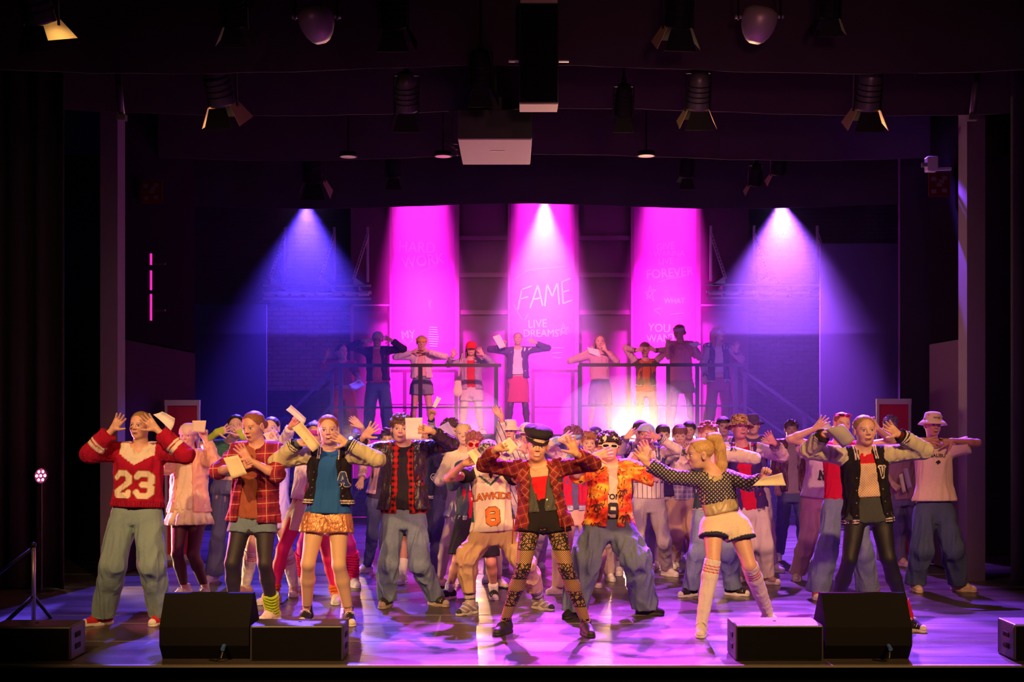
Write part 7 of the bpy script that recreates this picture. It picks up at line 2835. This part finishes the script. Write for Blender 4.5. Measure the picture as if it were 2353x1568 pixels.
def bal(**k):
    k.setdefault('det', 'back')
    k.setdefault('group', GB)
    k.setdefault('skin', PSKB)
    k['fl'] = PZ
    k.setdefault('D', DBK)
    return build_person(k)


B1 = bal(h=(785, 789, 826, 40, -4, 0), L=((738, 842), (748, 822), (755, 806), OP), R=((818, 856), (826, 866), (824, 880), dict(pose='grip')), S=1.0,
         sh=((766, 838), (810, 838)), hip=((776, 906), (804, 906)), hair=('tied', (.16, .03, .06)),
         label='hazy person in dark red top and bright red trousers, leftmost on the platform',
         cl=[pants((.85, .01, .02), (.09, .075, .07), n='red_trousers', fab='cloth'), top('dark_red_top', (.40, .02, .06), 886, sl=1.5, inf=.02)])
held(B1, 1, ((802, 884), (826, 873), (840, 886), (812, 899)), 'lilac sheet held low behind the railing by the red trousers person', -.05, col=(.75, .62, .80))
B2 = bal(h=(868, 757, 797, 0, 0, 4), sh=((842, 808), (890, 806)), L=((808, 797), (836, 782), (854, 783), OP), R=((926, 802), (900, 782), (882, 776), OP),
         hip=((852, 884), (886, 884)), hair=('short', DK), hat=('cap', (.85, .60, .70)), label='person in white cap, navy jacket, pink jumper and blue jeans on the platform',
         cl=[pants((.10, .13, .28), (.10, .092, .085)), top('pink_jumper', (.62, .10, .18), 882, inf=.024, sl=.4),
             dict(k='jacket', n='navy_jacket', c=(.035, .015, .06), hem=876, inf=.036, sl=1.9, r0=.064, r1=.05, open=(.075, .05))])
B3 = bal(h=(969, 765, 805, 0, 0, 0), sh=((946, 820), (990, 820)), L=((910, 821), (948, 809), (965, 802), dict(pose='wide')), R=((1022, 820), (982, 808), (969, 798), dict(pose='wide')),
         hip=((955, 886), (983, 886)), hair=('tied', BL), hat=('headband', (.85, .45, .08)), label='person in yellow headband, white denim jacket and grey shorts on the platform',
         cl=[pants((.24, .22, .28), (.10, .10), n='denim_shorts', hf=.45, wu=.3), top('pink_vest', (.80, .45, .45), 866, sl=0, inf=.014),
             dict(k='jacket', n='white_jacket', c=(.78, .62, .70), hem=870, inf=.032, sl=1.9, open=(.075, .05))])
B4 = bal(h=(1083, 785, 818, 0, 0, 0), sh=((1060, 832), (1104, 832)), L=((1030, 838), (1040, 820), (1042, 808), OP), R=((1130, 836), (1110, 816), (1100, 802), OP),
         hip=((1068, 902), (1098, 902)), hair=('loose', BR), hat=('cap', (.80, .01, .02)), S=.95, label='person in red cap, pale denim jacket and red t-shirt on the platform',
         cl=[tights((.80, .68, .60)), pants((.60, .50, .54), (.10, .10), n='pale_shorts', hf=.5, wu=.2), top('red_t_shirt', (.62, .02, .06), 892, sl=.3, inf=.016),
             dict(k='jacket', n='denim_jacket', c=(.42, .30, .48), hem=896, inf=.034, sl=1.9, open=(.065, .05))])
T = B4['T']
mb = MB()
mb.tube([T(0, .094, .086), T(.001, .095, .086)], .012, 12)
mb.build('cap_badge', PR_WHITE, B4['hat'], False, B4['base'])
# tote bag on the shoulder of the red cap dancer
a = W(1061, 812, 19.78)
bagc = W(1052, 893, 19.76)
e = empty('tote_bag', bagc)
tag(e, 'cream cloth tote bag hanging from the shoulder of the red cap dancer', 'bag')
V, Fc = surf([rc((0, 0, -.05), (0, 0, .09), .075, .045, sq=.4, f=np.array([0, 1.0, 0])), rc((0, 0, .09), (.01, 0, .16), .04, .02, sq=.5, f=np.array([0, 1.0, 0]), k=.03)], .008)
mesh_np('pouch', V, Fc, fabric('cloth'), e, (0, 0, 0), np.tile(np.array((.80, .68, .55)), (len(V), 1)))
MB().tube([(.012, 0, .14), (.03, 0, .36), (.06, .02, .52), (.07, .12, .53), (.045, .16, .36), (.02, .03, .14)], .010, 6).build('strap', flat('strap_cream', (.8, .68, .55), .9), e, True)
B5 = bal(h=(1190, 764, 794, 0, -6, 0), hq=1.0, sh=((1166, 808), (1212, 806)), L=((1127, 803), (1157, 797), (1158, 780), dict(pose='grip')), R=((1259, 800), (1231, 788), (1205, 775), dict(pose='flat')),
         hip=((1174, 880), (1206, 880)), hair=('tied', (.40, .08, .20)), mouth='open', label='person in purple jacket, white t-shirt and pink skirt before the central lit column',
         cl=[tights((.10, .015, .12)), skirt('pink_skirt', (.62, .05, .22), 926, flare=.02, folds=5, famp=.004), top('white_t_shirt', (.80, .66, .80), 862, inf=.022, sl=.4, flare=.01),
             dict(k='jacket', n='purple_jacket', c=(.12, .02, .22), hem=870, inf=.034, sl=1.9, open=(.09, .045))])
held(B5, 0, ((1132, 774), (1148, 768), (1163, 797), (1148, 802)), 'white sheet raised at the left of the purple jacket dancer', -.03, col=(.84, .7, .84), bend=.01)
B6 = bal(h=(1378, 763, 803, 4, 0, 0), sh=((1354, 818), (1400, 816)), L=((1310, 830), (1352, 806), (1362, 800), dict(pose='grip')), R=((1416, 830), (1392, 806), (1384, 790), OP),
         hip=((1364, 890), (1394, 890)), hair=('loose', (.25, .10, .14)), label='hazy person in pale pink top and dark skirt, right of the central lit column',
         cl=[skirt('dark_skirt', (.22, .05, .20), 930, flare=.03), top('pink_top', (.60, .30, .42), 874, sl=1.6, inf=.02)])
held(B6, 0, ((1349, 798), (1376, 804), (1381, 822), (1354, 812)), 'white sheet held before the hazy pink top dancer on the platform', -.05, col=(.86, .74, .84), bend=.01)
B7 = bal(h=(1482, 786, 820, 0, 4, 0), S=.92, sh=((1462, 834), (1506, 834)), L=((1437, 800), (1462, 806), (1478, 800), dict(pose='relax')), R=((1532, 804), (1505, 806), (1490, 796), dict(pose='relax')),
         hip=((1470, 900), (1500, 900)), hair=('short', BR), label='shorter person in brown varsity jacket and orange shirt with both hands over the eyes',
         cl=[pants((.50, .36, .30)), top('orange_shirt', (.62, .12, .04), 902, sl=.4, inf=.022), varsity((.12, .035, .06), (.62, .40, .42), (.12, .03, .06), (.7, .5, .5), 890, open=(.05, .04))])
B8 = bal(h=(1560, 743, 780, -40, 4, 0), sh=((1540, 794), (1588, 794)), L=((1536, 822), (1534, 796), (1536, 778), OP), R=((1606, 824), (1596, 800), (1602, 788), dict(pose='grip')),
         hip=((1550, 884), (1582, 884)), hair=('lowbun', (.30, .10, .08)), hat=('headband', (.85, .5, .6)), label='person in patterned headband and pink t-shirt looking left before the right lit column',
         cl=[pants((.55, .36, .34), (.10, .10), n='shorts', hf=.4, wu=.2), top('pink_t_shirt', (.80, .28, .42), 878, sl=.8, inf=.026)])
held(B8, 1, ((1581, 790), (1600, 786), (1614, 792), (1594, 798)), 'pale sheet balanced flat in the hand of the patterned headband dancer', -.05, col=(.85, .6, .75), bend=.006)
B9 = bal(h=(1651, 746, 783, 42, -2, 0), sh=((1626, 798), (1674, 798)), R=((1704, 826), (1692, 808), (1694, 788), OP), L=((1616, 836), (1620, 866), (1620, 880), dict(pose='relax')),
         hip=((1636, 882), (1666, 882)), hair=('loose', (.40, .12, .06)), label='person with long red hair and navy varsity jacket, rightmost on the platform',
         cl=[pants((.36, .06, .20), (.09, .08, .08), n='plum_trousers', fab='cloth'), top('white_top', (.78, .6, .68), 860, sl=.4, inf=.014),
             varsity((.05, .015, .09), (.62, .44, .5), (.05, .02, .09), (.75, .6, .7), 880, open=(.075, .045))])

# ------------------------------------------------------------------ haze
def haze(name, lo_, hi_, dens, label, ell=False, col=(1, 1, 1), aniso=0.2):
    m = bpy.data.materials.new(name + '_volume')
    m.use_nodes = True
    nt = m.node_tree
    nt.nodes.clear()
    out = nd(nt, 'ShaderNodeOutputMaterial')
    v = nd(nt, 'ShaderNodeVolumeScatter')
    v.inputs['Density'].default_value = dens
    v.inputs['Anisotropy'].default_value = aniso
    v.inputs['Color'].default_value = (*col, 1)
    nt.links.new(v.outputs[0], out.inputs['Volume'])
    lo_, hi_ = Vector(lo_), Vector(hi_)
    mb = MB()
    if ell:
        r = bmesh.ops.create_icosphere(mb.bm, subdivisions=4, radius=.5)
        bmesh.ops.transform(mb.bm, matrix=Matrix.Translation((lo_ + hi_) / 2) @ Matrix.Diagonal((*(hi_ - lo_), 1)), verts=r['verts'])
    else:
        mb.box((lo_ + hi_) / 2, tuple(hi_ - lo_))
    o = mb.build(name, m)
    tag(o, label, 'haze', None, 'stuff')
    return o


haze('stage_haze', (-5.1, 17.95, 2.75), (5.1, 20.85, 5.6), .052, 'theatrical haze hanging high over the back of the stage')
haze('low_haze', (-5.1, 17.95, .03), (5.1, 20.85, 2.75), .022, 'thinner haze low over the back of the stage')

c = W(1440, 960, 18.4)
haze('smoke_cloud', c - np.array([.95, .55, .60]), c + np.array([.95, .55, .60]), .17, 'bright puff of smoke before the warm lamps', True)
c = W(1060, 955, 18.4)
haze('smoke_cloud', c - np.array([.6, .35, .4]), c + np.array([.6, .35, .4]),   .14, 'fainter puff of smoke left of the central lit column', True)
